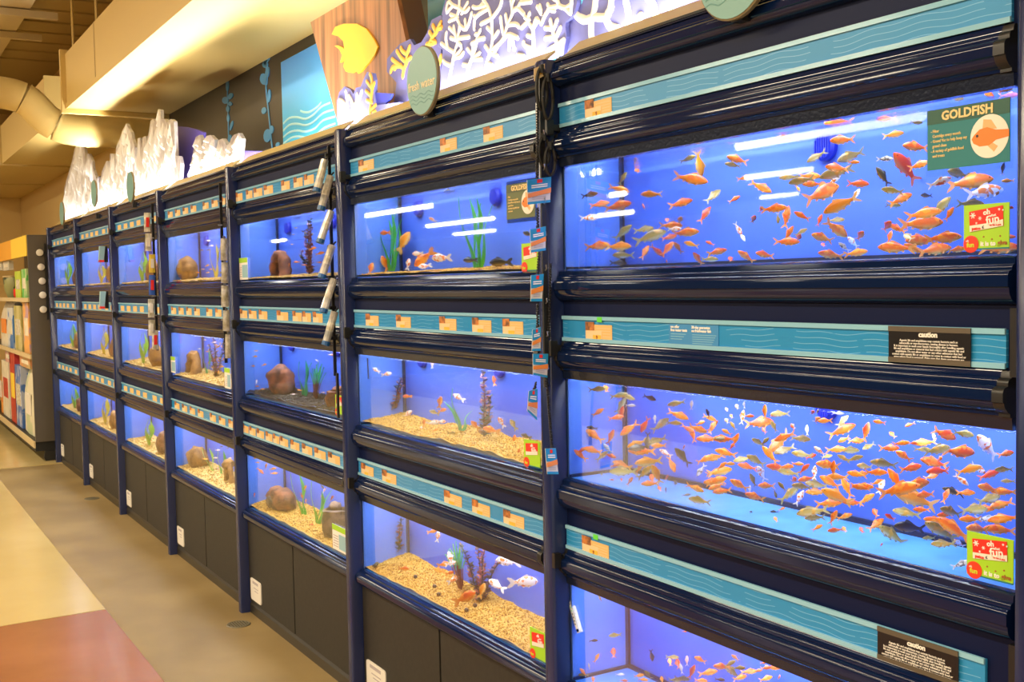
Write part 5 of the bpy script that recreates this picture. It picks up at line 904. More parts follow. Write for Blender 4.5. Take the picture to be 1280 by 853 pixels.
SMALLFISH = [
(3,1,'K',0.0283,0.1287,3.2705,1.6496,0.985,-0.122,0.121,-0.155,-0.332,0.93,'small black fish high at left half of top tank of third bay'),
(3,1,'G',0.0149,0.045,3.0568,1.5993,0.772,-0.636,-0.011,-0.038,-0.064,0.997,'small olive fish high at centre of top tank of third bay'),
(3,1,'O',0.0297,0.0885,2.9993,1.5193,0.83,-0.455,0.322,-0.335,0.054,0.941,'small orange fish midwater at centre of top tank of third bay, leftmost'),
(3,1,'O',0.0363,0.1391,3.057,1.5028,0.84,-0.488,0.24,-0.365,-0.18,0.914,'small orange fish midwater at centre of top tank of third bay, rightmost'),
(3,1,'O',0.0203,0.0733,2.8953,1.4654,0.636,-0.772,-0.0,-0.092,-0.077,0.993,'small orange fish low at right half of top tank of third bay'),
(3,1,'O',0.0237,0.0353,3.028,1.4704,-0.979,0.199,0.036,0.057,0.097,0.994,'small orange fish low at centre of top tank of third bay, second from left'),
(3,1,'O',0.0174,0.0267,2.9281,1.4567,0.991,-0.125,-0.039,0.068,0.236,0.969,'small orange fish low at centre of top tank of third bay, rightmost'),
(3,1,'Y',0.0126,0.1136,3.2936,1.5468,0.879,-0.475,-0.022,0.014,-0.021,1.0,'small golden fish midwater at left half of top tank of third bay'),
(3,1,'O',0.0151,0.0391,3.1197,1.461,0.108,0.142,0.984,-0.938,0.341,0.053,'small orange fish low at centre of top tank of third bay, leftmost'),
(3,1,'G',0.011,0.0732,3.1638,1.5792,0.873,-0.486,-0.021,0.148,0.223,0.964,'small olive fish high at left half of top tank of third bay'),
(3,2,'Y',0.0213,0.0452,3.5268,1.1471,0.739,-0.674,-0.009,-0.135,-0.161,0.978,'small golden fish high at left end of middle tank of third bay, rightmost'),
(3,2,'Y',0.0183,0.0402,3.5638,1.113,0.974,-0.223,-0.035,0.011,-0.11,0.994,'small golden fish high at left end of middle tank of third bay, second from left'),
(3,2,'Y',0.0212,0.0222,3.5234,1.0923,0.888,-0.459,-0.023,-0.087,-0.216,0.972,'small golden fish high at left end of middle tank of third bay, leftmost'),
(3,2,'Y',0.0215,0.0323,3.5863,1.0485,0.608,-0.794,0.002,-0.244,-0.185,0.952,'small golden fish midwater at left end of middle tank of third bay, leftmost'),
(3,2,'Y',0.0208,0.0225,3.4083,1.0635,0.894,-0.324,0.31,-0.252,0.21,0.945,'small golden fish midwater at left end of middle tank of third bay, rightmost'),
(3,2,'K',0.0196,0.0681,3.0965,1.1385,0.921,-0.361,0.144,-0.035,0.291,0.956,'small black fish high at centre of middle tank of third bay'),
(3,2,'W',0.016,0.0459,2.8744,1.107,-0.725,0.456,0.517,0.375,-0.367,0.851,'small white and orange fish high at right half of middle tank of third bay, leftmost'),
(3,2,'Y',0.0212,0.0448,3.508,0.9562,0.842,-0.54,-0.018,0.126,0.164,0.978,'small golden fish low at left end of middle tank of third bay, leftmost'),
(3,2,'Y',0.0186,0.0937,3.5833,0.9474,-0.989,0.142,0.039,0.083,0.317,0.945,'small golden fish low at left end of middle tank of third bay, second from left'),
(3,2,'Y',0.0211,0.0683,3.4567,0.9537,0.266,0.073,0.961,-0.916,0.33,0.228,'small golden fish low at left end of middle tank of third bay, rightmost'),
(3,2,'W',0.0195,0.0247,3.0842,0.9693,0.967,-0.251,-0.034,0.082,0.184,0.98,'small white and orange fish low at centre of middle tank of third bay, leftmost'),
(3,2,'Y',0.0191,0.0206,2.9962,0.9913,-0.897,0.395,0.198,0.209,-0.015,0.978,'small golden fish low at centre of middle tank of third bay'),
(3,2,'O',0.0153,0.0377,3.5561,0.9649,0.98,-0.194,-0.036,0.025,-0.062,0.998,'small orange fish low at left end of middle tank of third bay'),
(3,2,'W',0.0185,0.0481,3.592,0.9813,0.221,0.334,0.916,-0.941,0.319,0.111,'small white and orange fish low at left end of middle tank of third bay'),
(3,2,'W',0.0244,0.1148,2.9095,1.1233,0.924,-0.381,-0.027,0.033,0.009,0.999,'small white and orange fish high at right half of middle tank of third bay, rightmost'),
(3,2,'W',0.0165,0.1026,2.9712,0.9791,0.67,-0.742,-0.003,-0.06,-0.058,0.997,'small white and orange fish low at centre of middle tank of third bay, rightmost'),
(3,3,'Y',0.0192,0.025,3.5844,0.6594,0.603,-0.798,0.002,0.005,0.006,1.0,'small golden fish high at left end of bottom tank of third bay, leftmost'),
(3,3,'Y',0.0191,0.0219,3.535,0.6483,0.886,-0.462,-0.023,-0.031,-0.108,0.994,'small golden fish high at left end of bottom tank of third bay, second from left'),
(3,3,'W',0.0189,0.027,3.4885,0.6615,0.622,-0.783,0.001,0.089,0.072,0.993,'small white and orange fish high at left end of bottom tank of third bay'),
(3,3,'O',0.0269,0.0667,3.5574,0.6259,0.147,-0.128,0.981,-0.924,0.336,0.183,'small orange fish high at left end of bottom tank of third bay, second from left'),
(3,3,'Y',0.0298,0.0421,3.3987,0.6381,0.913,-0.382,0.146,-0.128,0.071,0.989,'small golden fish high at left end of bottom tank of third bay, rightmost'),
(3,3,'O',0.0302,0.0627,3.4479,0.6106,0.981,-0.193,-0.037,0.083,0.24,0.967,'small orange fish high at left end of bottom tank of third bay, rightmost'),
(3,3,'O',0.0379,0.0238,3.5051,0.6168,0.624,-0.424,-0.656,0.724,-0.001,0.689,'small orange fish high at left end of bottom tank of third bay, leftmost'),
(3,3,'O',0.0249,0.0793,3.1295,0.5965,0.257,-0.265,0.929,-0.824,0.443,0.354,'small orange fish midwater at centre of bottom tank of third bay, leftmost'),
(3,3,'O',0.0253,0.0946,3.214,0.5511,0.345,-0.042,-0.938,0.874,-0.35,0.337,'small orange fish midwater at left half of bottom tank of third bay'),
(3,3,'O',0.0176,0.0653,3.0875,0.5537,0.139,0.195,0.971,-0.935,0.349,0.064,'small orange fish midwater at centre of bottom tank of third bay, rightmost'),
(3,3,'G',0.0209,0.0309,3.0556,0.551,0.187,0.276,0.943,-0.93,0.359,0.079,'small olive fish midwater at centre of bottom tank of third bay'),
(3,3,'W',0.0245,0.117,3.0258,0.5971,0.532,-0.109,0.84,-0.809,0.229,0.542,'small white and orange fish midwater at centre of bottom tank of third bay, rightmost'),
(3,3,'W',0.0179,0.1398,3.1174,0.5555,-0.113,-0.226,0.967,0.941,-0.337,0.032,'small white and orange fish midwater at centre of bottom tank of third bay, leftmost'),
(3,3,'R',0.0241,0.1186,2.9519,0.5799,0.364,-0.381,0.85,-0.754,0.415,0.509,'small vermilion fish midwater at centre of bottom tank of third bay'),
(3,3,'R',0.0171,0.0813,2.9489,0.4985,0.757,-0.654,-0.01,0.299,0.332,0.895,'small vermilion fish low at centre of bottom tank of third bay, rightmost'),
(3,3,'R',0.0234,0.0478,2.838,0.4939,-0.813,0.456,0.362,0.489,0.197,0.85,'small vermilion fish low at right half of bottom tank of third bay'),
(3,3,'R',0.0207,0.0487,2.9889,0.4822,0.616,-0.788,0.001,0.399,0.313,0.862,'small vermilion fish low at centre of bottom tank of third bay, leftmost'),
(3,3,'K',0.0235,0.0491,2.8688,0.6445,0.264,-0.676,-0.688,0.833,-0.2,0.516,'small black fish high at right half of bottom tank of third bay'),
(3,3,'O',0.0193,0.0234,3.592,0.5031,0.173,0.252,0.952,-0.946,0.312,0.089,'small orange fish low at left end of bottom tank of third bay'),
(4,2,'Y',0.0169,0.0346,4.1296,1.1151,0.983,-0.179,-0.037,0.048,0.055,0.997,'small golden fish high at right half of middle tank of fourth bay'),
(4,2,'W',0.0239,0.1401,4.4357,1.1029,0.387,-0.349,0.853,-0.855,0.21,0.474,'small white and orange fish high at left half of middle tank of fourth bay'),
(4,2,'Y',0.0237,0.1155,4.3837,1.0923,0.775,-0.409,0.481,-0.429,0.217,0.877,'small golden fish high at left half of middle tank of fourth bay'),
(4,2,'W',0.0171,0.0467,4.2017,1.1249,0.923,-0.383,-0.027,0.168,0.34,0.925,'small white and orange fish high at centre of middle tank of fourth bay, rightmost'),
(4,2,'Y',0.024,0.14,4.4598,1.0325,0.633,-0.774,-0.0,0.068,0.055,0.996,'small golden fish midwater at left half of middle tank of fourth bay, rightmost'),
(4,2,'Y',0.0172,0.0919,4.2143,1.0428,-0.069,-0.152,0.986,0.958,-0.284,0.023,'small golden fish midwater at centre of middle tank of fourth bay, rightmost'),
(4,2,'Y',0.0244,0.1352,4.5554,0.9811,0.711,-0.703,-0.006,-0.105,-0.115,0.988,'small golden fish low at left half of middle tank of fourth bay'),
(4,2,'Y',0.0227,0.068,4.1664,1.0114,0.731,-0.663,0.162,0.11,0.349,0.931,'small golden fish midwater at centre of middle tank of fourth bay, leftmost'),
(4,2,'Y',0.0232,0.0808,4.2686,0.9781,0.073,-0.245,0.967,-0.955,0.264,0.139,'small golden fish low at centre of middle tank of fourth bay'),
(4,2,'Y',0.0207,0.1058,4.3755,1.0112,0.755,-0.655,-0.01,-0.084,-0.112,0.99,'small golden fish midwater at left half of middle tank of fourth bay, leftmost'),
(4,2,'Y',0.0184,0.1286,4.6047,1.0047,0.564,-0.041,0.825,-0.8,0.22,0.558,'small golden fish midwater at left end of middle tank of fourth bay'),
(4,2,'O',0.0176,0.0599,4.3742,1.0727,0.809,-0.588,-0.015,-0.091,-0.151,0.984,'small orange fish midwater at left half of middle tank of fourth bay'),
(4,2,'W',0.0145,0.0314,4.3043,1.133,0.991,-0.132,-0.039,0.066,0.206,0.976,'small white and orange fish high at centre of middle tank of fourth bay, leftmost'),
(4,2,'S',0.0149,0.0493,4.4757,1.0825,0.833,-0.553,-0.017,0.233,0.322,0.918,'small silvery fish high at left half of middle tank of fourth bay'),
(4,2,'W',0.0174,0.1104,4.266,1.0772,0.895,-0.445,-0.024,-0.09,-0.233,0.968,'small white and orange fish midwater at centre of middle tank of fourth bay'),
(4,1,'W',0.0234,0.0821,4.3721,1.6059,0.79,-0.613,-0.013,0.177,0.207,0.962,'small white and orange fish high at left half of top tank of fourth bay, leftmost'),
(4,1,'G',0.0202,0.0295,4.3086,1.559,0.842,-0.539,-0.018,-0.14,-0.251,0.958,'small olive fish midwater at centre of top tank of fourth bay'),
(4,1,'G',0.0183,0.1408,4.596,1.5686,0.988,-0.151,-0.038,0.014,-0.159,0.987,'small olive fish high at left half of top tank of fourth bay'),
(4,1,'Y',0.0229,0.0381,4.2448,1.4844,0.895,-0.104,0.434,-0.382,0.326,0.865,'small golden fish midwater at centre of top tank of fourth bay'),
(4,1,'Y',0.0203,0.071,4.3091,1.4677,0.606,-0.795,0.002,0.085,0.067,0.994,'small golden fish low at centre of top tank of fourth bay'),
(4,1,'Y',0.0209,0.1062,4.4857,1.4547,0.638,-0.752,0.163,0.01,0.22,0.976,'small golden fish low at left half of top tank of fourth bay'),
(4,1,'Y',0.0185,0.1355,4.674,1.4742,0.934,-0.356,-0.029,0.116,0.226,0.967,'small golden fish low at left end of top tank of fourth bay'),
(4,1,'O',0.0212,0.081,4.5792,1.4567,0.758,-0.653,-0.01,0.13,0.136,0.982,'small orange fish low at left half of top tank of fourth bay'),
(4,1,'W',0.0236,0.1077,4.4098,1.5827,0.811,-0.585,-0.015,0.199,0.251,0.947,'small white and orange fish high at left half of top tank of fourth bay, rightmost'),
(4,3,'W',0.0245,0.0703,4.2887,0.6045,0.992,-0.119,-0.04,0.036,-0.036,0.999,'small white and orange fish high at centre of bottom tank of fourth bay'),
(4,3,'W',0.0211,0.0703,4.3357,0.5606,0.804,-0.595,-0.014,0.126,0.147,0.981,'small white and orange fish midwater at centre of bottom tank of fourth bay, leftmost'),
(4,3,'Y',0.0291,0.0761,4.5379,0.5285,0.788,-0.616,-0.013,0.211,0.251,0.945,'small golden fish midwater at left half of bottom tank of fourth bay'),
(4,3,'W',0.0243,0.0589,4.2534,0.521,-0.169,-0.318,0.933,-0.972,0.212,-0.104,'small white and orange fish low at centre of bottom tank of fourth bay'),
(4,3,'W',0.0183,0.1,4.5504,0.4678,0.625,-0.781,0.0,0.364,0.291,0.885,'small white and orange fish low at left half of bottom tank of fourth bay, leftmost'),
(4,3,'W',0.0216,0.1149,4.4256,0.4667,0.778,-0.628,-0.012,0.164,0.184,0.969,'small white and orange fish low at left half of bottom tank of fourth bay, rightmost'),
(4,3,'W',0.0206,0.0903,4.1616,0.5808,0.623,-0.782,0.001,0.233,0.186,0.954,'small white and orange fish midwater at centre of bottom tank of fourth bay, rightmost'),
(4,3,'K',0.0169,0.0347,4.1,0.6465,0.636,-0.772,-0.0,0.339,0.279,0.898,'small black fish high at right half of bottom tank of fourth bay, leftmost'),
(4,3,'K',0.0167,0.0479,4.0469,0.6463,0.654,-0.757,-0.002,0.286,0.245,0.926,'small black fish high at right half of bottom tank of fourth bay, rightmost')]
POLY = {'crystal': [[(8.545,1.927),(8.372,2.188),(7.954,2.367),(7.853,2.434),(7.74,2.457),(7.586,2.458),(7.451,2.389),(7.43,2.302),(7.363,2.342),(7.305,2.341),(7.19,2.277),(7.173,2.223),(7.107,2.176),(7.07,2.142),(7.0,2.148),(7.047,2.048),(7.15,1.942),(7.251,1.854)],[(7.083,1.927),(6.986,2.084),(6.864,2.173),(6.702,2.227),(6.597,2.211),(6.573,2.261),(6.457,2.244),(6.43,2.189),(6.381,2.278),(6.26,2.32),(6.187,2.357),(6.065,2.387),(6.016,2.354),(5.939,2.317),(5.907,2.269),(5.847,2.218),(5.891,2.054),(5.943,1.987),(5.983,1.901),(6.48,1.878)],[(5.927,1.915),(5.859,2.051),(5.802,2.178),(5.776,2.262),(5.71,2.258),(5.686,2.191),(5.634,2.254),(5.571,2.25),(5.564,2.203),(5.504,2.254),(5.439,2.321),(5.378,2.321),(5.353,2.302),(5.299,2.311),(5.257,2.358),(5.208,2.347),(5.209,2.3),(5.117,2.286),(5.073,2.257),(5.049,2.269),(4.991,2.269),(4.931,2.249),(4.928,2.145),(4.926,2.071),(4.851,2.059),(4.826,2.018),(4.859,1.937),(5.277,1.892)],[(4.676,1.921),(4.629,2.004),(4.601,2.033),(4.549,2.089),(4.531,2.118),(4.459,2.121),(4.428,2.094),(4.417,2.066),(4.387,2.089),(4.335,2.101),(4.276,2.098),(4.206,2.068),(4.21,2.028),(4.255,1.988),(4.311,1.972),(4.33,1.921)],[(4.289,1.925),(4.222,1.977),(4.186,2.01),(4.155,2.058),(4.078,2.058),(4.043,2.038),(4.028,2.02),(3.984,2.024),(3.938,2.046),(3.908,2.053),(3.838,2.053),(3.796,2.022),(3.825,1.964),(3.888,1.915)]],'blueboard': [(5.41,2.293),(5.157,2.256),(4.937,2.213),(4.812,2.183),(4.87,1.967),(5.406,1.945)],'purplestrip': [(4.779,2.024),(4.52,2.037),(4.233,2.025),(3.873,1.983),(4.218,1.937),(4.772,1.958)],'picture': [[(4.409,2.493)],[(4.452,2.016)],[(3.507,2.393)]],'picwave': [[(4.147,2.217),(4.105,2.205),(4.041,2.196),(3.979,2.198),(3.917,2.206),(3.88,2.217)],[(4.394,2.189),(4.305,2.204),(4.193,2.193),(4.086,2.17),(3.981,2.175),(3.877,2.197),(3.769,2.199)],[(4.398,2.154),(4.308,2.171),(4.196,2.162),(4.088,2.141),(3.983,2.142),(3.86,2.165),(3.734,2.163)],[(4.4,2.122),(4.311,2.135),(4.198,2.13),(4.091,2.111),(3.965,2.11),(3.862,2.133),(3.717,2.13)],[(4.403,2.091),(4.291,2.105),(4.179,2.099),(4.072,2.081),(3.947,2.082),(3.845,2.098),(3.714,2.099)]],'weed': [([(5.362,2.185),(5.362,2.267),(5.357,2.338),(5.356,2.402),(5.359,2.456),(5.348,2.554)],[[(5.326,2.528),(5.332,2.511),(5.343,2.501),(5.357,2.498),(5.371,2.505),(5.379,2.519),(5.381,2.536),(5.376,2.553),(5.364,2.563),(5.35,2.566),(5.337,2.559),(5.328,2.545)],[(5.34,2.443),(5.355,2.436),(5.382,2.434),(5.414,2.437),(5.443,2.446),(5.46,2.457),(5.461,2.467),(5.446,2.475),(5.418,2.476),(5.386,2.473),(5.358,2.464),(5.341,2.453)],[(5.264,2.452),(5.286,2.447),(5.312,2.447),(5.335,2.452),(5.348,2.459),(5.348,2.468),(5.336,2.475),(5.313,2.479),(5.287,2.479),(5.265,2.475),(5.252,2.468),(5.251,2.459)],[(5.271,2.416),(5.277,2.411),(5.292,2.408),(5.312,2.41),(5.331,2.414),(5.345,2.421),(5.35,2.428),(5.344,2.433),(5.329,2.436),(5.309,2.434),(5.29,2.43),(5.276,2.423)],[(5.323,2.395),(5.328,2.387),(5.341,2.382),(5.358,2.382),(5.375,2.387),(5.386,2.395),(5.39,2.405),(5.384,2.413),(5.371,2.418),(5.354,2.418),(5.338,2.413),(5.326,2.405)],[(5.331,2.344),(5.336,2.333),(5.346,2.326),(5.359,2.324),(5.37,2.329),(5.378,2.339),(5.38,2.351),(5.376,2.362),(5.366,2.369),(5.353,2.371),(5.341,2.366),(5.333,2.356)],[(5.277,2.292),(5.294,2.28),(5.313,2.273),(5.328,2.273),(5.336,2.278),(5.334,2.289),(5.323,2.302),(5.306,2.313),(5.287,2.32),(5.272,2.321),(5.264,2.315),(5.266,2.305)],[(5.308,2.227),(5.32,2.219),(5.337,2.214),(5.355,2.215),(5.37,2.22),(5.377,2.228),(5.374,2.238),(5.363,2.246),(5.345,2.251),(5.327,2.25),(5.313,2.245),(5.306,2.237)]]),([(4.61,2.083),(4.63,2.167),(4.65,2.268),(4.668,2.344),(4.68,2.411),(4.668,2.508)],[[(4.656,2.553),(4.661,2.539),(4.671,2.53),(4.684,2.528),(4.696,2.535),(4.704,2.547),(4.706,2.562),(4.702,2.576),(4.691,2.585),(4.678,2.586),(4.666,2.58),(4.658,2.568)],[(4.7,2.564),(4.689,2.551),(4.685,2.542),(4.691,2.538),(4.704,2.542),(4.721,2.552),(4.738,2.565),(4.75,2.578),(4.753,2.587),(4.747,2.59),(4.734,2.586),(4.717,2.577)],[(4.62,2.545),(4.64,2.538),(4.659,2.534),(4.672,2.535),(4.677,2.54),(4.671,2.548),(4.656,2.557),(4.637,2.564),(4.618,2.568),(4.605,2.567),(4.6,2.562),(4.606,2.554)],[(4.638,2.523),(4.645,2.516),(4.662,2.513),(4.685,2.515),(4.708,2.521),(4.724,2.53),(4.729,2.539),(4.722,2.546),(4.705,2.549),(4.682,2.547),(4.66,2.541),(4.644,2.532)],[(4.625,2.479),(4.637,2.466),(4.654,2.458),(4.671,2.457),(4.684,2.464),(4.689,2.477),(4.685,2.491),(4.672,2.505),(4.656,2.512),(4.639,2.513),(4.626,2.506),(4.621,2.493)],[(4.655,2.454),(4.661,2.44),(4.68,2.432),(4.708,2.432),(4.739,2.44),(4.762,2.454),(4.773,2.47),(4.767,2.484),(4.748,2.493),(4.719,2.492),(4.689,2.484),(4.666,2.47)],[(4.611,2.359),(4.62,2.344),(4.633,2.333),(4.647,2.331),(4.658,2.338),(4.663,2.351),(4.661,2.368),(4.652,2.384),(4.639,2.394),(4.626,2.396),(4.615,2.39),(4.609,2.376)],[(4.687,2.293),(4.698,2.286),(4.715,2.283),(4.736,2.284),(4.753,2.29),(4.763,2.299),(4.762,2.308),(4.751,2.315),(4.733,2.318),(4.713,2.317),(4.696,2.311),(4.686,2.302)],[(4.621,2.156),(4.635,2.141),(4.661,2.132),(4.693,2.132),(4.722,2.141),(4.74,2.157),(4.742,2.174),(4.727,2.19),(4.7,2.198),(4.668,2.198),(4.64,2.189),(4.623,2.174)],[(4.583,2.183),(4.591,2.174),(4.604,2.168),(4.62,2.168),(4.634,2.173),(4.642,2.182),(4.642,2.193),(4.634,2.202),(4.621,2.208),(4.605,2.208),(4.591,2.203),(4.583,2.194)],[(4.502,2.094),(4.515,2.09),(4.532,2.09),(4.547,2.093),(4.557,2.098),(4.558,2.104),(4.551,2.109),(4.538,2.112),(4.521,2.113),(4.506,2.11),(4.497,2.105),(4.495,2.099)],[(4.659,2.437),(4.663,2.429),(4.671,2.425),(4.681,2.424),(4.691,2.428),(4.698,2.435),(4.7,2.443),(4.696,2.451),(4.688,2.456),(4.678,2.456),(4.668,2.452),(4.661,2.445)]])],'wood': [(3.244,2.418),(2.923,1.875),(2.298,1.96),(2.48,2.417)],'fishlogo': [(3.012,2.324),(2.974,2.344),(2.889,2.338),(2.772,2.314),(2.688,2.279),(2.623,2.228),(2.595,2.198),(2.626,2.174),(2.683,2.156),(2.74,2.14),(2.772,2.137),(2.783,2.149),(2.827,2.149),(2.883,2.163),(2.907,2.187),(2.886,2.21),(2.937,2.206),(2.915,2.229),(2.938,2.253),(2.987,2.277),(2.948,2.271),(2.892,2.248),(2.901,2.277),(2.945,2.303)],'fin': [(2.435,2.012),(2.297,1.986),(2.312,1.972),(2.356,1.961),(2.41,1.957)],'coral1': [(2.75,2.027),(2.726,2.057),(2.674,2.07),(2.625,2.052),(2.599,2.031),(2.577,2.049),(2.536,2.046),(2.512,2.066),(2.48,2.086),(2.435,2.074),(2.424,2.051),(2.427,2.005),(2.41,1.966),(2.233,1.95),(2.235,1.921),(2.58,1.9),(2.742,1.937)],'coral2': [(2.388,2.073),(2.385,2.114),(2.335,2.13),(2.286,2.143),(2.21,2.144),(2.183,2.119),(2.133,2.119),(2.094,2.138),(2.06,2.171),(1.997,2.172),(1.979,2.138),(2.001,2.096),(2.009,1.938),(2.252,1.915),(2.346,1.944),(2.317,2.026),(2.346,2.046)],'coral3': [(1.927,1.926),(1.938,1.973),(1.923,2.008),(1.917,2.052),(1.949,2.067),(1.936,2.085),(1.91,2.117),(1.916,2.156),(1.899,2.178),(1.885,2.201),(1.237,2.116),(1.231,2.033),(1.245,2.008),(1.279,1.997),(1.282,1.988),(1.277,1.963),(1.293,1.922),(1.38,1.925)],'coral4': [(1.303,1.919),(1.293,1.951),(1.284,1.956),(1.297,1.993),(1.291,2.004),(1.258,2.012),(1.224,2.032),(1.207,2.059),(0.815,2.056),(0.793,1.946),(0.991,1.935)],'br1': [[(2.619,1.942),(2.644,1.984),(2.685,2.017),(2.72,2.03)],[(2.644,1.984),(2.653,2.018),(2.661,2.051)],[(2.618,1.953),(2.601,1.994),(2.634,2.031)],[(2.564,1.935),(2.574,1.99),(2.564,2.026)],[(2.574,1.99),(2.538,2.016),(2.523,2.03)],[(2.601,1.994),(2.559,1.998)]],'br1o': [[(2.462,1.942),(2.453,1.983),(2.438,2.022),(2.442,2.059),(2.454,2.074)],[(2.444,2.028),(2.481,2.055)],[(2.449,2.003),(2.49,2.025)],[(2.443,1.981),(2.485,1.993)],[(2.455,1.957),(2.415,1.967)],[(2.438,2.022),(2.421,2.04)],[(2.436,1.949),(2.417,1.946)]],'br2o': [[(2.268,2.037),(2.255,2.06),(2.236,2.076),(2.229,2.1),(2.211,2.121)],[(2.236,2.076),(2.276,2.099),(2.304,2.124)],[(2.229,2.1),(2.263,2.116),(2.274,2.128)],[(2.255,2.06),(2.301,2.083),(2.342,2.105)],[(2.277,2.074),(2.337,2.079),(2.356,2.067)],[(2.301,2.083),(2.326,2.072)],[(2.236,2.081),(2.207,2.086)],[(2.084,2.097),(2.062,2.112),(2.029,2.129),(1.997,2.15)],[(2.029,2.129),(2.049,2.152)],[(2.018,2.136),(1.993,2.135)],[(2.062,2.112),(2.036,2.1)],[(2.051,2.117),(2.071,2.137)],[(2.094,2.104),(2.052,2.1)],[(2.013,2.032),(2.002,2.053)]],'br3': [[[(1.877,1.962),(1.86,1.996),(1.842,2.03),(1.821,2.055),(1.816,2.076)],[(1.842,2.03),(1.889,2.053),(1.921,2.071)],[(1.881,2.05),(1.892,2.076),(1.889,2.094)],[(1.821,2.055),(1.836,2.083),(1.843,2.103)],[(1.836,2.082),(1.87,2.105)],[(1.821,2.055),(1.799,2.033),(1.851,2.017)],[(1.86,1.996),(1.899,2.011),(1.911,2.02)],[(1.851,2.017),(1.808,2.013),(1.792,2.02)],[(1.817,2.065),(1.756,2.057)],[(1.833,2.064),(1.864,2.076)]],[[(1.816,2.076),(1.808,2.099),(1.822,2.124),(1.809,2.147),(1.804,2.178)],[(1.809,2.147),(1.775,2.129),(1.752,2.134)],[(1.818,2.123),(1.861,2.14)],[(1.809,2.147),(1.844,2.162),(1.867,2.178)],[(1.808,2.099),(1.77,2.081),(1.738,2.117)],[(1.822,2.124),(1.87,2.123)],[(1.77,2.081),(1.776,2.107)],[(1.844,2.162),(1.884,2.152),(1.875,2.176)],[(1.795,2.129),(1.759,2.15)]],[[(1.784,1.933),(1.76,1.979),(1.728,2.009),(1.712,2.041),(1.693,2.062)],[(1.712,2.041),(1.672,2.037)],[(1.712,2.037),(1.742,2.036)],[(1.701,2.053),(1.719,2.056)],[(1.736,2.003),(1.765,2.026)],[(1.744,1.994),(1.689,1.984)],[(1.744,1.994),(1.699,2.002)],[(1.76,1.979),(1.793,1.988)],[(1.736,2.003),(1.734,2.035)]],[[(1.674,1.915),(1.665,1.962),(1.642,1.993),(1.627,2.024),(1.629,2.059),(1.631,2.08),(1.644,2.11),(1.671,2.137)],[(1.631,2.08),(1.688,2.078)],[(1.631,2.08),(1.589,2.098),(1.575,2.115)],[(1.644,2.11),(1.717,2.102),(1.725,2.072)],[(1.658,2.12),(1.708,2.125),(1.73,2.133)],[(1.627,2.024),(1.598,2.039)],[(1.629,2.045),(1.653,2.061)],[(1.642,1.993),(1.666,2.015)],[(1.642,1.996),(1.593,2.007),(1.565,2.019)],[(1.635,1.991),(1.601,1.975)],[(1.6,2.005),(1.618,1.988)],[(1.697,2.122),(1.679,2.129)],[(1.717,2.102),(1.724,2.107)],[(1.657,1.968),(1.629,1.956)]],[[(1.565,2.016),(1.577,2.048),(1.583,2.073)],[(1.565,2.016),(1.551,2.043),(1.523,2.071),(1.528,2.105)],[(1.55,2.046),(1.511,2.041),(1.492,2.031)],[(1.523,2.074),(1.497,2.078),(1.465,2.055)],[(1.497,2.078),(1.483,2.088)],[(1.565,2.019),(1.538,2.02),(1.499,2.003)],[(1.538,2.02),(1.543,1.984)],[(1.525,2.008),(1.517,1.979)],[(1.556,2.074),(1.55,2.05)],[(1.483,2.088),(1.433,2.08)]],[[(1.425,1.956),(1.424,1.991),(1.426,2.011),(1.447,2.035),(1.44,2.053)],[(1.426,2.011),(1.404,2.026)],[(1.426,2.011),(1.41,2.033),(1.398,2.024)],[(1.447,2.035),(1.479,2.025)],[(1.424,1.991),(1.452,2.0)],[(1.425,1.962),(1.462,1.976),(1.471,1.987)],[(1.441,2.037),(1.462,2.048)],[(1.501,1.96),(1.469,1.951)]],[[(1.315,1.926),(1.317,1.954),(1.334,1.986),(1.344,2.016)],[(1.334,1.986),(1.315,2.01)],[(1.322,1.968),(1.302,1.989)],[(1.325,1.972),(1.369,1.977)],[(1.339,1.995),(1.369,2.002)],[(1.317,1.951),(1.288,1.958)],[(1.317,1.951),(1.358,1.946)],[(1.335,1.942),(1.365,1.941)]],[[(1.386,2.016),(1.367,2.034),(1.349,2.046),(1.355,2.056)],[(1.355,2.044),(1.326,2.034)],[(1.349,2.046),(1.308,2.043),(1.314,2.057)],[(1.308,2.043),(1.28,2.031),(1.252,2.034)],[(1.385,2.047),(1.391,2.061)],[(1.385,2.041),(1.403,2.061)],[(1.28,2.031),(1.258,2.014)],[(1.252,2.043),(1.256,2.013)]],[[(1.488,2.126),(1.508,2.11),(1.522,2.094)],[(1.508,2.11),(1.47,2.098),(1.445,2.106)],[(1.495,2.121),(1.527,2.141)]],[[(1.336,2.087),(1.331,2.067),(1.314,2.057)],[(1.331,2.067),(1.366,2.081)]],[[(1.671,2.137),(1.678,2.16),(1.656,2.168)],[(1.678,2.16),(1.713,2.178)]]],'br4': [[[(1.186,1.939),(1.188,1.963),(1.185,1.984),(1.174,2.002),(1.168,2.025),(1.162,2.047)],[(1.179,1.989),(1.217,1.99),(1.249,2.01)],[(1.179,1.989),(1.128,1.978),(1.112,1.995),(1.107,2.011)],[(1.107,1.994),(1.128,1.978),(1.113,1.954),(1.083,1.942)],[(1.208,1.989),(1.233,2.0)]],[[(1.049,1.941),(1.044,1.963),(1.048,1.984),(1.053,1.999),(1.047,2.023)]],[[(0.947,1.942),(0.955,1.966),(0.968,1.98),(0.982,2.0)]],[[(1.011,1.95),(1.001,1.954)]],[[(0.894,1.947),(0.898,1.975),(0.884,1.993)]]]}
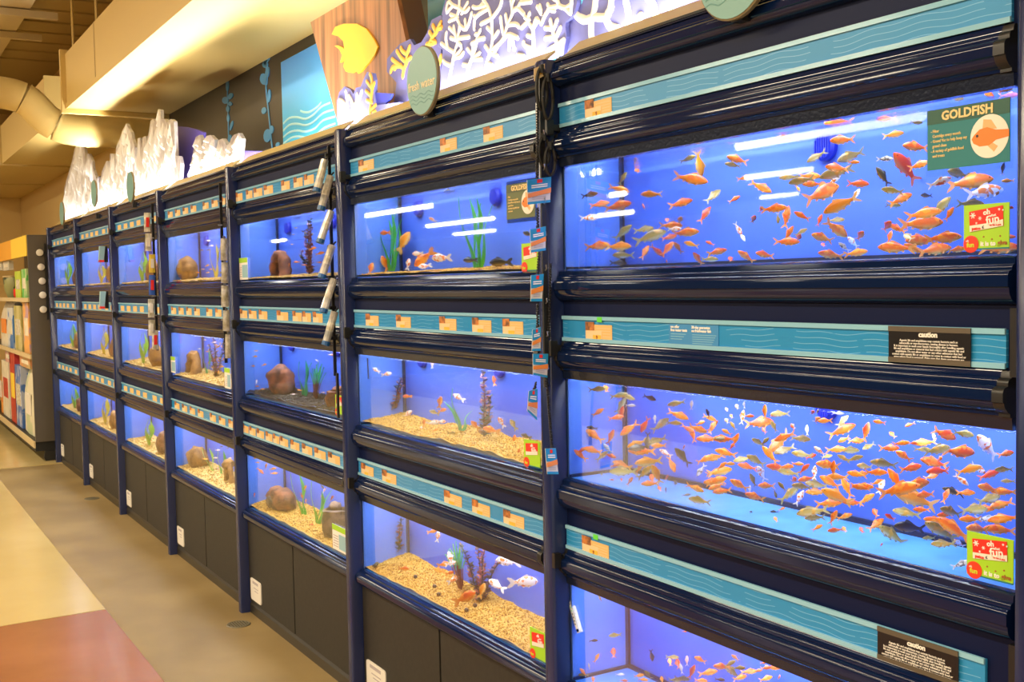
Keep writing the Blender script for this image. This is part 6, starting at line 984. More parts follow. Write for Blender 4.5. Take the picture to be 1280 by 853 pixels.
QUAD = {'gold1': (0.1722,0.0335,1.625,1.5353),'gold2': (1.4174,1.2856,1.6189,1.5341),'fun': [(0.1086,0.0347,1.479,1.4137),(0.1021,0.0258,0.9994,0.9346),(1.3515,1.2726,1.4723,1.4061),(1.3577,1.2846,0.9949,0.9312),(1.3458,1.2724,0.5303,0.4567),(2.5864,2.517,1.0088,0.9423)],'white': [(2.6474,2.5286,0.5546,0.4672),(3.6476,3.5063,1.5011,1.4112),(4.8834,4.7469,1.0319,0.9497),(3.883,3.7996,1.0276,0.9374)],'caution': [(0.2381,0.0898,1.2998,1.2453),(0.261,0.1097,0.819,0.7668)],'info': (0.7853,0.6387,1.2915,1.2485),'tags': [(1,1,1.0656,0.9677),(1,2,1.0767,0.9781),(1,3,1.104,1.0019),(2,1,2.3219,2.2034),(2,1,1.7576,1.6626),(2,1,1.5178,1.4215),(2,2,2.2971,2.1982),(2,2,2.0697,1.9705),(2,2,1.7868,1.6878),(2,2,1.5984,1.4986),(2,2,1.4406,1.3431),(2,3,2.3663,2.2684),(2,3,2.2014,2.0984),(2,3,1.7824,1.6797),(2,3,1.6203,1.5253),(2,3,1.4557,1.3562),(3,1,3.6269,3.528),(3,1,3.4789,3.3977),(3,1,3.3813,3.2746),(3,1,3.2541,3.1479),(3,1,3.0514,2.9604),(3,1,2.9179,2.8269),(3,1,2.8107,2.7161),(3,2,3.6129,3.515),(3,2,3.4937,3.3939),(3,2,3.3645,3.2607),(3,2,3.1471,3.0209),(3,2,2.9714,2.8761),(3,2,2.8678,2.783),(3,2,2.7632,2.6707),(3,3,3.6327,3.5484),(3,3,3.5355,3.4542),(3,3,3.4386,3.3472),(3,3,3.3273,3.2454),(3,3,3.2349,3.1642),(3,3,3.155,3.0641),(3,3,3.0375,2.9424),(3,3,2.9129,2.8105),(3,3,2.7865,2.6781),(3,3,2.6555,2.5481)],'cards': [[(-0.1074,1.15,1.6054),(-0.0439,1.15,1.6145),(-0.0476,1.15,1.5572),(-0.1071,1.15,1.5507)],[(-0.1045,1.146,1.4958),(-0.0633,1.146,1.5032),(-0.0644,1.146,1.4496),(-0.1032,1.146,1.4444)],[(-0.1068,1.142,1.3942),(-0.0736,1.142,1.3971),(-0.079,1.142,1.3356),(-0.1089,1.142,1.3364)],[(-0.1081,1.138,1.2731),(-0.0867,1.138,1.2789),(-0.0879,1.138,1.2253),(-0.1106,1.138,1.2264)],[(-0.1107,1.134,1.22),(-0.0707,1.134,1.218),(-0.0739,1.134,1.1642),(-0.1111,1.134,1.1731)],[(-0.1255,1.13,1.1383),(-0.1023,1.13,1.1421),(-0.106,1.13,1.0709),(-0.1306,1.13,1.0942)],[(-0.0877,1.126,1.0068),(-0.0598,1.126,1.0049),(-0.0537,1.126,0.9455),(-0.0836,1.126,0.9487)]],'tubes': [((-0.0592,2.475,1.7889),(-0.0912,2.475,1.6845)),((-0.0365,2.487,1.7389),(-0.0732,2.487,1.6261)),((-0.042,2.475,1.6232),(-0.0853,2.475,1.5188)),((-0.0364,2.487,1.5114),(-0.0786,2.487,1.4043)),((-0.0389,2.475,1.401),(-0.0803,2.475,1.2919)),((-0.0345,2.487,1.2929),(-0.0714,2.487,1.1835))],'packs': [((-0.0564,3.69,1.5875),(-0.0258,3.69,1.5876),(-0.029,3.69,1.4932),(-0.0596,3.69,1.4934)),((-0.0564,3.69,1.4867),(-0.0258,3.69,1.4864),(-0.0287,3.69,1.3986),(-0.0594,3.69,1.3992)),((-0.0597,3.69,1.3891),(-0.0291,3.69,1.3885),(-0.0321,3.69,1.2972),(-0.0628,3.69,1.298)),((-0.0565,3.69,1.2844),(-0.0257,3.69,1.2834),(-0.0287,3.69,1.1953),(-0.0594,3.69,1.1965)),((-0.0497,3.69,1.1826),(-0.0189,3.69,1.1813),(-0.0223,3.69,1.0793),(-0.0531,3.69,1.0809))],'packs6': [((-0.0915,4.91,1.7714),(-0.0595,4.91,1.7719),(-0.063,4.91,1.6735),(-0.0951,4.91,1.6733)),((-0.0894,4.91,1.6651),(-0.0573,4.91,1.6653),(-0.0606,4.91,1.5749),(-0.0927,4.91,1.575)),((-0.0752,4.91,1.5585),(-0.043,4.91,1.5584),(-0.0464,4.91,1.4636),(-0.0786,4.91,1.464)),((-0.0791,4.91,1.4517),(-0.0469,4.91,1.4512),(-0.0506,4.91,1.3481),(-0.0828,4.91,1.3488)),((-0.0876,4.91,1.3283),(-0.0554,4.91,1.3275),(-0.0588,4.91,1.2325),(-0.091,4.91,1.2336)),((-0.0894,4.91,1.2211),(-0.0572,4.91,1.22),(-0.0602,4.91,1.1373),(-0.0924,4.91,1.1386)),((-0.0733,4.91,1.1668),(-0.0409,4.91,1.1655),(-0.0445,4.91,1.066),(-0.0769,4.91,1.0675))],'therm': [((-0.092,6.13,1.6453),(-0.0604,6.13,1.6453),(-0.0734,6.13,1.5481),(-0.1003,6.13,1.5483)),((-0.0977,6.13,1.3707),(-0.066,6.13,1.3701),(-0.0793,6.13,1.2654),(-0.1063,6.13,1.2662))],'signs': [(1.7654,1.9278,0.093),(0.5405,1.9255,0.093),(5.384,1.9423,0.085),(6.4329,1.9892,0.085),(7.6738,1.9412,0.085)],'plants': {'ribbon': [(2,1,0.11,(0.11,2.3558,1.4222),[(0.11,2.3943,1.5998),(0.11,2.3574,1.5879),(0.11,2.3259,1.6295),(0.11,2.304,1.6136),(0.11,2.2606,1.5871),(0.11,2.3128,1.5613)]),(2,1,0.09,(0.09,1.7421,1.4147),[(0.09,1.8114,1.6195),(0.09,1.7738,1.6146),(0.09,1.7383,1.5996),(0.09,1.7057,1.6095),(0.09,1.6489,1.5872)]),(2,2,0.09,(0.09,1.8543,0.9544),[(0.09,1.8729,1.0777),(0.09,1.9573,1.0304),(0.09,1.8131,1.015)]),(3,3,0.1,(0.12,3.6922,0.4594),[(0.12,3.726,0.5978),(0.12,3.6682,0.6117),(0.12,3.6237,0.5933)]),(3,3,0.1,(0.1,3.2088,0.4669),[(0.1,3.3113,0.6268),(0.1,3.2457,0.6331),(0.1,3.219,0.5722)]),(3,3,0.1,(0.09,3.0319,0.4718),[(0.09,3.0455,0.6351),(0.09,2.9775,0.6049),(0.09,2.912,0.6203)]),(3,2,0.1,(0.1,3.1683,0.9466),[(0.1,3.1691,1.0855),(0.1,3.1376,1.0915),(0.1,3.1137,1.084)]),(4,1,0.1,(0.12,5.0929,1.4322),[(0.12,5.0873,1.6133),(0.12,5.0295,1.6061)]),(4,1,0.1,(0.1,4.3211,1.4296),[(0.1,4.3522,1.567),(0.1,4.3023,1.5875),(0.1,4.2717,1.5819)]),(4,2,0.1,(0.1,4.5268,0.9404),[(0.1,4.5259,1.0826),(0.1,4.493,1.0793)]),(4,3,0.1,(0.13,5.0759,0.4448),[(0.13,5.0685,0.5869),(0.13,5.005,0.5969)]),(4,3,0.1,(0.1,4.4804,0.469),[(0.1,4.6193,0.5701),(0.1,4.5367,0.58)]),(4,3,0.1,(0.1,4.3338,0.4866),[(0.1,4.3301,0.5994),(0.1,4.2927,0.5984)])],'bush': [(2,2,(0.13,2.4182,0.934),[(0.13,2.4317,1.131),(0.13,2.5293,1.1343),(0.13,2.3051,1.075),(0.13,2.3615,1.0476)]),(2,2,(0.1,1.7366,0.9503),[(0.1,1.6929,1.1386),(0.1,1.7138,1.0642),(0.1,1.7374,1.0399)]),(2,3,(0.13,2.4033,0.4601),[(0.13,2.499,0.6045),(0.13,2.4367,0.6188),(0.13,2.3442,0.6092),(0.13,2.3882,0.5725)]),(2,3,(0.1,1.7801,0.4703),[(0.1,1.8504,0.6204),(0.1,1.8024,0.6267),(0.1,1.7547,0.6237),(0.1,1.7003,0.6103)]),(3,1,(0.13,3.7474,1.4429),[(0.13,3.7463,1.654),(0.13,3.6829,1.6297),(0.13,3.7872,1.5819)]),(3,1,(0.1,3.0698,1.426),[(0.1,3.1218,1.5914),(0.1,3.0451,1.6473),(0.1,3.0214,1.623),(0.1,3.1082,1.5162)]),(3,2,(0.12,3.7081,0.9364),[(0.12,3.7318,1.1287),(0.12,3.7528,1.1033),(0.12,3.6897,0.9695)]),(4,2,(0.1,4.3633,0.9417),[(0.1,4.3551,1.144),(0.1,4.2774,1.1376),(0.1,4.3916,1.1064)]),(4,2,(0.12,5.083,0.9342),[(0.12,5.1317,1.0821),(0.12,5.0456,1.1358),(0.12,5.0136,1.0866)])],'tuft': [(2,3,(0.1,1.9033,0.4793),(0.1,1.9263,0.6216)),(3,2,(0.1,3.0528,0.9428),(0.1,3.0085,1.0981))],'rock': [('arch',3,1,(0.08,3.443,1.4233),(0.08,3.2386,1.4204),(0.08,3.3299,1.519)),('tall',3,2,(0.09,3.4947,0.9283),(0.09,3.2619,0.9465),(0.09,3.4055,1.0599)),('pot',3,2,(0.06,2.8187,0.9302),(0.06,2.674,0.9432),(0.06,2.7256,1.0227)),('round',3,3,(0.08,3.5433,0.4262),(0.08,3.2857,0.4703),(0.08,3.4125,0.5595)),('pot',3,3,(0.08,2.8864,0.4939),(0.08,2.7389,0.5078),(0.08,2.7991,0.5949)),('tall',4,1,(0.1,4.8607,1.4345),(0.1,4.6707,1.432),(0.1,4.7634,1.5434)),('arch',4,2,(0.08,4.8045,0.9361),(0.08,4.5975,0.9489),(0.08,4.6977,1.0574)),('tall',4,3,(0.08,4.8012,0.4326),(0.08,4.6058,0.4595),(0.08,4.6924,0.5702)),('arch',4,3,(0.08,4.2141,0.449),(0.08,4.0867,0.4679),(0.08,4.1189,0.5741))]},'goods': [('bowl',10.997,10.215,1.526,1.38),('jug',10.324,9.64,1.449,1.338),('carton_lime',9.763,9.347,1.556,1.341),('carton_green',9.324,8.974,1.568,1.341),('bagwhite',11.148,10.346,1.282,0.854),('carton_blue',10.45,9.982,1.23,0.861),('carton_olive',9.932,9.424,1.255,0.906),('carton_lilac',9.331,8.944,1.285,0.88),('carton_orange',11.392,11.076,0.686,0.17),('carton_white',11.075,10.509,0.709,0.083),('carton_pink',10.724,10.325,0.812,0.673),('carton_red',10.428,10.003,0.823,0.118),('carton_navy',10.073,9.611,0.718,0.129),('carton_mint',9.59,8.875,0.726,0.104),('carton_tan',9.674,8.985,0.819,0.694),('hangpack',10.93,10.566,1.672,1.586),('hangpack',10.496,10.025,1.66,1.577)],'shelfz': [1.324,0.868,0.165,0.85,1.596,1.831,1.828,1.664],'discs': [(-0.19,7.8546,1.6629),(-0.19,7.8175,1.5561),(-0.19,7.7955,1.4531),(-0.19,7.7931,1.3505),(-0.19,7.7955,1.2448)],'discsY': [(-0.087,8.6,1.6868),(-0.0814,8.6,1.5718),(-0.0781,8.6,1.4598),(-0.0777,8.6,1.3477),(-0.0781,8.6,1.2323)],'stripY': [(-0.054,8.6,1.6931),(-0.0382,8.6,1.1796)],'drains': [(-0.099,3.472,0.0),(-0.14,3.5,0.0),(-0.052,3.452,0.0),(-0.079,3.536,0.0),(-0.118,3.409,0.0),(-0.094,6.716,0.0),(-0.134,6.746,0.0),(-0.045,6.713,0.0)],'loops': [(-0.0553,1.155,1.8081),(-0.0722,1.155,1.8069),(-0.0382,1.155,1.8093),(-0.0543,1.155,1.8523),(-0.0563,1.155,1.7585),(-0.0518,1.155,1.6699),(-0.071,1.155,1.6691),(-0.0369,1.155,1.6706),(-0.0512,1.155,1.702),(-0.0525,1.155,1.6378)],'pricecard': [(-0.0788,1.158,1.8527),(-0.05,1.158,1.8665),(-0.0495,1.158,1.8409),(-0.0783,1.158,1.8254)],'strap': [(-0.0606,1.158,1.1664),(-0.049,1.158,1.0012),(-0.0445,1.158,1.4194),(-0.0522,1.158,1.2568),(-0.0806,1.158,1.33),(-0.0818,1.158,1.276),(-0.0887,1.158,1.1537),(-0.0933,1.158,1.1359),(-0.076,1.158,1.5448),(-0.0769,1.158,1.5001),(-0.0739,1.158,1.4447),(-0.0792,1.158,1.3964)],'therm1': [(0.01,1.1943,0.66),(0.01,1.1439,0.5665),(0.01,1.2028,0.658)],'grille': [(0.15,0.528,1.62),(0.15,0.554,1.623),(0.15,0.501,1.62),(0.15,0.528,1.649),(0.15,0.528,1.588)],'grille2': [(0.15,1.777,1.635),(0.15,1.814,1.638)]}
# ---------------------------------------------------------------- mesh helpers
ORDN = ['first', 'second', 'third', 'fourth', 'fifth', 'sixth', 'seventh', 'eighth', 'ninth', 'tenth', 'eleventh', 'twelfth']
ROWN = {1: 'top', 2: 'middle', 3: 'bottom'}
BAY = lambda k: ORDN[k - 1] + ' bay'


class MB:
    """collects shapes into one mesh"""

    def __init__(self):
        self.v, self.f, self.mi = [], [], []

    def add(self, vs, fs, mi=0):
        o = len(self.v)
        self.v += [tuple(x) for x in vs]
        self.f += [tuple(i + o for i in f) for f in fs]
        self.mi += [mi] * len(fs)
        return self

    def box(self, x0, x1, y0, y1, z0, z1, mi=0):
        v = [(x, y, z) for x in (x0, x1) for y in (y0, y1) for z in (z0, z1)]
        return self.add(v, [(0, 1, 3, 2), (4, 6, 7, 5), (0, 4, 5, 1), (2, 3, 7, 6), (0, 2, 6, 4), (1, 5, 7, 3)], mi)

    def profile(self, pts, y0, y1, mi=0):
        """pts: closed outline of (x, z), swept along y"""
        n = len(pts)
        v = [(x, y0, z) for x, z in pts] + [(x, y1, z) for x, z in pts]
        f = [(i, (i + 1) % n, n + (i + 1) % n, n + i) for i in range(n)]
        f += [tuple(range(n))[::-1], tuple(range(n, 2 * n))]
        return self.add(v, f, mi)

    def plate(self, pts, x0, x1, mi=0):
        """pts: closed outline of (y, z), thick from x0 to x1"""
        n = len(pts)
        v = [(x0, y, z) for y, z in pts] + [(x1, y, z) for y, z in pts]
        f = [(i, (i + 1) % n, n + (i + 1) % n, n + i) for i in range(n)]
        f += [tuple(range(n)), tuple(range(n, 2 * n))[::-1]]
        return self.add(v, f, mi)

    def slab(self, quad, thick, mi=0):
        """four 3-D corners, thickened along the quad's normal"""
        q = [Vector(p) for p in quad]
        n = (q[1] - q[0]).cross(q[3] - q[0]).normalized() * thick
        v = [p for p in q] + [p + n for p in q]
        return self.add(v, [(0, 1, 2, 3), (7, 6, 5, 4), (0, 4, 5, 1), (1, 5, 6, 2), (2, 6, 7, 3), (3, 7, 4, 0)], mi)

    def tube(self, pts, r, seg=6, mi=0, squash=None, taper=None):
        """round bar along 3-D points; squash = (axis Vector, factor) flattens it"""
        P = [Vector(p) for p in pts]
        n = len(P)
        vs, fs = [], []
        for i, p in enumerate(P):
            t = (P[min(i + 1, n - 1)] - P[max(i - 1, 0)])
            t = t.normalized() if t.length > 1e-9 else Vector((0, 0, 1))
            a = Vector((1, 0, 0)) if abs(t.x) < 0.9 else Vector((0, 1, 0))
            u = t.cross(a).normalized()
            w = t.cross(u)
            rr = r if taper is None else r * (1 + (taper - 1) * i / max(1, n - 1))
            for j in range(seg):
                an = 2 * math.pi * j / seg
                d = (u * math.cos(an) + w * math.sin(an)) * rr
                if squash:
                    d -= squash[0] * (d.dot(squash[0]) * (1 - squash[1]))
                vs.append(p + d)
        for i in range(n - 1):
            for j in range(seg):
                fs.append((i * seg + j, i * seg + (j + 1) % seg, (i + 1) * seg + (j + 1) % seg, (i + 1) * seg + j))
        fs.append(tuple(range(seg))[::-1])
        fs.append(tuple(range((n - 1) * seg, n * seg)))
        return self.add(vs, fs, mi)

    def lathe(self, c, prof, seg=16, axis='z', mi=0):
        """prof: (radius, height) from bottom to top, turned about an axis through c"""
        vs, fs = [], []
        n = len(prof)
        for r, h in prof:
            for j in range(seg):
                a = 2 * math.pi * j / seg
                q = (r * math.cos(a), r * math.sin(a), h)
                if axis == 'x':
                    q = (h, q[0], q[1])
                if axis == 'y':
                    q = (q[0], h, q[1])
                vs.append((c[0] + q[0], c[1] + q[1], c[2] + q[2]))
        for i in range(n - 1):
            for j in range(seg):
                fs.append((i * seg + j, i * seg + (j + 1) % seg, (i + 1) * seg + (j + 1) % seg, (i + 1) * seg + j))
        fs.append(tuple(range(seg))[::-1])
        fs.append(tuple(range((n - 1) * seg, n * seg)))
        return self.add(vs, fs, mi)

    def mesh(self, name, mats, smooth=False, sharp=35):
        me = bpy.data.meshes.new(name)
        me.from_pydata(self.v, [], self.f)
        for m in (mats if isinstance(mats, (list, tuple)) else [mats]):
            me.materials.append(MATS[m])
        if len(set(self.mi)) > 1:
            me.polygons.foreach_set('material_index', self.mi)
        if smooth:
            me.polygons.foreach_set('use_smooth', [True] * len(me.polygons))
            if sharp:
                me.set_sharp_from_angle(angle=math.radians(sharp))
        me.update()
        return me


def link(name, me, parent=None, loc=None):
    o = bpy.data.objects.new(name, me)
    COL.objects.link(o)
    if parent is not None:
        o.parent = parent
        # meshes are built in world metres; take the parent's base off again
        b = Vector((0, 0, 0))
        p = parent
        while p is not None:
            b += p.location
            p = p.parent
        o.location = -b if loc is None else loc
    elif loc is not None:
        o.location = loc
    return o


def tag(o, label, cat, group=None, kind=None):
    o['label'] = label
    o['category'] = cat
    if group:
        o['group'] = group
    if kind:
        o['kind'] = kind
    return o


def thing(name, label, cat, base, group=None):
    o = bpy.data.objects.new(name, None)
    o.empty_display_size = 0.05
    o.location = base
    COL.objects.link(o)
    return tag(o, label, cat, group)


def struct(name, me):
    o = link(name, me)
    o['kind'] = 'structure'
    return o


def text(body, yz, x, size, mname, parent, name='lettering', align='LEFT', bold=0.0, spacing=1.0, extr=0.0004, width=None, rot=0.0):
    """flat lettering facing the aisle (towards -x), at left/centre point yz"""
    c = bpy.data.curves.new(name, 'FONT')
    c.body = body
    c.size = size
    c.align_x = align
    c.align_y = 'CENTER'
    c.offset = bold
    c.extrude = extr
    c.resolution_u = 2
    c.space_line = spacing
    c.materials.append(MATS[mname])
    o = bpy.data.objects.new(name, c)
    COL.objects.link(o)
    m = Matrix(((0, 0, -1), (-1, 0, 0), (0, 1, 0))).to_4x4()
    if width:
        m = m @ Matrix.Diagonal((width, 1, 1, 1))
    if rot:
        m = m @ Matrix.Rotation(math.radians(rot), 4, 'Z')
    m.translation = Vector((x, yz[0], yz[1]))
    if parent is not None:
        b = Vector((0, 0, 0))
        p = parent
        while p is not None:
            b += p.location
            p = p.parent
        o.parent = parent
        m.translation = m.translation - b
    o.matrix_basis = m
    return o


def text_to_mesh():
    dg = bpy.context.evaluated_depsgraph_get()
    for o in [o for o in SC.objects if o.type == 'FONT']:
        me = bpy.data.meshes.new_from_object(o.evaluated_get(dg))
        n = o.name
        o.name = 'old'
        q = bpy.data.objects.new(n, me)
        COL.objects.link(q)
        q.parent = o.parent
        q.matrix_basis = o.matrix_basis.copy()
        c = o.data
        bpy.data.objects.remove(o)
        bpy.data.curves.remove(c)


def spline(pts, sub=4):
    """Catmull-Rom through the points"""
    P = [Vector(p) for p in pts]
    if len(P) < 3:
        return P
    out = []
    for i in range(len(P) - 1):
        p0, p1, p2, p3 = P[max(i - 1, 0)], P[i], P[i + 1], P[min(i + 2, len(P) - 1)]
        for j in range(sub):
            t = j / sub
            out.append(0.5 * ((2 * p1) + (p2 - p0) * t + (2 * p0 - 5 * p1 + 4 * p2 - p3) * t * t + (3 * p1 - p0 - 3 * p2 + p3) * t ** 3))
    out.append(P[-1])
    return out


def inside(p, poly):
    x, y = p
    c = False
    n = len(poly)
    for i in range(n):
        x1, y1 = poly[i]
        x2, y2 = poly[(i + 1) % n]
        if (y1 > y) != (y2 > y) and x < (x2 - x1) * (y - y1) / (y2 - y1) + x1:
            c = not c
    return c


# ---------------------------------------------------------------- the shop shell
struct('floor', MB().box(-24, 1.0, -9, 50, -0.06, 0.0).mesh('floor', 'concrete'))
floor = bpy.data.objects['floor']
j = 0.004
for name, x0, x1, y0, y1, mm in [('tile', -4.5 + j, -0.515 - j, 0.1, 4.0 - j, 'tile_red'), ('tile', -4.5 + j, -0.515 - j, 4.0 + j, 8.44 - j, 'tile_yellow'),
                                 ('tile', -4.5 + j, 0.49, 8.44 + j, 14.2, 'tile_yellow'), ('tile', -4.5 + j, -0.515 - j, -4.0, 0.1 - j, 'tile_yellow'),
                                 ('tile', -14, -4.5 - j, -4, 4.0 - j, 'tile_yellow'), ('tile', -14, -4.5 - j, 4.0 + j, 14.2, 'tile_red')]:
    link(name, MB().box(x0, x1, y0, y1, -0.01, 0.004).mesh(name, mm), floor)
struct('ceiling', MB().box(-24, 1.0, -9, 50, 3.6, 3.7).mesh('ceiling', 'ceiling_brown'))
ceil = bpy.data.objects['ceiling']
for i in range(11):
    y = 6.4 + i * 0.42
    link('deck_rib', MB().profile([(-2.4, 3.6), (-2.4, 3.585), (0.5, 3.585), (0.5, 3.6)], y, y + 0.16).mesh('deck_rib', 'ceiling_brown'), ceil)
for y in (7.95, 8.75):
    link('joist', MB().box(-2.2, 0.02, y, y + 0.05, 3.40, 3.45).mesh('joist', 'ceiling_pale'), ceil)
struct('wall_right', MB().box(XW, XW + 0.1, -4, 6.95, 0, 3.6).mesh('wall', 'wall_dark'))
struct('wall_right_end', MB().box(XW, XW + 0.1, 6.95, 14.4, 0, 3.6).mesh('wall', 'wall_yellow'))
struct('wall_far', MB().box(-3, XW + 0.1, 14.3, 14.4, 0, 3.6).mesh('wall', 'wall_yellow'))
struct('wall_back', MB().box(-24, 1, 50, 50.1, 0, 3.6).mesh('wall', 'wall_cream'))
struct('wall_left', MB().box(-24.1, -24, -9, 50, 0, 3.6).mesh('wall', 'wall_cream'))
struct('trim_1', MB().box(XW - 0.01, XW, 8.7, 9.35, 1.7, 2.36).mesh('trim', 'wall_dark'))
po = thing('poster', 'brown poster high on the yellow end wall past the shelves', 'poster', (0.02, 14.29, 1.95))
link('backing', MB().box(-0.5, 0.12, 14.28, 14.3, 1.93, 2.36).mesh('poster', 'poster_brown'), po)

# boxed air duct along the wall, above the tanks
DX, DZ = -0.152, 2.895
du = thing('boxed_duct', 'long cream boxed air duct above the aquarium wall', 'duct', (DX, 2, ZS))
link('duct_body', MB().box(DX, XW - .004, -3, 6.68, ZS, DZ).mesh('duct', 'duct_paint'), du)
link('lower_flange', MB().box(DX - 0.008, DX, -3, 6.68, ZS - 0.004, ZS + 0.03).mesh('flange', 'duct_paint'), du)
link('end_flange', MB().box(DX - 0.03, XW - .006, 6.676, 6.72, ZS - 0.03, DZ + 0.03).mesh('flange', 'duct_paint'), du)
for y in (0.9, 3.3, 5.7):
    link('seam', MB().box(DX - 0.003, DX, y, y + 0.012, ZS + 0.03, DZ).mesh('seam', 'seam'), du)
for i, (y0, y1) in enumerate(((7.5, 10.2), (10.22, 12.2), (12.22, 14.29))):
    d2 = thing('duct_section', f'cream duct section past the round pipe, {ORDN[i]} towards the end wall', 'duct', (DX, y0, ZS), 'duct sections beyond the pipe')
    link('duct_body', MB().box(DX, XW - .004, y0, y1 - .004, ZS, DZ).mesh('duct', 'duct_paint'), d2)
    link('end_flange', MB().box(DX - 0.012, XW - .006, y0 - .004, y0 + .03, ZS - 0.012, DZ + .004).mesh('flange', 'duct_paint'), d2)
pp = thing('round_duct', 'round cream air pipe bending across under the boxed duct', 'duct', (-0.2, 7.05, 2.4))
path = spline([(-2.4, 7.05, 2.69), (-0.75, 7.05, 2.69), (-0.55, 7.05, 2.688), (-0.42, 7.05, 2.675), (-0.335, 7.05, 2.64), (-0.275, 7.05, 2.58), (-0.215, 7.05, 2.52), (-0.13, 7.05, 2.478), (-0.03, 7.05, 2.462), (0.08, 7.05, 2.46), (0.49, 7.05, 2.46)], 6)
link('pipe', MB().tube(path, 0.105, 24).mesh('pipe', 'duct_paint', True, 60), pp)
for x in (0.02, 0.30):
    link('pipe_joint', MB().tube([(x, 7.05, 2.46), (x + 0.02, 7.05, 2.46)], 0.108, 24).mesh('joint', 'duct_paint', True, 60), pp)
p0, p1 = path[22], path[23]
link('pipe_joint', MB().tube([p0, p0 + (p1 - p0) * 0.6], 0.109, 24).mesh('joint', 'duct_paint', True, 60), pp)
for i, y in enumerate((6.48, 5.72)):
    tag(link('hanger_rod', MB().tube([(DX + 0.02, y, DZ), (DX + 0.02, y, 3.6)], 0.009).mesh('rod', 'duct_paint')), 'thin rod from ceiling to boxed duct, ' + ('farther from camera' if i == 0 else 'nearer to camera'), 'rod', 'duct hanger rods')
od = thing('overhead_duct', 'pale wide duct under the brown ceiling at the far left', 'duct', (-0.7, 9, 3.42))
link('duct_body', MB().box(-1.5, -0.17, 5.5, 13.5, 3.46, 3.58).mesh('duct', 'ceiling_pale'), od)

# fluorescent fittings over the rest of the shop: what the tank glass mirrors
FIT = [(-9.9, 8.1, 11.4), (-10.05, 15.15, 15.6), (-11.0, 23.6, 28.0), (-13.5, 13.4, 15.1), (-13.5, 19.0, 20.2), (-17.6, 17.8, 19.0), (-17.8, 24.4, 26.2), (-15.3, 28, 32.4), (-19.2, 34.7, 37.8), (-14.2, 43.4, 44.9), (-13.4, 4.0, 6.0), (-17.6, 9.0, 11.0)]
for i, (x, y0, y1) in enumerate(FIT):
    f = thing('ceiling_light', f'long fluorescent ceiling light across the shop, {ORDN[i]} from the aquarium side', 'light', (x, y0, 3.4), 'shop ceiling lights')
    link('housing', MB().box(x - 0.09, x + 0.09, y0, y1, 3.34, 3.40).mesh('housing', 'lamp_body'), f)
    link('tube', MB().tube([(x, y0, 3.30), (x, y1, 3.30)], 0.055, 8).mesh('tube', 'lamp_tube'), f)

# drains in the floor
for i, (x, y) in enumerate(((-0.099, 3.47), (-0.09, 6.72))):
    d = thing('floor_drain', ['round floor drain grate nearer, beside third bay post', 'round floor drain grate farther off, beside fifth bay post'][i], 'drain', (x, y, 0), 'floor drains')
    link('rim', MB().lathe((x, y, 0), [(0.040, -0.01), (0.040, 0.003), (0.046, 0.004), (0.049, 0.001), (0.049, -0.01)], 24).mesh('rim', 'drain', True), d)
    link('plate', MB().lathe((x, y, 0), [(0.040, -0.01), (0.040, 0.0012)], 24).mesh('plate', 'black_rubber'), d)
    for q in range(-3, 4):
        hw = math.sqrt(0.04 ** 2 - (q * 0.0105) ** 2)
        link('grate_bar', MB().box(x + q * 0.0105 - 0.003, x + q * 0.0105 + 0.003, y - hw, y + hw, 0.0, 0.003).mesh('bar', 'drain'), d)

# ---------------------------------------------------------------- racks
def arc(x, z, r, n=6):
    """quarter round from facing up to facing the aisle, starting at (x, z)"""
    return [(x - r * math.sin(i * math.pi / 2 / n), z - r * (1 - math.cos(i * math.pi / 2 / n))) for i in range(n + 1)]


SILL = [(.012, 0), (-.006, -.001), (-.0125, -.005), (-.0130, -.0135)] + arc(-.0135, -.0140, .0060) + [(-.0195, -.0222)] + arc(-.0205, -.0228, .0085) + [(-.0290, -.0455), (-.0262, -.0470), (-.0255, -.0530), (-.0235, -.0585), (-.0195, -.0640), (-.0135, -.0685), (-.006, -.0712), (.012, -.0722)]
HOOD = [(.012, 0), (-.006, -.001), (-.0085, -.0065), (-.0090, -.0105)] + arc(-.0095, -.0110, .0070) + [(-.0165, -.0215)] + arc(-.0175, -.0222, .0095) + [(-.0270, -.0440), (-.0245, -.0455), (-.0238, -.0490), (-.0215, -.0535), (-.0170, -.0585), (-.0120, -.0615), (-.0120, -.0660), (-.0085, -.0668), (.012, -.0668)]
LIPB = [(.012, -.0668), (-.0085, -.0668), (-.0065, -.0865), (.012, -.0865)]
CROWN = [(.03, 0), (-.008, 0), (-.016, -.002), (-.0175, -.005), (-.0135, -.007), (-.0135, -.0145)] + arc(-.0140, -.0150, .0050) + [(-.0190, -.0215)] + arc(-.0195, -.0220, .0090) + [(-.0285, -.0420), (-.0255, -.0435), (-.0245, -.0475), (-.0200, -.0530), (-.0130, -.0570), (-.006, -.0590), (.03, -.0590)]
BASE = [(.012, 0), (-.006, -.001), (-.0120, -.004), (-.0125, -.0075)] + arc(-.0130, -.0080, .0160, 8) + [(-.0290, -.0340), (-.0262, -.0355), (-.0250, -.0400), (-.0190, -.0465), (-.0100, -.0508), (.012, -.0515)]


def prof(p, z, s=1.0, grow=1.0):
    return [(x * (grow if x < 0 else 1), z + zz * s) for x, zz in p]


post_me = MB().profile([(-.042 + .006, 0), (-.042, .006), (-.042, POSTW - .006), (-.042 + .006, POSTW), (.05, POSTW), (.05, 0)], 0, 1)
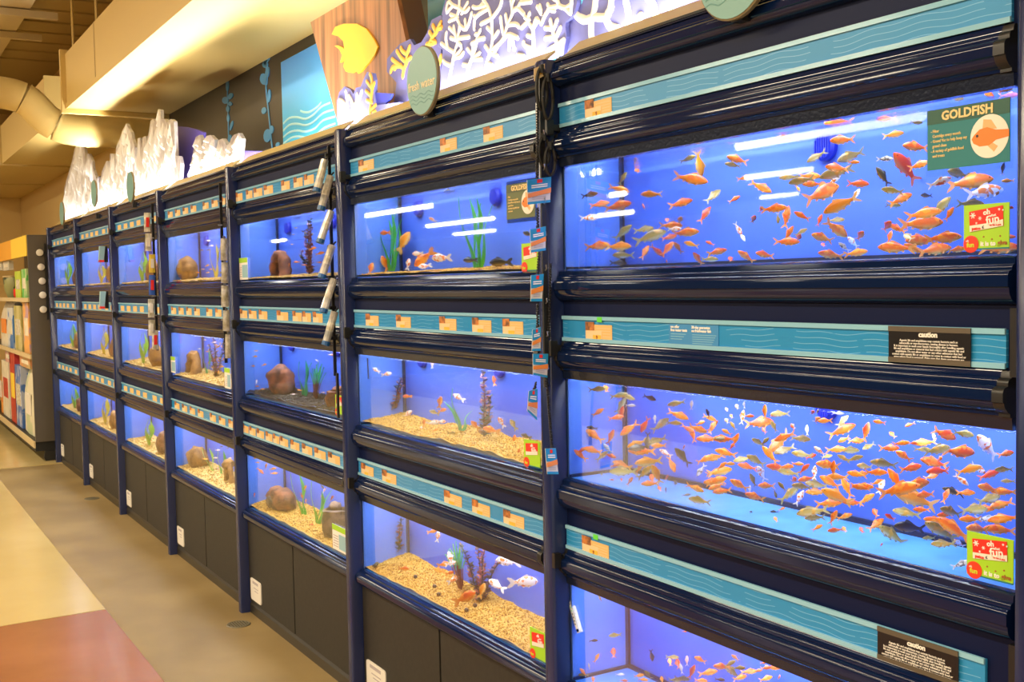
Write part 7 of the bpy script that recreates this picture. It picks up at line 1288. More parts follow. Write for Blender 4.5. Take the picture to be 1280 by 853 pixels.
# the post outline is in (x, y); build it upright
def post_mesh():
    b = MB()
    o = [(-.034, 0.0), (-.040, .0035), (-.042, .011), (-.042, POSTW - .011), (-.040, POSTW - .0035), (-.034, POSTW), (.05, POSTW), (.05, 0.0)]
    n = len(o)
    v = [(x, y, 0.0) for x, y in o] + [(x, y, H - 0.006) for x, y in o] + [(x * 0.94, POSTW / 2 + (y - POSTW / 2) * 0.85, H) for x, y in o]
    f = [(i, (i + 1) % n, n + (i + 1) % n, n + i) for i in range(n)] + [(n + i, n + (i + 1) % n, 2 * n + (i + 1) % n, 2 * n + i) for i in range(n)]
    f += [tuple(range(n))[::-1], tuple(range(2 * n, 3 * n))]
    b.add(v, f)
    return b.mesh('post', 'navy_post', True, 40)


pm = post_mesh()
hk = MB()
hk.box(-.048, -.030, 0, .012, 0, .034).box(-.030, .0, 0.002, .010, .010, .024)
hook_me = hk.mesh('hook', 'black_plastic')
for k in range(NB + 1):
    y = k * W - POSTW
    side = ['right end of the first bay', 'between first and second bay', 'between second and third bay', 'between third and fourth bay', 'between fourth and fifth bay', 'between fifth and sixth bay', 'between sixth and seventh bay', 'far end of the seventh bay'][k]
    p = thing('rack_post', 'navy blue upright rack post at the ' + side if k in (0, 7) else 'navy blue upright rack post ' + side, 'post', (0, y, 0), 'aquarium rack posts')
    link('upright', pm, p, (0, 0, 0))
    # clip bracket on the post's far side and small screw heads
    for z in (1.72, 1.22, 0.73):
        link('shelf_clip', hook_me, p, (0.004, -0.0125, z - 0.01))

rack_cache = {}


def rack_part(key, fn):
    if key not in rack_cache:
        rack_cache[key] = fn()
    return rack_cache[key]


YA, YB = 0.030, W - POSTW - 0.004        # clear span of a bay, from its right post to its left post
for k in range(1, NB + 1):
    y0 = (k - 1) * W
    R = thing('rack_bay', f'navy moulded aquarium rack, {BAY(k)} from the camera, with black base cabinet', 'rack', (0, y0, 0), 'aquarium rack bays')
    P = lambda nm, key, fn: link(nm, rack_part(key, fn), R, (0, 0, 0))
    P('crown_moulding', 'crown', lambda: MB().profile(prof(CROWN, H - .002), YA - .02, YB).mesh('crown', 'navy', True, 33))
    P('top_board', 'flap', lambda: MB().profile([(-.008, H - .002), (.050, H + .045), (.054, H + .041), (-.002, H - .006)], YA + .02, YB - .005).mesh('flap', 'flap'))
    P('board_rail', 'brail', lambda: MB().profile([(-.014, H - .002), (-.006, H + .006), (.002, H + .006), (.002, H - .004)], YA, YB).mesh('brail', 'navy', False))
    P('back_sheet', 'bsheet', lambda: MB().box(D + .012, D + .03, 0.0, W - POSTW, 0.02, 1.86).mesh('bsheet', 'navy_flat'))
    P('top_sheet', 'tsheet', lambda: MB().box(0.08, D + .25, 0.0, W - POSTW, 1.855, 1.872).mesh('tsheet', 'navy_flat'))
    for r in (1, 2, 3):
        zs_top = ZB[r - 1] - .0722 if r > 1 else H - .061
        P('name_panel', ('panel', r), lambda: MB().box(0.0, .012, YA - .02, YB + .002, LB[r] - .004, zs_top).mesh('panel', 'navy_flat'))
        s = (LB[r] - ZT[r]) / .0865
        P('hood_moulding', ('hood', r), lambda: MB().profile(prof(HOOD, LB[r], s), YA + .012, YB - .008).mesh('hood', 'navy', True, 33))
        P('hood_edge', ('hedge', r), lambda: MB().profile(prof(LIPB, LB[r], s), YA - .005, YB).mesh('hedge', 'navy_textured'))
        P('end_cap', ('hcap', r), lambda: MB().profile(prof(HOOD, LB[r] - .001, s, 1.12), YA - .006, YA + .012).mesh('hcap', 'black_plastic', True, 33))
        P('end_cap', ('hcap2', r), lambda: MB().profile(prof(HOOD, LB[r] - .001, s, 1.08), YB - .008, YB + .003).mesh('hcap', 'black_plastic', True, 33))
        if r < 3:
            P('sill_moulding', ('sill', r), lambda: MB().profile(prof(SILL, ZB[r]), YA - .012, YB).mesh('sill', 'navy', True, 33))
        else:
            P('base_moulding', 'base', lambda: MB().profile(prof(BASE, ZB[3]), YA - .012, YB).mesh('base', 'navy', True, 33))
        if r > 1:
            P('hinge_slot', ('slot', r), lambda: MB().box(-.012, 0.0, YA - .022, YA - .004, LB[r] - .01, zs_top - .004).mesh('slot', 'black_plastic'))
    for i, (a, b) in enumerate(((W / 2 + .012, YB), (YA - .02, W / 2 + .002))):
        dr = P('cabinet_door', ('door', i), lambda: MB().box(-.004, .012, a, b, .052, ZB[3] - .052).mesh('door', 'cabinet'))
    P('toe_board', 'toe', lambda: MB().profile([(-.004, .0), (-.004, .036), (.002, .046), (.03, .046), (.03, 0)], YA - .03, YB + .004).mesh('toe', 'toe_board'))
    P('cabinet_side', 'cside', lambda: MB().box(.013, .03, YA - .03, YB + .004, .03, ZB[3] - .05).mesh('cside', 'black_plastic'))
    # price-card holder strips
    for r in (1, 2, 3):
        right_gap = {1: .012, 2: .018, 3: .05}[r] if k == 1 else .012
        Lb = thing('label_strip', f'turquoise wave-print label strip above the {ROWN[r]} tank, {BAY(k)} from camera', 'label strip', (0, y0, LB[r]), 'wave-print label strips')
        a, b = y0 + YA + right_gap - .012, y0 + YB - .002
        link('print', MB().box(-.006, -.0005, a, b, LB[r] + .002, LT[r] - .002).mesh('print', 'wave_strip'), Lb)
        for z in (LT[r] - .0085, LB[r] + .0005):
            link('holder_lip', MB().profile([(-.0095, z), (-.0095, z + .008), (-.006, z + .0085), (-.006, z)], a, b).mesh('lip', 'clear_lip'), Lb)

# white notice plates low on the cabinets
def notice(k):
    y1 = (k * W) - POSTW - .028
    y = y1 - {1: .0, 2: .15, 3: .135}.get(k, .125)
    return y, y1


for k in range(2, NB + 1):
    y, y1 = notice(k)
    n = thing('notice_plate', f'white notice plate low on the black cabinet, {BAY(k)} from camera', 'notice', (0, y, .07), 'white notice plates')
    r = .012
    pts = []
    for cy, cz, a0 in ((y1 - r, .158 - r, 0), (y + r, .158 - r, 90), (y + r, .066 + r, 180), (y1 - r, .066 + r, 270)):
        for q in range(4):
            an = math.radians(a0 + q * 30)
            pts.append((cy + r * math.cos(an), cz + r * math.sin(an)))
    link('plate', MB().plate(pts, -.0075, -.0040).mesh('plate', 'white_plate'), n)
    for q, z in enumerate((.138, .120, .108)):
        link('print_line', MB().box(-.0082, -.0074, y + .035, y1 - .03 - .012 * q, z, z + (.011 if q == 0 else .0035)).mesh('line', 'ink_faint'), n)

# ---------------------------------------------------------------- tanks
tank_cache = {}
for k in range(1, NB + 1):
    y0 = (k - 1) * W
    ya, yb = .002, W - POSTW - .002
    for r in (1, 2, 3):
        T = thing('aquarium', f'blue-backed glass aquarium, {ROWN[r]} tank of the {BAY(k)} from camera', 'aquarium', (0, y0, ZB[r]), 'glass tanks in the rack')
        zt, zb = ZT[r] + .052, ZB[r] - .004

        def TP(nm, key, fn):
            if (key, r) not in tank_cache:
                tank_cache[(key, r)] = fn()
            return link(nm, tank_cache[(key, r)], T, (0, 0, -ZB[r]))
        TP('back_panel', 'b', lambda: MB().box(D, D + .010, ya, yb, zb - .005, zt).mesh('back', 'tank_back'))
        TP('side_panel', 's1', lambda: MB().box(.004, D, yb - .006, yb, zb - .005, zt).mesh('side', 'tank_side'))
        TP('side_panel', 's2', lambda: MB().box(.004, D, ya, ya + .006, zb - .005, zt).mesh('side', 'tank_side'))
        TP('floor_panel', 'f', lambda: MB().box(.004, D, ya + .006, yb - .006, zb - .005, zb + .004).mesh('tfloor', 'tank_floor'))
        TP('lid', 'l', lambda: MB().box(.004, D + .01, ya, yb, zt, zt + .006).mesh('lid', 'tank_lid'))
        TP('hood_lining', 'h', lambda: MB().box(.013, .016, ya + .006, yb - .006, ZT[r] + .004, zt).mesh('lining', 'tank_lid'))
        TP('corner_trim', 'c', lambda: MB().box(D - .008, D - .0005, yb - .016, yb - .006, zb, zt).mesh('trim', 'silicone'))
        TP('bottom_trim', 'c2', lambda: MB().box(D - .009, D - .0005, ya + .006, yb - .006, zb + .004, zb + .013).mesh('trim', 'silicone'))
        TP('bottom_trim', 'c3', lambda: MB().box(.004, D - .009, yb - .014, yb - .006, zb + .004, zb + .010).mesh('trim', 'silicone'))
        TP('front_glass', 'g', lambda: MB().box(.0, .004, ya, yb, zb - .004, ZT[r] + .02).mesh('pane', 'pane_glass'))
        wm = MB()
        nx, ny = 6, 40
        zw = ZT[r] - .006
        vs = [(.008 + (D - .020) * i / nx, ya + .008 + (yb - ya - .018) * jn / ny, zw + .0025 * noise.noise((i * .9, jn * .8, r))) for i in range(nx + 1) for jn in range(ny + 1)]
        wm.add(vs, [(i * (ny + 1) + jn, (i + 1) * (ny + 1) + jn, (i + 1) * (ny + 1) + jn + 1, i * (ny + 1) + jn + 1) for i in range(nx) for jn in range(ny)])
        TP('water_surface', 'w', lambda: wm.mesh('water', 'water', True, 0))
        if r == 1 or k <= 3:
            # round filter outlet with ribs on the back panel
            for q, yy in enumerate((.528, 1.02) if k != 1 else (.528,)):
                zz = ZT[r] - .020
                fo = TP('filter_outlet', ('o', q, yy), lambda: MB().lathe((D - .001, yy, zz), [(.026, 0), (.026, -.008), (.021, -.013)], 20, 'x').mesh('outlet', 'grille_blue', True))
                for b in range(-3, 4):
                    hw = math.sqrt(.021 ** 2 - (b * .0055) ** 2)
                    m_ = tank_cache.setdefault(('rib', b, yy, r), MB().box(D - .0165, D - .013, yy + b * .0055 - .0012, yy + b * .0055 + .0012, zz - hw, zz + hw).mesh('rib', 'grille_blue'))
                    rb = bpy.data.objects.new('rib', m_)
                    COL.objects.link(rb)
                    rb.parent = fo

# ---------------------------------------------------------------- gravel (nobody could count it)
def gravel(k, r, name, label, mname, n, h_front, h_back, psize, bumps=0.010, empty_right=0):
    y0 = (k - 1) * W + .01
    y1 = k * W - POSTW - .012
    x0, x1 = .006, D - .004
    zb = ZB[r]
    rng = np.random.default_rng(k * 10 + r)

    def hgt(x, y):
        t = (x - x0) / (x1 - x0)
        return h_front + (h_back - h_front) * t + bumps * noise.noise((y * 5 + k * 7, x * 9, r * 3.3)) * (0.35 + 0.65 * t) + 0.5 * bumps * noise.noise((y * 14, x * 20, r + k))
    b = MB()
    nx, ny = 8, 90
    vs = [(x0 + (x1 - x0) * i / nx, y0 + (y1 - y0) * jn / ny, 0) for i in range(nx + 1) for jn in range(ny + 1)]
    vs = [(x, y, zb + max(.001, hgt(x, y) - psize * .4)) for x, y, _ in vs]
    b.add(vs, [(i * (ny + 1) + jn, (i + 1) * (ny + 1) + jn, (i + 1) * (ny + 1) + jn + 1, i * (ny + 1) + jn + 1) for i in range(nx) for jn in range(ny)])
    O = np.array([(1, 0, 0), (0, 1, 0), (-1, 0, 0), (0, -1, 0), (0, 0, 1), (0, 0, -1)])
    F = [(0, 1, 4), (1, 2, 4), (2, 3, 4), (3, 0, 4), (1, 0, 5), (2, 1, 5), (3, 2, 5), (0, 3, 5)]
    for _ in range(n):
        x, y = rng.uniform(x0 + psize, x1 - psize), rng.uniform(y0 + psize, y1 - psize)
        a = rng.normal(size=(3, 3))
        qm, _r = np.linalg.qr(a)
        sc = psize * rng.uniform(.6, 1.25) * np.array([1, rng.uniform(.6, 1), rng.uniform(.45, .8)])
        p = (O * sc) @ qm.T + np.array([x, y, zb + max(.002, hgt(x, y))])
        p[:, 0] = np.clip(p[:, 0], .0052, D - .001)
        b.add(p.tolist(), F)
    me = b.mesh(name, mname)
    return tag(link(name, me), label, 'gravel', 'gravel beds', 'stuff')


gravel(2, 1, 'gravel', 'thin bed of tan gravel in the top tank, second bay', 'gravel_gold', 2600, .008, .016, .0035, .006)
gravel(2, 2, 'gravel', 'golden gravel bed in the middle tank, second bay', 'gravel_gold', 5200, .012, .022, .0036, .014)
gravel(2, 3, 'gravel', 'golden gravel bed in the bottom tank, second bay', 'gravel_gold', 5200, .010, .030, .0036, .014)
gravel(3, 1, 'gravel', 'thin tan gravel bed in the top tank, third bay', 'gravel_tan', 1400, .010, .018, .0045, .006)
gravel(3, 2, 'gravel', 'black gravel bed in the middle tank, third bay', 'gravel_black', 2200, .016, .030, .0052, .014)
gravel(3, 3, 'gravel', 'golden gravel bed in the bottom tank, third bay', 'gravel_gold', 3600, .014, .036, .0042, .010)
for k in range(4, 8):
    for r in (1, 2, 3):
        gravel(k, r, 'gravel', f'tan gravel bed in the {ROWN[r]} tank, {BAY(k)}', 'gravel_tan', 700, .012 if r == 1 else .016, .02 if r == 1 else .034, .006, .008)

# ---------------------------------------------------------------- fish
def fish_body(fat=1.0, eye=0.017):
    b = MB()
    S = [(.50, .004, .004, -.012), (.485, .022, .018, -.010), (.45, .046, .034, -.006), (.40, .070, .048, 0), (.33, .095, .058, .004), (.23, .118, .064, .006), (.12, .126, .062, .006), (0, .118, .055, .006),
         (-.10, .096, .044, .006), (-.19, .066, .030, .006), (-.26, .046, .020, .006), (-.31, .042, .014, .006), (-.335, .036, .008, .006)]
    seg = 10
    vs, fs = [], []
    for x, hz, hy, cz in S:
        for jn in range(seg):
            a = 2 * math.pi * jn / seg
            vs.append((x, hy * fat * math.cos(a), cz + hz * 1.27 * fat * math.sin(a)))
    n = len(S)
    for i in range(n - 1):
        for jn in range(seg):
            fs.append((i * seg + jn, i * seg + (jn + 1) % seg, (i + 1) * seg + (jn + 1) % seg, (i + 1) * seg + jn))
    fs += [tuple(range(seg)), tuple(range((n - 1) * seg, n * seg))[::-1]]
    b.add(vs, fs, 0)
    for s in (1, -1):
        c = (.405, s * .043 * fat, .022)
        b.lathe(c, [(.004, -.010 * s), (eye, -.006 * s), (eye * 1.05, 0), (eye * .7, .008 * s), (.002, .011 * s)], 6, 'y', 1)
    return b


def fin(outline, y=0.0, t=.006, tilt=0.0):
    """flat fin in the x-z plane with a little thickness"""
    n = len(outline)
    v = []
    for sgn in (-1, 1):
        for x, z in outline:
            v.append((x, y + sgn * t * .5 + tilt * z, z))
    f = [(i, (i + 1) % n, n + (i + 1) % n, n + i) for i in range(n)] + [tuple(range(n))[::-1], tuple(range(n, 2 * n))]
    return v, f


TAIL = [(-.31, .040), (-.36, .070), (-.44, .135), (-.54, .180), (-.50, .100), (-.43, .03), (-.415, .006), (-.43, -.02), (-.50, -.085), (-.54, -.155), (-.44, -.115), (-.36, -.06), (-.31, -.030)]
FANTAIL = [(-.30, .05), (-.36, .10), (-.44, .17), (-.56, .20), (-.60, .16), (-.52, .07), (-.48, .0), (-.55, -.08), (-.62, -.17), (-.55, -.20), (-.42, -.14), (-.35, -.07), (-.30, -.04)]
DORSAL = [(.20, .130), (.15, .215), (.07, .205), (-.02, .165), (-.10, .128), (-.14, .095), (-.05, .095), (.08, .112)]


def fish_meshes(c, fat=1.0, tail=TAIL):
    body = fish_body(fat).mesh('fish_body', ['fish_' + c, 'eye'], True, 0)
    t = MB(); t.add(*fin(tail, 0, .007))
    if tail is FANTAIL:
        v, f = fin([(x, z * .85) for x, z in tail], 0, .006)
        t.add([(x, y + .25 * (-.30 - x), z - .02) for x, y, z in v], f)
    tail_me = t.mesh('tail_fin', 'fin_' + c)
    d = MB(); d.add(*fin([(x, z * (1 + (fat - 1) * .9)) for x, z in DORSAL], 0, .006))
    dors = d.mesh('dorsal_fin', 'fin_' + c)
    lo = MB()
    for s in (1, -1):
        v, f = fin([(.26, -.075 * fat), (.20, -.085 * fat), (.13, -.155 * fat), (.17, -.165 * fat)], 0, .005)
        lo.add([(x, y + s * (.035 * fat + .25 * (-z - .075 * fat)), z) for x, y, z in v], f)
        v, f = fin([(.04, -.105 * fat), (-.02, -.10 * fat), (-.07, -.150 * fat), (-.02, -.160 * fat)], 0, .005)
        lo.add([(x, y + s * (.018 * fat + .1 * (-z - .1 * fat)), z) for x, y, z in v], f)
    v, f = fin([(-.14, -.078 * fat), (-.21, -.050 * fat), (-.25, -.10 * fat), (-.20, -.12 * fat)], 0, .005)
    lo.add(v, f)
    lower = lo.mesh('lower_fins', 'fin_' + c)
    return body, tail_me, dors, lower


GM = {c: fish_meshes(c) for c in 'OYRGWKS'}
FM = {c: fish_meshes(c, 1.28, FANTAIL) for c in 'OYRGWKS'}


def one_fish_mesh(meshes, name):
    """whole small fish as one mesh"""
    import bmesh
    bm = bmesh.new()
    mats = []
    for me in meshes:
        n0 = len(bm.faces)
        off = len(mats)
        mats += list(me.materials)
        bm.from_mesh(me)
        bm.faces.ensure_lookup_table()
        for fc in bm.faces[n0:]:
            fc.material_index += off
    out = bpy.data.meshes.new(name)
    bm.to_mesh(out)
    bm.free()
    for m_ in mats:
        out.materials.append(m_)
    return out


SM = {c: one_fish_mesh(GM[c][:3], 'small_fish') for c in 'OYRGWKS'}


def fish_matrix(row):
    k, r, c, Ln, px, py, pz, hx, hy, hz, ux, uy, uz = row[:13]
    h = Vector((hx, hy, hz)).normalized()
    u = Vector((ux, uy, uz))
    u = (u - h * u.dot(h)).normalized()
    l = u.cross(h)
    m_ = Matrix((h, l, u)).transposed().to_4x4() @ Matrix.Scale(Ln, 4)
    m_.translation = Vector((px, py, pz))
    return m_


def place_fish(row, meshes, name, group):
    o = bpy.data.objects.new(name, meshes[0])
    o.matrix_world = fish_matrix(row)
    COL.objects.link(o)
    tag(o, row[13], 'fish', group)
    for nm, me in zip(('tail_fin', 'dorsal_fin', 'lower_fins'), meshes[1:]):
        f = bpy.data.objects.new(nm, me)
        f.parent = o
        COL.objects.link(f)
    return o


for row in GOLDFISH:
    place_fish(row, GM[row[2]], 'goldfish', f'goldfish in the {ROWN[row[1]]} tank of the first bay')
for row in FANCY:
    place_fish(row, FM[row[2]], 'fancy_goldfish', f'fancy goldfish in the {ROWN[row[1]]} tank of the second bay')
for row in SMALLFISH:
    o = bpy.data.objects.new('tropical_fish', SM[row[2]])
    o.matrix_world = fish_matrix(row)
    COL.objects.link(o)
    tag(o, row[13], 'fish', f'small fish in the {ROWN[row[1]]} tank of the {BAY(row[0])}')
# the remaining, smallest goldfish of the three feeder tanks, joined
b = MB()
mats_r = []
for c in 'OYRGWKS':
    mats_r += ['fish_' + c, 'eye', 'fin_' + c]
for row in GOLDFISH_REST:
    m_ = fish_matrix(row)
    ci = 'OYRGWKS'.index(row[2])
    for me, mi in ((GM[row[2]][0], 0), (GM[row[2]][1], 2), (GM[row[2]][2], 2)):
        vs = [tuple(m_ @ v.co) for v in me.vertices]
        o0 = len(b.v)
        b.v += vs
        for p in me.polygons:
            b.f.append(tuple(i + o0 for i in p.vertices))
            b.mi.append(ci * 3 + (p.material_index if mi == 0 else mi))
tag(link('goldfish_shoal', b.mesh('shoal', mats_r, True, 0)), 'the smallest goldfish swimming between the larger ones in the first bay', 'fish', None, 'stuff')

# ---------------------------------------------------------------- plants and ornaments in the tanks
def ribbon_blade(base, tip, w, bend):
    b0, t0 = Vector(base), Vector(tip)
    pts = []
    n = 9
    for i in range(n):
        t = i / (n - 1)
        p = b0.lerp(t0, t) + Vector((bend * math.sin(t * 3.0) * .5, bend * math.sin(t * 4.2 + 1), 0)) * t * (1 - t) * 2
        pts.append(p)
    b = MB()
    vs, fs = [], []
    for i, p in enumerate(pts):
        t = i / (n - 1)
        ww = w * (0.55 + 0.9 * math.sin(math.pi * min(1, .15 + t * .85))) * (1 if t < .85 else max(.06, (1 - t) / .15))
        tw = .5 * math.sin(t * 4 + bend * 40)
        for s, q in ((-1, 0), (0, .0016), (1, 0), (0, -.0016)):
            vs.append(p + Vector((-q + s * ww * .35 * tw, s * ww * .5, 0)))
    for i in range(n - 1):
        for jn in range(4):
            fs.append((i * 4 + jn, i * 4 + (jn + 1) % 4, i * 4 + 4 + (jn + 1) % 4, i * 4 + 4 + jn))
    fs += [(3, 2, 1, 0), tuple(range((n - 1) * 4, n * 4))]
    b.add(vs, fs)
    return b


RIBM = {0: 'leaf_green', 1: 'leaf_green', 2: 'leaf_teal', 3: 'leaf_lime', 4: 'leaf_green', 5: 'leaf_green', 6: 'leaf_teal', 7: 'leaf_yellow', 8: 'leaf_yellow', 9: 'leaf_teal', 10: 'leaf_lime', 11: 'leaf_lime', 12: 'leaf_green'}
RIBL = ['tall green ribbon plant near left end, top tank of second bay', 'green ribbon plant fanning out right of centre, top tank of second bay', 'short teal plant at centre of middle tank, second bay', 'lime ribbon plant in left corner of bottom tank, third bay',
        'green ribbon plant beside round rock, bottom tank of third bay', 'green ribbon plant before the dark pot, bottom tank of third bay', 'teal upright plant right of the rock, middle tank of third bay', 'yellow-green plant at left of top tank, fourth bay', 'yellow-green plant at right of top tank, fourth bay',
        'single teal leaf right of the arch, middle tank of fourth bay', 'lime plant left of the rock, bottom tank of fourth bay', 'lime plant right of the rock, bottom tank of fourth bay', 'green plant near right end, bottom tank of fourth bay']
for i, (k, r, xd, base, tips) in enumerate(QUAD['plants']['ribbon']):
    base = (base[0], base[1], min(base[2], ZB[r] + .03))
    p = thing('aquarium_plant', RIBL[i], 'plant', base, 'ribbon-leaved tank plants')
    for q, tp in enumerate(tips):
        x = min(D - .02, max(.02, tp[0] + (q % 3 - 1) * .015))
        tp = (x, tp[1], min(tp[2], ZT[r] - .004))
        link('blade', ribbon_blade((base[0], base[1] - .007 * (q - 1), base[2]), tp, .013 if k < 3 else .019, .03 * (1 if q % 2 else -1)).mesh('blade', RIBM[i], True, 60), p)
BUSHL = ['bushy dark plant with red tips near left end, middle tank of second bay', 'tall bushy reddish stem plant right of centre, middle tank of second bay', 'bushy dark plant in left corner, bottom tank of second bay', 'tall loose leafy plant right of centre, bottom tank of second bay',
         'dark stem plant at left, top tank of third bay', 'leafy dark plant at right, top tank of third bay', 'tall dark trunk plant at left, middle tank of third bay', 'dark leafy plant among pale fish, middle tank of fourth bay', 'brown stem plant at left, middle tank of fourth bay']
for i, (k, r, base, tips) in enumerate(QUAD['plants']['bush']):
    base = (base[0], base[1], min(base[2], ZB[r] + .035))
    p = thing('bushy_plant', BUSHL[i], 'plant', base, 'bushy tank plants')
    lv = MB()
    rs = random.Random(i)
    for q, tp in enumerate(tips):
        tp = Vector((min(D - .025, max(.03, tp[0] + rs.uniform(-.03, .03))), tp[1], min(tp[2], ZT[r] - .004)))
        b0 = Vector(base)
        pts = [b0.lerp(tp, t / 6) + Vector((0, .008 * math.sin(t * 1.3 + q), 0)) * (t / 6) for t in range(7)]
        link('stem', MB().tube(pts, .0030, 5, taper=.4).mesh('stem', 'bush_red' if i in (1, 4, 6, 8) else 'bush_dark'), p)
        n = int((tp - b0).length / .0036)
        for s in range(n):
            t = (s + .5) / n
            c0 = b0.lerp(tp, t) + Vector((0, .008 * math.sin(t * 6 * 1.3 + q), 0)) * t
            for sd in range(2):
                an = rs.uniform(0, 6.28)
                ln = rs.uniform(.014, .024) * (1.15 - .45 * t)
                dr_ = Vector((math.cos(an) * .8, math.sin(an), rs.uniform(.1, .8))).normalized()
                sd_ = (dr_.cross(Vector((0, 0, 1))).normalized() + Vector((0, 0, rs.uniform(-.6, .6)))) * ln * .30
                lv.add([c0, c0 + dr_ * ln * .5 + sd_, c0 + dr_ * ln, c0 + dr_ * ln * .5 - sd_], [(0, 1, 2, 3)])
    f = link('leaves', lv.mesh('leaves', 'bush_leaf'), p)
    f['kind'] = 'stuff'
for i, (k, r, base, tip) in enumerate(QUAD['plants']['tuft']):
    base = (base[0], base[1], min(base[2], ZB[r] + .03))
    p = thing('grass_tuft', ['red and green grass tuft at centre of bottom tank, second bay', 'red-based grass tuft near right end, middle tank of third bay'][i], 'plant', base, 'grass tufts')
    for q in range(14):
        t = (q - 6.5) / 6.5
        tp = (min(D - .02, base[0] + .02 * math.sin(q * 2.1)), tip[1] + t * .045, min(ZT[r] - .004, tip[2] - .04 * abs(t) - .01 * (q % 3)))
        m0 = ribbon_blade((base[0], base[1] + t * .008, base[2]), tp, .008, .02 * t)
        me = m0.mesh('blade', ['bush_red', 'leaf_green', 'leaf_teal'])
        for pl in me.polygons:
            pl.material_index = 0 if pl.center.z < base[2] + (tip[2] - base[2]) * .45 else (1 if q % 2 else 2)
        link('blade', me, p)


def lump(c, rx, ry, rz, seed, amp=.25):
    import bmesh
    bm = bmesh.new()
    bmesh.ops.create_icosphere(bm, subdivisions=3, radius=1)
    for v in bm.verts:
        d = v.co.normalized()
        n_ = 1 + amp * noise.noise(d * 1.7 + Vector((seed, 0, 0))) + amp * .5 * noise.noise(d * 4 + Vector((0, seed, 0)))
        v.co = Vector((c[0] + d.x * n_ * rx, c[1] + d.y * n_ * ry, c[2] + d.z * n_ * rz))
    bm.faces.ensure_lookup_table()
    vs = [tuple(v.co) for v in bm.verts]
    bm.verts.index_update()
    fs = [tuple(v.index for v in f.verts) for f in bm.faces]
    bm.free()
    return vs, fs


ROCKL = ['brown driftwood arch at centre of top tank, third bay', 'tall banded brown rock in middle tank, third bay', 'brown pot ornament at right end, middle tank of third bay', 'round reddish cave rock in bottom tank, third bay', 'dark broken pot ornament at right, bottom tank of third bay',
         'orange upright rock in top tank, fourth bay', 'brown arch rock in middle tank, fourth bay', 'tall ochre rock in bottom tank, fourth bay', 'brown arch rock at right end, bottom tank of fourth bay']
ROCKM = ['rock_red', 'rock_red', 'rock_red', 'rock_red', 'rock_dark', 'rock_ochre', 'rock_ochre', 'rock_ochre', 'rock_ochre']
for i, (kind, k, r, a, c, t) in enumerate(QUAD['plants']['rock']):
    yl, yr = a[1], c[1]
    cy = (yl + yr) / 2
    zb = ZB[r] + .006
    zt = max(zb + .05, min(ZT[r] - .01, t[2]))
    hw = abs(yl - yr) / 2 * .9
    hw = min(hw, .17)
    xx = .08
    o = thing('rock_ornament', ROCKL[i], 'ornament', (xx, cy, zb), 'tank ornaments')
    if kind == 'arch':
        for s in (1, -1):
            pts = [(xx + .01 * s, cy + s * hw * .8, zb - .002), (xx, cy + s * hw * .62, zb + (zt - zb) * .45), (xx, cy + s * hw * .30, zb + (zt - zb) * .8), (xx, cy + s * hw * .02, zt - .02)]
            b = MB().tube(spline(pts, 4), hw * .30, 9, taper=.75)
            b.v = [tuple(Vector(v) + Vector((noise.noise(Vector(v) * 40), noise.noise(Vector(v) * 40 + Vector((5, 0, 0))), noise.noise(Vector(v) * 40 + Vector((0, 5, 0))))) * .010) for v in b.v]
            link('arch_limb', b.mesh('limb', ROCKM[i], True, 60), o)
        v, f = lump((xx, cy, zt - .02), .03, hw * .45, .025, i)
        link('arch_crown', MB().add(v, f).mesh('crown', ROCKM[i], True, 0), o)
    elif kind == 'pot':
        hh = zt - zb
        rr = min(.062, hw * .8)
        b = MB().lathe((xx, cy, zb), [(rr * .7, -.002), (rr, hh * .25), (rr * 1.05, hh * .5), (rr * .9, hh * .72), (rr * .95, hh * .78), (rr * .75, hh * .8), (rr * .7, hh * .5)], 16)
        b.v = [tuple(Vector(v) + Vector((1, 1, .6)) * noise.noise(Vector(v) * 35) * .008) for v in b.v]
        link('pot', b.mesh('pot', ROCKM[i], True, 60), o)
        v, f = lump((xx, cy + .01, zb + hh * .86), rr * .4, rr * .5, hh * .12, i)
        link('pot_crest', MB().add(v, f).mesh('crest', ROCKM[i], True, 0), o)
    else:
        v, f = lump((xx, cy, (zb + zt) / 2), .05, hw, (zt - zb) / 2 * 1.0, i * 3, .22)
        link('rock', MB().add([(x, y, max(z, zb - .002)) for x, y, z in v], f).mesh('rock', ROCKM[i], True, 0), o)
        if kind == 'round':
            v, f = lump((xx - .045, cy + hw * .1, zb + (zt - zb) * .42), .012, hw * .32, (zt - zb) * .24, 9, .15)
            link('cave_hollow', MB().add(v, f).mesh('hollow', 'rock_dark', True, 0), o)
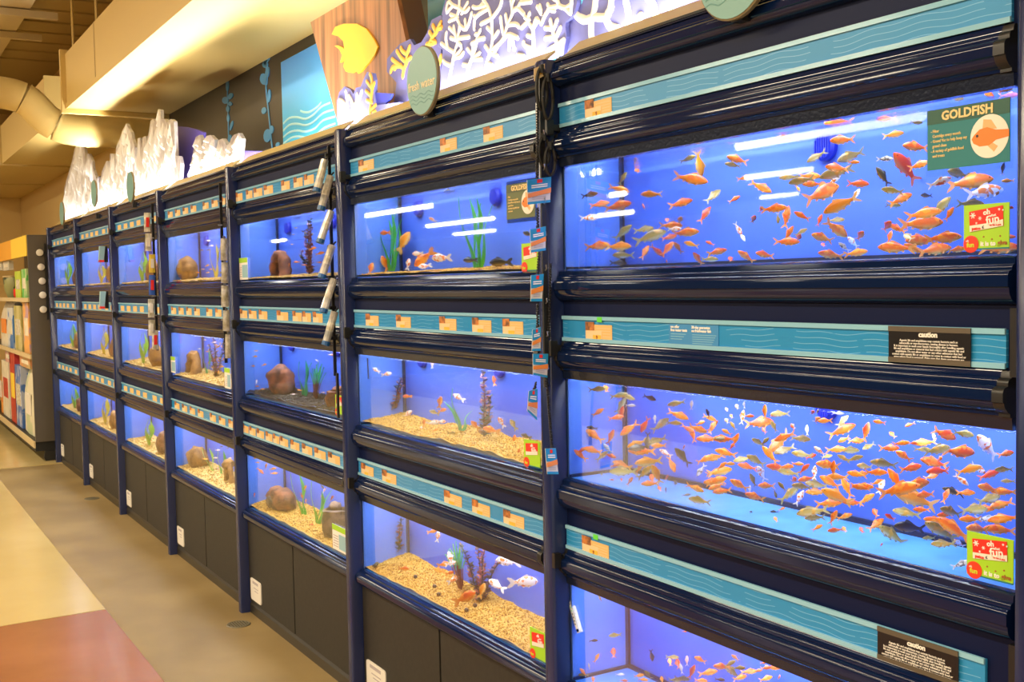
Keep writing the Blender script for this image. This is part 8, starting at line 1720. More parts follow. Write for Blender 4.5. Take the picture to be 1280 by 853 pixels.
# far bays: one rock and one plant per tank, a few pixels each
for k in range(5, 8):
    for r in (1, 2, 3):
        y0 = (k - 1) * W
        rs = random.Random(k * 5 + r)
        cy = y0 + rs.uniform(.40, .58)
        v, f = lump((.055, cy, ZB[r] + .07), .035, .075, .068, k + r, .25)
        tag(link('rock_ornament', MB().add(v, f).mesh('rock', 'rock_ochre' if (k + r) % 2 else 'rock_red', True, 0)), f'{"ochre" if (k + r) % 2 else "red-brown"} rock in the {ROWN[r]} tank, {BAY(k)}', 'ornament', 'tank ornaments')
        for q in range(2):
            py = y0 + (.80 if q == 0 else .26) + rs.uniform(-.06, .06)
            p = thing('aquarium_plant', f'{["green", "teal"][q]} plant at {["left", "right"][q]} of the {ROWN[r]} tank, {BAY(k)}', 'plant', (.05, py, ZB[r] + .02), 'ribbon-leaved tank plants')
            for s in range(4):
                link('blade', ribbon_blade((.05, py, ZB[r] + .02), (.04 + .012 * s, py + (s - 1.5) * .04, ZB[r] + rs.uniform(.13, .21)), .03, .04 * (s - 1.5)).mesh('blade', ['leaf_lime', 'leaf_teal'][q] if k != 6 else 'leaf_yellow', True, 60), p)

# snails and dark pebbles on the gravel of the second bay
SN = [(.03, 2.345, .022), (.05, 2.10, .03), (.05, 1.97, .03), (.03, 1.905, .024), (.07, 1.80, .034), (.055, 1.73, .03), (.03, 1.735, .02), (.02, 2.34, .018)]
for i, (x, y, z) in enumerate(SN):
    v, f = lump((x, y, ZB[3] + z), .006, .007, .006, i, .15)
    tag(link('snail', MB().add(v, f).mesh('snail', 'snail', True, 0)), f'dark snail on golden gravel, bottom tank of second bay, {ORDN[i]} from the front', 'snail', 'snails on the gravel')

# thermometers
b = thing('thermometer', 'white stick thermometer inside the glass, bottom tank of first bay', 'thermometer', (0.012, 1.14, .6))
q = QUAD['therm1']
tp, bt = Vector(q[0]), Vector(q[1])
ax = (bt - tp).normalized()
link('tube', MB().tube([tp, bt], .0075, 10).mesh('tube', 'white_plate', True), b)
link('suction_cup', MB().lathe((.006, q[2][1], q[2][2]), [(.017, 0), (.016, .004), (.008, .008), (.004, .014)], 16, 'x').mesh('cup', 'goods_white', True), b)
for s in range(9):
    p = tp.lerp(bt, .2 + s * .075)
    link('tick', MB().box(p.x - .0085, p.x - .0068, p.y - .004, p.y - .0015, p.z - .0012, p.z + .0012).mesh('tick', 'thermo_green' if s in (3, 4) else 'ink_dark'), b)
link('bulb', MB().lathe((bt.x - .0068, bt.y, bt.z + .006), [(.0035, -.0015), (.0035, .001)], 10, 'x').mesh('bulb', 'navy'), b)
tag(link('tank_thermometer', MB().tube([(.012, 2.335, 1.145), (.012, 2.332, 1.078)], .0025, 6).mesh('t', 'ink_dark')), 'thin dark thermometer at left end, middle tank of second bay', 'thermometer')

# ---------------------------------------------------------------- cards in the label strips
def tags():
    for k, r, yl, yr in QUAD['tags']:
        yield k, r, yl, yr
    for k in range(4, 8):
        for r in (1, 2, 3):
            n = 7 if k == 4 else 6
            for i in range(n):
                yl = k * W - POSTW - .07 - i * (1.02 / n) - (.06 if i > n / 2 else 0)
                yield k, r, yl, yl - .095


cnt = {}
for k, r, yl, yr in tags():
    i = cnt[(k, r)] = cnt.get((k, r), 0) + 1
    if k == 1:
        lab = f'tan fish price card at left end of the {ROWN[r]} label strip, first bay'
    else:
        lab = f'tan fish price card, {ORDN[i - 1]} from left in {ROWN[r]} label strip, {BAY(k)}'
    z0, z1 = LB[r] + .0045, LT[r] - (.012 if r > 1 or k > 1 else .010)
    if k <= 3 and r == 1:
        z1 = LT[r] - .009
    t = thing('price_card', lab, 'price card', (-.009, (yl + yr) / 2, z0), f'fish price cards in the {BAY(k)}')
    link('card', MB().box(-.0072, -.0062, yr, yl, z0, z1 - .006).mesh('card', 'tan_card'), t)
    w = yl - yr
    if k <= 4:
        link('photo', MB().box(-.0080, -.0072, yl - w * .34, yl, z1 - .0185, z1).mesh('photo', 'card_photo'), t)
        link('price_label', MB().box(-.0078, -.0072, yl - w * .62, yl - w * .03, z0, z0 + .022).mesh('plabel', 'tan_card_pale'), t)
        if k <= 2:
            link('price_patch', MB().box(-.0084, -.0078, yl - w * .60, yl - w * .30, z0 + .002, z0 + .013).mesh('ppatch', 'card_price'), t)
            for q in range(4):
                link('print_line', MB().box(-.0076, -.0072, yr + w * .06, yl - w * .66 if q > 1 else yl - w * .42, z1 - .014 - q * .006, z1 - .0128 - q * .006).mesh('pl', 'tan_card_pale'), t)
    if k == 1:
        text('9', (yl - w * .45, z0 + .0075), -.0088, .012, 'brown_ink', t, 'numeral', 'CENTER', .0004)
for r in (2, 3):
    yl = QUAD['tags'][r - 1][2]
    tag(link('sticker', MB().box(-.0102, -.0096, yl - .066, yl - .048, LT[r] - .012, LT[r] - .001).mesh('st', 'sticker_green')), f'small bright green sticker beside the price card, {ROWN[r]} strip of first bay', 'sticker')

CAUT = ('Aquatic life and amphibians may contain bacteria such as\nsalmonella or mycobacterium, causing disease in humans.\nIt is important to wash your hands thoroughly after handling aquatic\nlife and amphibians or material that had contact with aquatic life and\n'
        'amphibians. Do not allow water or any other substance that had\ncontact with aquatic life or amphibians to come in contact with food or\nareas where food is prepared. Make sure that these precautions are\nfollowed by children and others handling aquatic life and amphibians.')
for i, (yl, yr, zt, zb) in enumerate(QUAD['caution']):
    r = i + 2
    zt, zb = LT[r] - .001, LB[r] + .001
    t = thing('caution_card', f'black caution card with white print in the {ROWN[r]} label strip, first bay', 'card', (-.01, yl, zb), 'caution cards')
    link('card', MB().box(-.0112, -.0100, yr, yl, zb, zt).mesh('ccard', 'caution_black'), t)
    cy = (yl + yr) / 2
    text('caution', (cy, zt - .012), -.0116, .0115, 'white_ink', t, 'heading', 'CENTER', .0004)
    h = (zt - zb - .024) / 8
    text(CAUT, (cy, zb + .0035 + h * 4), -.0116, .0050, 'white_ink', t, 'small_print', 'CENTER', 0, .86, width=.92)
    for z in (zb, zt - .008):
        link('holder_lip', MB().box(-.0122, -.0112, yr, yl, z, z + .008).mesh('cl', 'gondola_grey'), t)
yl, yr, zt, zb = QUAD['info']
zt, zb = LT[2] - .009, LB[2] + .009
t = thing('info_card', 'mid-blue info card with white print in middle label strip, first bay', 'card', (-.008, yl, zb))
link('card', MB().box(-.0072, -.0062, yr, yl, zb, zt).mesh('icard', 'info_blue'), t)
text('we offer\nfree water tests', (yl - .006, zt - .010), -.0076, .0078, 'white_ink', t, 'heading', 'LEFT', .0002, .85)
text('30-day guarantee\non freshwater fish', ((yl + yr) / 2 + .004, zt - .010), -.0076, .0078, 'white_ink', t, 'heading', 'LEFT', .0002, .85)
for q in range(3):      # small print too fine to read
    link('print_line', MB().box(-.0076, -.0072, yl - .052 + .006 * q, yl - .006, zb + .0185 - q * .005, zb + .0200 - q * .005).mesh('pl', 'clear_lip'), t)
for q in range(5):
    link('print_line', MB().box(-.0076, -.0072, yr + .006 + .003 * q, (yl + yr) / 2 + .002, zb + .0185 - q * .0042, zb + .0198 - q * .0042).mesh('pl', 'clear_lip'), t)

# ---------------------------------------------------------------- stickers and signs on the glass
def fun_card(i, yl, yr, zt, zb):
    lab = ['lime green gift card poster at lower right of the top goldfish tank, first bay', 'lime green gift card poster at lower right of the middle tank, first bay', 'lime green gift card poster at right, top tank of second bay', 'lime green gift card poster at right, middle tank of second bay',
           'lime green gift card poster at lower right, bottom tank of second bay', 'lime green gift card poster at right end, middle tank of third bay'][i]
    t = thing('gift_card_poster', lab, 'poster', (-.003, yl, zb), 'lime gift card posters on the glass')
    w, h = yl - yr, zt - zb
    link('sheet', MB().box(-.0022, -.0006, yr, yl, zb, zt).mesh('sheet', 'lime_card'), t)
    a, b_ = yl - w * .13, yl - w * .87
    link('gift_card', MB().plate([(a, zt - h * .15), (b_, zt - h * .06), (b_ - w * .015, zt - h * .50), (a - w * .02, zt - h * .60)], -.0034, -.0022).mesh('gc', 'red_card'), t)
    link('snow_band', MB().plate([(a - w * .014, zt - h * .46), (a - w * .25, zt - h * .44), (b_ + w * .25, zt - h * .42), (b_ - w * .01, zt - h * .36), (b_ - w * .015, zt - h * .50), (a - w * .02, zt - h * .60)], -.0038, -.0034).mesh('sb', 'white_plate'), t)
    s = w / .0739
    text('oh', (yl - w * .53, zt - h * .185), -.0040, .0110 * s, 'white_ink', t, 'lettering', 'CENTER', .0003, rot=7)
    text('what', (yl - w * .66, zt - h * .262), -.0040, .0056 * s, 'white_ink', t, 'lettering', 'CENTER', .0001, rot=7)
    text('fun', (yl - w * .665, zt - h * .36), -.0042, .0175 * s, 'white_ink', t, 'lettering', 'CENTER', .0003, rot=7)
    if i < 2:
        text('to be a pet', (yl - w * .72, zt - h * .47), -.0042, .0042 * s, 'red_card', t, 'lettering', 'CENTER')
        text('petco', (yl - w * .30, zt - h * .53), -.0042, .0062 * s, 'red_card', t, 'lettering', 'CENTER', .0002)
        text('it is to', (yl - w * .55, zt - h * .875), -.0028, .0095 * s, 'white_ink', t, 'lettering', 'CENTER', .0003)
        text('give', (yl - w * .86, zt - h * .865), -.0028, .0095 * s, 'brown_ink', t, 'lettering', 'CENTER', .0003)
        link('logo_mark', MB().plate([(yl - w * .43, zt - h * .49), (yl - w * .47, zt - h * .47), (yl - w * .45, zt - h * .505), (yl - w * .48, zt - h * .535), (yl - w * .43, zt - h * .54)], -.0042, -.0038).mesh('lgm', 'ink_dark'), t)
        for fy, fz, fr in ((.38, .31, .0028), (.30, .41, .0016), (.80, .14, .0018), (.88, .16, .0013)):
            for q in range(3):
                an = q * math.pi / 3
                dy, dz = fr * math.cos(an), fr * math.sin(an)
                link('snowflake_arm', MB().tube([(-.0038, yl - w * fy - dy, zt - h * fz - dz), (-.0038, yl - w * fy + dy, zt - h * fz + dz)], .0005, 4).mesh('sf', 'white_ink'), t)
        for q in range(6):
            an = q * math.pi / 3
            c = (yl - w * .22, zt - h * .24)
            link('snowflake_arm', MB().tube([(-.0038, c[0], c[1]), (-.0038, c[0] + .0045 * math.cos(an), c[1] + .0045 * math.sin(an))], .0009, 4).mesh('sf', 'white_ink'), t)
            if q % 2 == 0:
                link('leaf_mark', MB().lathe((-.0024, yl - w * (.45 + .09 * q), zt - h * (.72 + .03 * (q % 4))), [(.0014, -.0004), (.0014, .0002)], 6, 'x').mesh('lm', 'brown_ink'), t)
    c = (yl - w * .17, zb + h * .13)
    link('badge', MB().lathe((-.0026, *c), [(w * .17, .0006), (w * .17, -.0008), (w * .15, -.0010)], 20, 'x').mesh('bd', 'red_disc'), t)
    text('fun', (c[0], c[1] - h * .02), -.0040, .0100 * s, 'lime_ink', t, 'lettering', 'CENTER', .0002)
    if i < 2:
        text('oh', (c[0] + w * .07, c[1] + h * .075), -.0040, .0045 * s, 'white_ink', t, 'lettering', 'CENTER')
    link('foot_band', MB().box(-.0028, -.0022, yr, yl - w * .3, zb, zb + h * .035).mesh('fb', 'sign_teal'), t)


for i, q in enumerate(QUAD['fun']):
    fun_card(i, *q)
for i, (yl, yr, zt, zb) in enumerate(QUAD['white']):
    t = thing('care_sheet', ['green-topped white care sheet at right end, bottom tank of third bay', 'green-edged white care sheet at left end, top tank of third bay', 'green-topped white care sheet at left end, middle tank of fourth bay', 'green-topped white care sheet at right end, middle tank of fourth bay'][i], 'sheet', (-.003, yl, zb), 'white care sheets on the glass')
    link('sheet', MB().box(-.0022, -.0006, yr, yl, zb, zt).mesh('sheet', 'card_white'), t)
    link('header_band', MB().box(-.0030, -.0022, yr, yl, zt - (zt - zb) * .22, zt).mesh('hb', 'lime_card'), t)
    link('picture_block', MB().box(-.0030, -.0022, yr, (yl + yr) / 2, zb + .008, zt - (zt - zb) * .32).mesh('pb', 'pack_teal'), t)
    for q in range(5):
        link('print_line', MB().box(-.0028, -.0022, (yl + yr) / 2 + .006, yl - .008, zb + .012 + q * .009, zb + .015 + q * .009).mesh('pl', 'ink_faint'), t)


def goldfish_sign(i, yl, yr, zt, zb, lab, main, dark):
    t = thing('goldfish_sign', lab, 'sign', (-.003, yl, zb), 'goldfish signs on the glass')
    w, h = yl - yr, zt - zb
    link('holder', MB().box(-.0016, -.0006, yr - .004, yl + .003, zb - .009, zt + .008).mesh('hold', 'clear_film'), t)
    link('sheet', MB().box(-.0028, -.0016, yr, yl, zb, zt).mesh('sheet', main), t)
    link('header_band', MB().box(-.0033, -.0028, yr, yl, zt - h * .24, zt).mesh('hb', dark), t)
    text('GOLDFISH', ((yl + yr) / 2 - w * .0, zt - h * .13), -.0037, .0185 * w / .139, 'gold_ink', t, 'heading', 'CENTER', .0006)
    cy, cz, rd = yr + w * .235, zb + h * .44, h * .345
    pts = [(min(max(cy + rd * math.cos(a * math.pi / 16), yr), yl), cz + rd * math.sin(a * math.pi / 16)) for a in range(32)]
    link('photo_disc', MB().plate(pts, -.0034, -.0028).mesh('pd', 'white_plate'), t)
    # the pictured goldfish, facing left, its tail cut off by the sheet's edge
    fb = [(cy + rd * .92, cz - rd * .05), (cy + rd * .80, cz + rd * .12), (cy + rd * .5, cz + rd * .36), (cy + rd * .1, cz + rd * .42), (cy - rd * .35, cz + rd * .25), (yr + .001, cz + rd * .20), (yr + .001, cz - rd * .12), (cy - rd * .35, cz - rd * .20), (cy, cz - rd * .42), (cy + rd * .5, cz - rd * .42), (cy + rd * .82, cz - rd * .25)]
    link('pictured_fish', MB().plate(fb, -.0040, -.0034).mesh('pf', 'fish_print'), t)
    link('pictured_fin', MB().plate([(cy + rd * .35, cz + rd * .36), (cy + rd * .30, cz + rd * .80), (cy - rd * .1, cz + rd * .74), (cy - rd * .4, cz + rd * .30)], -.0038, -.0034).mesh('pfi', 'fish_print_pale'), t)
    link('pictured_fin', MB().plate([(cy + rd * .15, cz - rd * .36), (cy - rd * .25, cz - rd * .74), (cy - rd * .45, cz - rd * .50), (cy - rd * .15, cz - rd * .30)], -.0038, -.0034).mesh('pfi', 'fish_print_pale'), t)
    link('pictured_eye', MB().lathe((-.0041, cy + rd * .62, cz + rd * .07), [(rd * .07, .0002), (rd * .07, -.0003)], 10, 'x').mesh('pe', 'ink_dark'), t)
    lines = ['- Filter', '  Cartridge every month', '- Gravel Vac to help keep my', '  gravel clean', '- A variety of goldfish food', '  and treats']
    for q, s in enumerate(lines):
        text(s, (yl - w * .05, zt - h * .36 - q * h * .082), -.0033, .0062 * w / .139, 'gold_ink', t, 'small_print', 'LEFT', .0001, width=.85)


mat('fish_print', (0.85, 0.22, 0.03), 0.4)
mat('fish_print_pale', (0.85, 0.45, 0.20), 0.4)
goldfish_sign(0, *QUAD['gold1'], 'large green goldfish sign at upper right of the top tank, first bay', 'sign_teal', 'sign_green')
goldfish_sign(1, *QUAD['gold2'], 'olive goldfish sign at upper right of the top tank, second bay', 'sign_olive', 'sign_olive_dark')

# ---------------------------------------------------------------- goods hanging from the posts
CL = ['topmost blue, orange and white product card hanging at post between first and second bay', 'product card second from top on the first clip strip', 'product card third from top on the first clip strip, in front of dark sill', 'product card fourth from top on the first clip strip, by the label strip',
      'product card fifth from top on the first clip strip', 'tilted product card by the middle tank of the second bay', 'lowest product card hanging alone on a black coil cord on the post']
for i, qd in enumerate(QUAD['cards']):
    q = [Vector(p) for p in qd]
    t = thing('product_card', CL[i], 'card', q[3], 'hanging product cards')

    def sub(u0, u1, v0, v1, off):
        P_ = lambda u, v: (q[0].lerp(q[1], u)).lerp(q[3].lerp(q[2], u), v) + Vector((0, off, 0))
        return [P_(u0, v0), P_(u1, v0), P_(u1, v1), P_(u0, v1)]
    link('card', MB().slab(sub(0, 1, 0, 1, 0), .0012).mesh('c', 'tag_grey'), t)
    link('upper_band', MB().slab(sub(0, 1, 0, .50, -.0010), .0006).mesh('c', 'tag_blue'), t)
    link('orange_band', MB().slab([sub(0, 1, .46, .66, -.0018)[0] + Vector((0, 0, -.006)), sub(0, 1, .42, .6, -.0018)[1], sub(0, 1, .42, .62, -.0018)[2], sub(0, 1, .42, .70, -.0018)[3] + Vector((0, 0, -.002))], .0005).mesh('c', 'tag_orange'), t)
    link('foot_band', MB().slab(sub(0, 1, .90, 1, -.0010), .0006).mesh('c', 'tag_blue'), t)
    link('mark', MB().slab(sub(.40, .62, .04, .18, -.0020), .0005).mesh('c', 'red_card'), t)
    for v in (.24, .32):
        link('print_line', MB().slab(sub(.16, .84, v, v + .045, -.0020), .0004).mesh('c', 'white_ink'), t)
    for v in (.72, .79):
        link('print_line', MB().slab(sub(.2, .8, v, v + .03, -.0008), .0004).mesh('c', 'ink_faint'), t)


def coil(a, b_, r, turns):
    a, b_ = Vector(a), Vector(b_)
    n = turns * 8
    return [a.lerp(b_, i / n) + Vector((r * math.cos(i * math.pi / 4), r * math.sin(i * math.pi / 4), 0)) for i in range(n + 1)]


S_ = [Vector(p) for p in QUAD['strap']]
cords = [(S_[0], S_[1], 'long lowest black coiled cord above the lone product card'), (S_[2], S_[3], 'black coiled cord beside the middle label strip on the first clip strip'), (S_[4], S_[5], 'black coiled cord between third and fourth product card'), (S_[6], S_[7], 'short black coiled cord above the tilted product card'),
         (S_[8], S_[9], 'short black coiled cord under the topmost product card'), (S_[10], S_[11], 'black coiled cord between second and third product card'), (Vector((-.072, 1.156, 1.78)), Vector((-.078, 1.156, 1.605)), 'black coiled cord over the topmost product card')]
for a, c, lab in cords:
    o = thing('coiled_cord', lab, 'cord', c, 'black coiled cords')
    link('coil', MB().tube(coil(a, c, .0022, max(3, int((a - c).length / .006))), .0019, 5).mesh('coil', 'spring_black', True, 0), o)
    link('clip', MB().box(c.x - .003, c.x + .003, c.y - .003, c.y + .003, c.z - .004, c.z + .006).mesh('clip', 'black_plastic'), o)
Lq = [Vector(p) for p in QUAD['loops']]
for i in range(2):
    c, l_, r_, t_, bt = Lq[i * 5:i * 5 + 5]
    ry, rz = (r_.x - l_.x) / 2 * .8, (t_.z - bt.z) / 2
    for s in range(2):
        pts = [(c.x - .006 + .012 * s + ry * math.cos(a * math.pi / 10), c.y - .006 * s, c.z - .02 * s + rz * math.sin(a * math.pi / 10)) for a in range(21)]
        o = thing('hose_loop', [['upper front black hose loop on the first clip strip', 'upper rear black hose loop on the first clip strip'], ['lower front black hose loop over product cards', 'lower rear black hose loop over product cards']][i][s], 'hose', (c.x, c.y, bt.z), 'black hose loops')
        link('hose', MB().tube(pts, .0038, 6).mesh('loop', 'black_rubber', True, 0), o)
        link('tie', MB().tube([(c.x - .006 + .012 * s, c.y - .006 * s, t_.z - .02 * s - .008), (c.x - .006 + .012 * s, c.y - .006 * s, t_.z - .02 * s + .010)], .006, 8).mesh('tie', 'black_plastic'), o)
t = thing('clip_strip', 'black metal clip strip hanging on post between first and second bay', 'strip', (-.055, 1.165, 1.15), 'clip strips')
link('bar', MB().box(-.062, -.050, 1.162, 1.168, 1.14, 1.86).mesh('bar', 'black_plastic'), t)
link('bright_bar', MB().box(-.070, -.066, 1.164, 1.168, 1.46, 1.78).mesh('bar', 'steel'), t)
for z in np.arange(1.18, 1.84, .075):
    link('hook', MB().tube([(-.056, 1.162, z), (-.060, 1.150, z + .004), (-.064, 1.146, z + .012)], .0016, 5).mesh('hook', 'steel'), t)
q = [Vector(p) for p in QUAD['pricecard']]
t = thing('hanging_price_card', 'small cream and orange price card at the top of the first clip strip', 'price card', q[3], )
link('card', MB().slab(q, .0012).mesh('c', 'tan_card_pale'), t)
mid = [q[0].lerp(q[2], .5) + (p - q[0].lerp(q[2], .5)) * .45 + Vector((0, -.0016, 0)) for p in q]
link('price_patch', MB().slab(mid, .0006).mesh('c', 'card_price'), t)

for i, (a, c) in enumerate(QUAD['tubes']):
    a, c = Vector(a), Vector(c)
    t = thing('packed_tube', f'clear packed tube with blue cap, {ORDN[i]} from top, hanging in the third bay', 'tube', c, 'clear tubes on the second clip strip')
    cap = c.lerp(a, .12)
    link('tube', MB().tube([cap, a], .0125, 10).mesh('tube', 'tube_clear', True), t)
    link('cap', MB().tube([c, cap], .0135, 10).mesh('cap', 'cap_blue', True), t)
    link('hanger', MB().tube([a, a + Vector((.012, 0, .012))], .003, 6).mesh('hg', 'black_plastic'), t)
    link('paper_band', MB().tube([cap.lerp(a, .35), cap.lerp(a, .62)], .0128, 10).mesh('pb', 'pack_white', True), t)
t = thing('clip_strip', 'black clip strip at post between second and third bay, holding clear tubes', 'strip', (-.035, 2.50, 1.1), 'clip strips')
link('bar', MB().box(-.038, -.028, 2.500, 2.506, 1.08, 1.84).mesh('bar', 'black_plastic'), t)
for z in np.arange(1.2, 1.84, .1):
    link('hook', MB().box(-.050, -.028, 2.490, 2.500, z, z + .012).mesh('hook', 'black_plastic'), t)
tag(link('strip_holder', MB().box(-.036, -.030, 2.480, 2.492, .94, 1.09).mesh('sh', 'black_plastic')), 'black empty lower holder on the post right of the middle tank, third bay', 'holder')


def crumple(q, th, seed):
    """soft pouch: a quad with a bulging, wrinkled front"""
    q = [Vector(p) for p in q]
    b = MB()
    n = 6
    vs, fs = [], []
    for s in (-1, 1):
        for i in range(n + 1):
            for jn in range(n + 1):
                u, v = i / n, jn / n
                p = (q[0].lerp(q[1], u)).lerp(q[3].lerp(q[2], u), v)
                bul = th * 16 * u * (1 - u) * v * (1 - v)
                p = p + Vector((0, s * (bul * .5 + .0006) + .003 * noise.noise((u * 5 + seed, v * 5, s)), 0))
                vs.append(p)
    m_ = (n + 1) ** 2
    for s in range(2):
        for i in range(n):
            for jn in range(n):
                a = s * m_ + i * (n + 1) + jn
                fs.append((a, a + 1, a + n + 2, a + n + 1) if s else (a, a + n + 1, a + n + 2, a + 1))
    b.add(vs, fs)
    return b


for i, q in enumerate(QUAD['packs']):
    t = thing('net_pack', f'pale crumpled pack, {ORDN[i]} from top, hanging at right of the fourth bay', 'pack', q[3], 'crumpled packs on the third clip strip')
    link('pouch', crumple(q, .012, i).mesh('p', 'pack_white', True, 0), t)
    a = Vector(q[0]).lerp(Vector(q[1]), .5)
    link('hang_tab', MB().box(a.x - .006, a.x + .006, a.y - .001, a.y + .001, a.z - .004, a.z + .010).mesh('ht', 'steel'), t)
C6 = ['pack_white', 'pack_white', 'pack_yellow', 'pack_blue', 'pack_white', 'pack_white', 'pack_white']
for i, q in enumerate(QUAD['packs6']):
    t = thing('net_pack', f'{["white", "white", "yellow", "blue and white", "white", "white", "white"][i]} pack, {ORDN[i]} from top, hanging at right of the fifth bay', 'pack', q[3], 'packs on the fourth clip strip')
    link('pouch', crumple(q, .010, i + 9).mesh('p', C6[i], True, 0), t)
    qq = [Vector(p) for p in q]
    cc = sum(qq, Vector()) / 4
    link('front_label', MB().slab([cc + (p - cc) * .5 + Vector((0, -.008, 0)) for p in qq], .0006).mesh('fl', 'red_card' if i % 3 == 0 else 'white_plate'), t)
for i, q in enumerate(QUAD['therm']):
    t = thing('boxed_thermometer', f'pale blue boxed item with red base, {["upper", "lower"][i]} of two, right of the sixth bay', 'box', q[3], 'red-based boxes')
    qq = [Vector(p) for p in q]
    link('box', MB().slab(qq, -.03).mesh('bx', 'pack_teal'), t)
    lo = [qq[0].lerp(qq[3], .87), qq[1].lerp(qq[2], .87), qq[2], qq[3]]
    link('red_base', MB().slab([p + Vector((0, -.003, 0)) for p in lo], -.036).mesh('rb', 'red_card'), t)
    link('dark_side', MB().box(qq[1].x - .002, qq[1].x + .018, qq[1].y - .002, qq[1].y + .02, qq[2].z, qq[1].z).mesh('ds', 'black_plastic'), t)
for kk, yy, lab in ((3, 3.70, 'third and fourth'), (4, 4.92, 'fourth and fifth')):
    t = thing('clip_strip', f'dark clip strip behind packs at post between {lab} bay', 'strip', (-.045, yy, 1.05), 'clip strips')
    link('bar', MB().box(-.052, -.040, yy, yy + .006, 1.06, 1.82).mesh('bar', 'black_plastic'), t)
    for z in np.arange(1.14, 1.8, .1):
        link('hook', MB().box(-.062, -.045, yy - .008, yy, z, z + .006).mesh('hook', 'steel'), t)

# ---------------------------------------------------------------- displays on top of the racks
XA = Vector((1, 0, 0))


def strokes(lines, x, r, mname, sq=.5):
    b = MB()
    for ln in lines:
        pts = spline([(x, y, z) for y, z in ln], 3)
        P_ = [Vector(p) for p in pts]
        # rounded ends
        d0 = (P_[0] - P_[1]).normalized() * r * .6
        d1 = (P_[-1] - P_[-2]).normalized() * r * .6
        b.tube(P_, r, 7, squash=(XA, sq))
        b.tube([P_[-1], P_[-1] + d1, P_[-1] + d1 * 1.5], r * .98, 7, squash=(XA, sq), taper=.35)
        b.tube([P_[0], P_[0] + d0, P_[0] + d0 * 1.5], r * .98, 7, squash=(XA, sq), taper=.35)
    return b.mesh('strokes', mname, True, 50)


def base_of(poly, x):
    return (x, sum(p[0] for p in poly) / len(poly), 1.885)


CRL = ['tall jagged white crystal cutout over the seventh bay', 'jagged white crystal cutout over the sixth bay', 'tallest jagged white crystal cutout over the fifth bay', 'low white coral cutout with pierced branches over the fourth bay, left', 'low white coral cutout over the fourth bay, right']
for i, poly in enumerate(POLY['crystal']):
    poly = [(y, max(z, 1.875)) for y, z in poly]
    t = thing('crystal_cutout', CRL[i], 'cutout', base_of(poly, .09), 'white cutouts on the racks')
    link('board', MB().plate(poly, .082, .100).mesh('board', 'crystal'), t)
    rs = random.Random(i)
    ys, zs = [p[0] for p in poly], [p[1] for p in poly]
    b = MB()
    n = 0
    for _ in range(2600):
        if n > (150 if i < 3 else 60):
            break
        y, z = rs.uniform(min(ys), max(ys)), rs.uniform(1.88, max(zs))
        ln = rs.uniform(.06, .20) if i < 3 else rs.uniform(.03, .06)
        w = rs.uniform(.012, .030) if i < 3 else rs.uniform(.012, .026)
        if all(inside(pt, poly) for pt in ((y, z), (y - w, z), (y + w, z), (y, z + ln), (y + w * .5, z + ln * .7), (y - w * .5, z + ln * .7))):
            n += 1
            d = rs.uniform(.010, .022)
            b.add([(.082, y - w, z), (.082, y + w, z), (.082, y, z + ln), (.082 - d, y + w * .2, z + ln * .25), (.082, y, z - ln * .15)], [(0, 3, 2), (1, 2, 3), (0, 4, 3), (4, 1, 3)])
    f = link('shards', b.mesh('shards', 'crystal_pale'), t)
    f['kind'] = 'stuff'

tag(link('purple_board', MB().plate(POLY['blueboard'], .20, .215).mesh('pb', 'purple_board')), 'purple board with curved top behind the tallest crystal cutout', 'board')
tag(link('purple_strip', MB().plate(POLY['purplestrip'], .20, .215).mesh('ps', 'purple_board')), 'low purple board behind the right coral cutout, fourth bay', 'board')
for i, (stem, lvs) in enumerate(POLY['weed']):
    t = thing('seaweed_decal', ['shorter blue seaweed decal on the dark wall, left one', 'taller blue seaweed decal with tulip top on the dark wall'][i], 'decal', (.495, stem[0][0], stem[0][1]), 'seaweed decals')
    link('stem', strokes([stem], .497, .010, 'weed_blue', .2), t)
    for lf in lvs:
        link('leaf', MB().plate(lf, .4955, .4995).mesh('leaf', 'weed_blue'), t)
pc = POLY['picture']
yl, yr, zt = pc[0][0][0], pc[2][0][0] - .6, pc[0][0][1]
t = thing('wave_picture', 'bright blue picture panel with white wave lines on the dark wall', 'picture', (.485, yl, 1.9))
link('panel', MB().box(.485, .4995, yr, yl, 1.9, zt).mesh('panel', 'picture_blue'), t)
for ln in POLY['picwave']:
    link('wave_line', strokes([ln], .4835, .0055, 'wave_pale', .25), t)
# blue backing seen right of the wooden box
tag(link('blue_panel', MB().box(.43, .45, 1.2, 2.675, 1.9, 2.54).mesh('bp', 'picture_blue')), 'plain blue panel on the wall right of the wooden box', 'panel')
wd = POLY['wood']
t = thing('wooden_box_sign', 'slanted wooden box sign with a yellow fish emblem', 'sign', (.2, wd[1][0], wd[1][1]))
bx = MB()
face = [(.2, y, z) for y, z in wd]
back = [(.29, y, z) for y, z in wd]
link('front_board', MB().add(face + [(.215, y, z) for y, z in wd], [(0, 1, 2, 3), (7, 6, 5, 4), (0, 4, 5, 1), (1, 5, 6, 2), (2, 6, 7, 3), (3, 7, 4, 0)]).mesh('front', 'wood'), t)
link('box_side', MB().add([(.2151, y, z) for y, z in wd] + back, [(0, 1, 2, 3), (7, 6, 5, 4), (0, 4, 5, 1), (1, 5, 6, 2), (2, 6, 7, 3), (3, 7, 4, 0)]).mesh('side', 'wood_dark'), t)
link('fish_emblem', MB().plate(POLY['fishlogo'], .193, .1995).mesh('logo', 'logo_yellow'), t)


